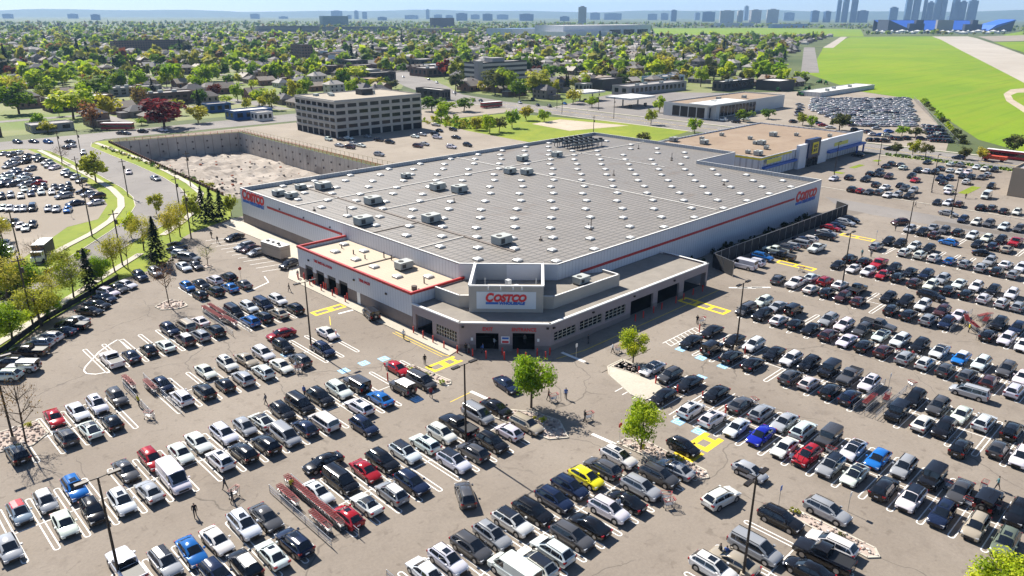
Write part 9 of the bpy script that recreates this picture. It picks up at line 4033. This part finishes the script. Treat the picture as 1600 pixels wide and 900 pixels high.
HM = []
for i in range(12):
    W_, Rf, Wi = house_parts(i)
    wm_ = mat('house_wall_%d' % (i % 6), brick_c[i % 6], .9, var=.1, scale=.5)
    rm_ = mat('house_roof_%d' % ((i * 5 + 2) % 6), roof_c[(i * 5 + 2) % 6], .9, var=.12, scale=.6)
    HM.append((W_, Rf, Wi, wm_, rm_, W_.mesh('wall', [wm_]), Rf.mesh('roof', [rm_, wm_]), Wi.mesh('window', [glass_dark])))
for k in range(26):
    ribbon('street', [(-900 + 84 * k + 16, 392), (-900 + 84 * k + 16, 1290)] if -900 + 84 * k < 300 else [(-900 + 84 * k + 16, 640), (-900 + 84 * k + 16, 1290)], 8, .06, asphalt_road)
for k in range(7):
    ribbon('street', [(-850, 440 + 130 * k), (300 + 60 * k, 440 + 130 * k)], 8, .07, asphalt_road)
spots = []
for s_ in range(-40, 90):
    u0 = -900 + s_ * 42
    for k in range(90):
        v0 = 395 + k * 21
        x, y = u0 + rg.uniform(-4, 4), v0 + rg.uniform(-3, 3)
        if s_ % 2:
            x -= 12
        spots.append((x, y))
for s_ in range(60):
    for k in range(60):
        spots.append((360 + s_ * 44 + rg.uniform(-4, 4) - (12 if s_ % 2 else 0), 250 + k * 22 + rg.uniform(-3, 3)))
hs = []
for x, y in spots:
    r = math.hypot(x, y)
    a = math.degrees(math.atan2(y, x)) - CEN
    if abs(a) > 37 or r > 2300 or blocked(x, y) or any(abs(x - q[0]) < 17 and abs(y - q[1]) < 13 for q in hs[-60:]) or any(math.hypot(x - q[0], y - q[1]) < q[2] for q in KEEP):
        continue
    if rg.random() < (.12 if r < 700 else .25):
        continue
    hs.append((x, y, r))
hs.sort(key=lambda q: q[2])
WCOL = ['red brick', 'light brown brick', 'beige', 'dark brown brick', 'white', 'grey brick']
for i, (x, y, r) in enumerate(hs[:230]):
    t = rg.randrange(12)
    W_, Rf, Wi, wm_, rm_, a, b, c = HM[t]
    root = empty('house', (x, y, 0), rg.choice((0, 0, math.pi, math.pi / 2)) + rg.uniform(-.05, .05))
    root.scale = (1.0, 1.0, rg.uniform(.95, 1.15))
    put('wall', a, root)
    put('roof', b, root)
    put('window', c, root)
    tag(root, '%s suburban house with %s roof among the trees beyond the road' % (WCOL[t % 6], 'hipped' if t % 3 else 'gabled'), 'house', 'suburban %s %s houses' % (WCOL[t % 6], 'hipped' if t % 3 else 'gabled'))
q = MB()
fm = [mat('far_wall_%d' % i, brick_c[i], .9) for i in range(6)] + [mat('far_roof_%d' % i, roof_c[i], .9) for i in range(6)]
for x, y, r in hs[230:]:
    t = rg.randrange(12)
    T = Matrix.Translation((x, y, 0)) @ Matrix.Rotation(rg.choice((0, math.pi / 2)), 4, 'Z')
    W_, Rf, Wi = HM[t][:3]
    k0 = len(q.m)
    q.add(W_, T)
    for i in range(k0, len(q.m)):
        q.m[i] = t % 6
    k0 = len(q.m)
    q.add(Rf, T)
    for i in range(k0, len(q.m)):
        q.m[i] = 6 + (t * 5 + 2) % 6
tag(q.build('distant_houses', fm), 'far mass of small suburban houses under the skyline', 'houses', None, 'stuff')

# trees of the suburb: the nearest ones one by one, the rest as one far wood
TS = []
KINDS_ = ['lime', 'green', 'yellow', 'olive', 'red', 'dark', 'rust']
for _ in range(15000):
    t = rg.random()
    r = 385 * (5200 / 385) ** (t ** .92)
    a = rg.uniform(-37, 37)
    x, y = pol(r, a)
    if blocked(x, y) or any(math.hypot(x - q[0], y - q[1]) < q[2] * .8 for q in KEEP):
        continue
    if y < 475 and x < 320 and rg.random() < .7:
        continue
    k = rg.choices(KINDS_, [38, 20, 24, 10, 1.3, 5, 3])[0]
    TS.append((x, y, (rg.uniform(6.5, 11) if rg.random() < .72 else rg.uniform(12, 18)) * (1 if k != 'dark' else 1.1), rg.uniform(.75, 1.15), k, r))
TS.sort(key=lambda q: q[5])
from mathutils.noise import noise as pnoise
# thin out by distance so that roofs stay visible
keep = []
for t in TS:
    p = .34 if t[5] < 700 else .42 if t[5] < 1100 else .5 if t[5] < 1600 else .9
    p *= .25 + 1.5 * min(1, max(0, .5 + 1.3 * pnoise((t[0] / 75, t[1] / 75, 0))))
    if rg.random() < p:
        keep.append(t)
TS = keep
hxy = [(h[0], h[1]) for h in hs[:330]]
CNM = {'lime': 'bright lime green', 'green': 'mid green', 'yellow': 'yellow green', 'olive': 'dull olive', 'red': 'dark red', 'dark': 'dark conifer', 'rust': 'rusty brown'}
n_one = 0
far_t = []
for i, (x, y, h, wf, k, r) in enumerate(TS):
    if r < 900 and any(abs(x - a) < 7 and abs(y - b) < 6 for a, b in hxy):
        continue
    if n_one < 235:
        n_one += 1
        tree(x, y, h, h * wf, k, 1 if n_one < 110 else 2, ('%s tree' % CNM[k] if k != 'dark' else 'dark conifer') + ' among the houses beyond the road', 'suburb trees, ' + CNM[k], i)
    else:
        far_t.append((x, y, h, wf, k))
import numpy as np
tm, tmats, tk = {}, [], {}
for k in KINDS_:
    tk[k] = len(tmats)
    tmats += [translucent(mat('far_' + m.name, c, .8), None, c) for m, c in zip(LEAF[k], {'lime': [(0.288, 0.408, 0.0154), (0.163, 0.264, 0.0132), (0.413, 0.504, 0.0275)], 'green': [(0.0875, 0.168, 0.0154), (0.0688, 0.138, 0.0132), (0.163, 0.24, 0.022)], 'yellow': [(0.25, 0.252, 0.0275), (0.312, 0.312, 0.022), (0.35, 0.324, 0.055)], 'olive': [(0.106, 0.12, 0.0275), (0.0562, 0.072, 0.022), (0.175, 0.18, 0.044)], 'red': [(0.112, 0.036, 0.0242), (0.0625, 0.018, 0.0154), (0.175, 0.06, 0.033)], 'dark': [(0.0225, 0.0504, 0.0198), (0.0125, 0.0288, 0.0132), (0.0438, 0.078, 0.0242)], 'rust': [(0.25, 0.144, 0.044), (0.15, 0.084, 0.033), (0.325, 0.216, 0.055)]}[k])]
V, F, Mi = [], [], []
n0 = 0
tpl = {}
for k in KINDS_:
    for v in range(3):
        c = crown(v + 90, 46, .46, lobes=6) if k != 'dark' else conifer(v, 40, .3)
        f4 = np.array([list(f) + [f[-1]] * (4 - len(f)) for f in c.f])
        tpl[(k, v)] = (np.array(c.v), f4, np.array(c.m))
for x, y, h, wf, k in far_t:
    v_, f_, m_ = tpl[(k, rg.randrange(3))]
    ang = rg.uniform(0, 6.28)
    ca, sa = math.cos(ang), math.sin(ang)
    if k == 'dark':
        sx, sz, oz = h, h * 1.1, 0
    else:
        sx, sz, oz = h * wf * .55, h * .45, h * .52
    p = np.empty_like(v_)
    p[:, 0] = x + (v_[:, 0] * ca - v_[:, 1] * sa) * sx
    p[:, 1] = y + (v_[:, 0] * sa + v_[:, 1] * ca) * sx
    p[:, 2] = oz + v_[:, 2] * sz
    V.append(p)
    F.append(f_ + n0)
    Mi.append(m_ + tk[k])
    n0 += len(v_)
V, F, Mi = np.concatenate(V), np.concatenate(F), np.concatenate(Mi)
me = bpy.data.meshes.new('distant_trees')
tri = F[:, 2] == F[:, 3]
me.vertices.add(len(V))
me.vertices.foreach_set('co', V.astype(np.float32).ravel())
cnt = np.where(tri, 3, 4)
loops = np.concatenate([F[i, :c] for i, c in enumerate(cnt)]) if tri.any() else F.ravel()
me.loops.add(len(loops))
me.loops.foreach_set('vertex_index', loops.astype(np.int32))
me.polygons.add(len(F))
me.polygons.foreach_set('loop_start', np.concatenate([[0], np.cumsum(cnt)[:-1]]).astype(np.int32))
for m_ in tmats:
    me.materials.append(m_)
me.polygons.foreach_set('material_index', Mi.astype(np.int32))
me.update(calc_edges=True)
me.validate()
tag(put('distant_trees', me), 'far mass of spring trees fading toward the horizon', 'trees', None, 'stuff')

# ================================================================= MIDDLE AND FAR BUILDINGS
WM = {
    'white': mat('bld_white', (.55, .55, .54), .8, var=.05, scale=.2), 'grey': mat('bld_grey', (.30, .29, .28), .85, var=.06, scale=.2),
    'brown': mat('bld_brown', (.13, .085, .065), .9, var=.1, scale=.4), 'dark': mat('bld_dark', (.06, .055, .055), .8, var=.1, scale=.3),
    'blue': mat('bld_blue', (.025, .09, .25), .6), 'paleblue': mat('bld_paleblue', (.35, .45, .58), .6), 'tan': mat('bld_tan', (.36, .29, .21), .9),
    'band': stripe_mat('bld_bands', (.40, .38, .35), (.03, .035, .04), 3.4, .48, 'z', .6), 'glass': stripe_mat('bld_glass', (.10, .17, .18), (.30, .34, .34), 3.2, .25, 'z', .2),
    'brickband': facade_mat('bld_brick_windows', (.15, .10, .08), (.02, .025, .03), 3.0, 3.4, .5, .5), 'hangar': stripe_mat('bld_hangar', (.60, .63, .66), (.45, .5, .55), 6, .06, 'xy', .6),
    'contain': stripe_mat('bld_container', (.55, .55, .54), (.35, .35, .35), 2.5, .12, 'xy', .7),
}
RMt = {'white': mat('flat_roof_white', (.60, .58, .55), .9, var=.08, scale=.1), 'grey': mat('flat_roof_grey', (.30, .28, .27), .9, var=.1, scale=.1), 'tan': bb_roof, 'dark': mat('flat_roof_dark', (.10, .095, .09), .9, var=.1, scale=.1), 'blue': mat('flat_roof_blue', (.10, .18, .32), .7)}
for nm, lab, cat_, x, y, du, dv, h, wm, rm, style in BLDS:
    rows = []
    if style == 'w1':
        rows = [('y', h * .3, h * .75, max(3, int(du / 5)), .03, .97, .6), ('x', h * .3, h * .75, max(2, int(dv / 6)), .05, .95, .5)]
    if style == 'w2':
        rows = [(f, z, z + 1.3, max(3, int(L / 4.5)), .03, .97, .55) for f, L in (('y', du), ('x', dv)) for z in (1.2, h * .55)]
    if style == 'glass':
        rows = [('y', .4, h * .8, max(3, int(du / 6)), .02, .6, .9), ('x', .4, h * .8, 4, .05, .8, .9)]
    if style == 'doors':
        rows = [('y', .4, h * .62, 3, .48, .98, .8)]
    root, ap, P_ = bld(nm, lab, cat_, (x, y), du, dv, h, WM[wm], RMt[rm], rows, min(.6, h * .1), units_n=3 if du > 25 and h < 14 else 0)
    if nm == 'banded_office':
        m = MB()
        m.box(x - 1.2, x + 3.2, y - 1.2, y + 3.2, 0, h + 1.2)
        ap(m, 'stair_tower', [WM['grey']])
        m = MB()
        m.box(x + du * .35, x + du * .6, y + 4, y + dv - 3, h - .55, h + 2.4)
        ap(m, 'plant_room', [WM['grey']])
    if nm == 'glass_showroom':
        m = MB()
        m.box(x - 2.5, x + 34, y - 3.5, y + 10, h + .003, h + .6)
        m.box(x + 3, x + 6.5, y - 3.2, y - .1, 0, h)
        ap(m, 'roof_slab', [WM['white']])
# gas station canopies
for x, y, a, b, lab in CANOPIES:
    root = empty('fuel_canopy', (x, y, 0))
    tag(root, lab, 'canopy', 'filling station canopies')
    m = MB()
    m.box(-a, a, -b, b, 4.8, 5.8)
    m.build('canopy_roof', WM['white'], root)
    for s in (-1, 1):
        m = MB()
        m.box(s * a * .6 - .3, s * a * .6 + .3, -.3, .3, 0, 4.8)
        m.build('column', WM['grey'], root)
    m = MB()
    for s in (-.6, .6):
        m.box(s * a - 1, s * a + 1, -b * .6 - .4, -b * .6 + .4, 0, 1.8)
    m.build('fuel_pump', WM['dark'], root)
# inflated dome
m = MB()
m.ball((0, 0, 0), 20, 15, 12, 0, 20, 10)
o = m.build('sports_dome', WM['white'], None, True, DOME)
tag(o, 'white rounded dome roof far beyond the suburb', 'dome')
# stadium
root = empty('stadium', STAD[:2] + (0,))
tag(root, 'big open stadium with dark stands and bright blue seating beyond the airfield', 'stadium')
root.rotation_euler.z = R(STAD[2])
st_d = mat('stand_dark', (.035, .05, .09), .7)
st_b = mat('stand_blue', (.02, .12, .55), .6)
HL = STAD[3]
def xz(mb, pts, y0, y1, mi=0):
    n = len(mb.v)
    k = len(pts)
    mb.v += [(x, y0, z) for x, z in pts] + [(x, y1, z) for x, z in pts]
    for i in range(k):
        q = (i + 1) % k
        mb.f.append((n + i, n + q, n + k + q, n + k + i))
        mb.m.append(mi)
    mb.f += [tuple(range(n + k - 1, n - 1, -1)), tuple(range(n + k, n + 2 * k))]
    mb.m += [mi, mi]


m = MB()
m.poly([(-HL * .86, 5, 5), (HL * .6, 5, 5), (HL * .6, 70, 36), (-HL * .95, 70, 36)])
xz(m, [(HL * .58, 3), (HL * .70, 22), (HL, 40), (HL, 36)], -40, 40)
m.build('seating', st_b, root)
m = MB()
xz(m, [(-HL, 0), (-HL, 38), (-HL * .62, 5), (-HL * .62, 0)], -30, 30)
xz(m, [(HL * .62, 0), (HL * .62, 2.5), (HL, 35.5), (HL * .97, 0)], -38, 38)
for a, b, z in ((-HL * .6, -HL * .36, 26), (-HL * .5, -HL * .38, 38), (HL * .30, HL * .58, 24), (HL * .41, HL * .50, 38)):
    m.box(a, b, -8, 4, 0, z)
m.box(-HL * .95, HL * .6, 71, 73, 0, 37)
m.build('stand_frame', st_d, root)
m = MB()
m.box(-HL * .15, HL * .11, -6, 4, 0, 38)
m.build('stage', WM['grey'], root)
for i, (x, y, s) in enumerate(TENTS):
    m = MB()
    m.box(-s, s, -s * .7, s * .7, 0, 5)
    m.poly([(-s, -s * .7, 5.01), (s, -s * .7, 5.01), (0, 0, 9)])
    m.poly([(s, -s * .7, 5.01), (s, s * .7, 5.01), (0, 0, 9)])
    m.poly([(s, s * .7, 5.01), (-s, s * .7, 5.01), (0, 0, 9)])
    m.poly([(-s, s * .7, 5.01), (-s, -s * .7, 5.01), (0, 0, 9)])
    o = m.build('white_tent', WM['white'], None, False, (x, y, 0))
    tag(o, 'white event tent at the foot of the far stadium', 'tent', 'white tents by the stadium')
# farm machines in the yard
gm = mat('machine_green', (.02, .16, .03), .5)
for i, (x, y, lab) in enumerate(TRACTORS):
    root = empty('tractor', (x, y, .05), i * .9)
    tag(root, lab, 'tractor', 'green tractors in the machinery yard')
    m = MB()
    m.box(-.2, 2.2, -.5, .5, .9, 1.8)
    m.box(-1.6, -.2, -.8, .8, 1.0, 2.8, 0)
    m.build('tractor_body', gm, root)
    for xx, rr_, hw in ((-1.0, .9, 1.1), (1.6, .55, 1.0)):
        for s in (-1, 1):
            m = MB()
            m.tube((xx, s * hw - .2, rr_), (xx, s * hw + .2, rr_), rr_, 12)
            m.build('wheel', tyre_m, root)
    m = MB()
    m.box(-1.5, -.3, -.82, .82, 1.9, 2.6)
    m.build('cab_glass', cglass, root)
# skyline
TW_M = [facade_mat('tower_slate_hazed', (.16, .23, .34), (.05, .09, .17), 3.2, 4.0, .55, .75), facade_mat('tower_pale', (.46, .45, .44), (.12, .14, .17), 3.0, 4.2, .5, .6), facade_mat('tower_blue_hazed', (.07, .16, .30), (.03, .08, .18), 3.3, 3.0, .7, .85), facade_mat('tower_dark', (.08, .085, .09), (.03, .035, .04), 3.3, 3.4, .5, .7)]  # blue of distance haze is mixed into the slate and blue tower colours
for i, (x, y, wd, dp, h, mi, lab) in enumerate(TOWERS):
    root = empty('high_rise', (x, y, 0), R(CEN - 90 + ((i * 37) % 30 - 15)))
    tag(root, lab, 'high-rise', 'towers of the skyline')
    m = MB()
    m.box(-wd / 2, wd / 2, -dp / 2, dp / 2, 0, h)
    m.build('tower_shaft', TW_M[mi], root)
    m = MB()
    m.box(-wd * .25, wd * .25, -dp * .25, dp * .25, h + .01, h + max(4, h * .06))
    m.build('roof_plant', TW_M[mi], root)
# escarpment on the horizon
hl = MB()
rh_ = random.Random(8)
prev = None
for i in range(81):
    a = -42 + 84 * i / 80
    hgt = 150 - 62 * (i / 80) + 14 * math.sin(i * .31) + 9 * math.sin(i * .83 + 1) + rh_.uniform(-4, 4)
    p0 = pol(13200, a)
    p1 = pol(14600, a)
    p2 = pol(15400, a)
    cur = [(*p0, .1), (*p1, hgt * .9), (*p2, hgt)]
    if prev:
        for k in range(2):
            hl.poly([prev[k], cur[k], cur[k + 1], prev[k + 1]])
    prev = cur
struct(hl.build('hills', mat('hill_woods', (.05, .075, .03), .95, var=.3, scale=.004)))
# air
hz = MB()
S = 20400
hz.box(-S, S, -S, S, PZ - 1.2, 420)
hzm = bpy.data.materials.new('haze_air')
hzm.use_nodes = True
n, l = hzm.node_tree.nodes, hzm.node_tree.links
n.remove(n['Principled BSDF'])
pv = n.new('ShaderNodeVolumePrincipled')
pv.inputs['Color'].default_value = (.40, .64, 1.0, 1)
pv.inputs['Density'].default_value = HAZE
pv.inputs['Anisotropy'].default_value = .15
l.new(pv.outputs[0], n['Material Output'].inputs['Volume'])
o = hz.build('haze', [hzm])
tag(o, None, None, None, 'stuff')
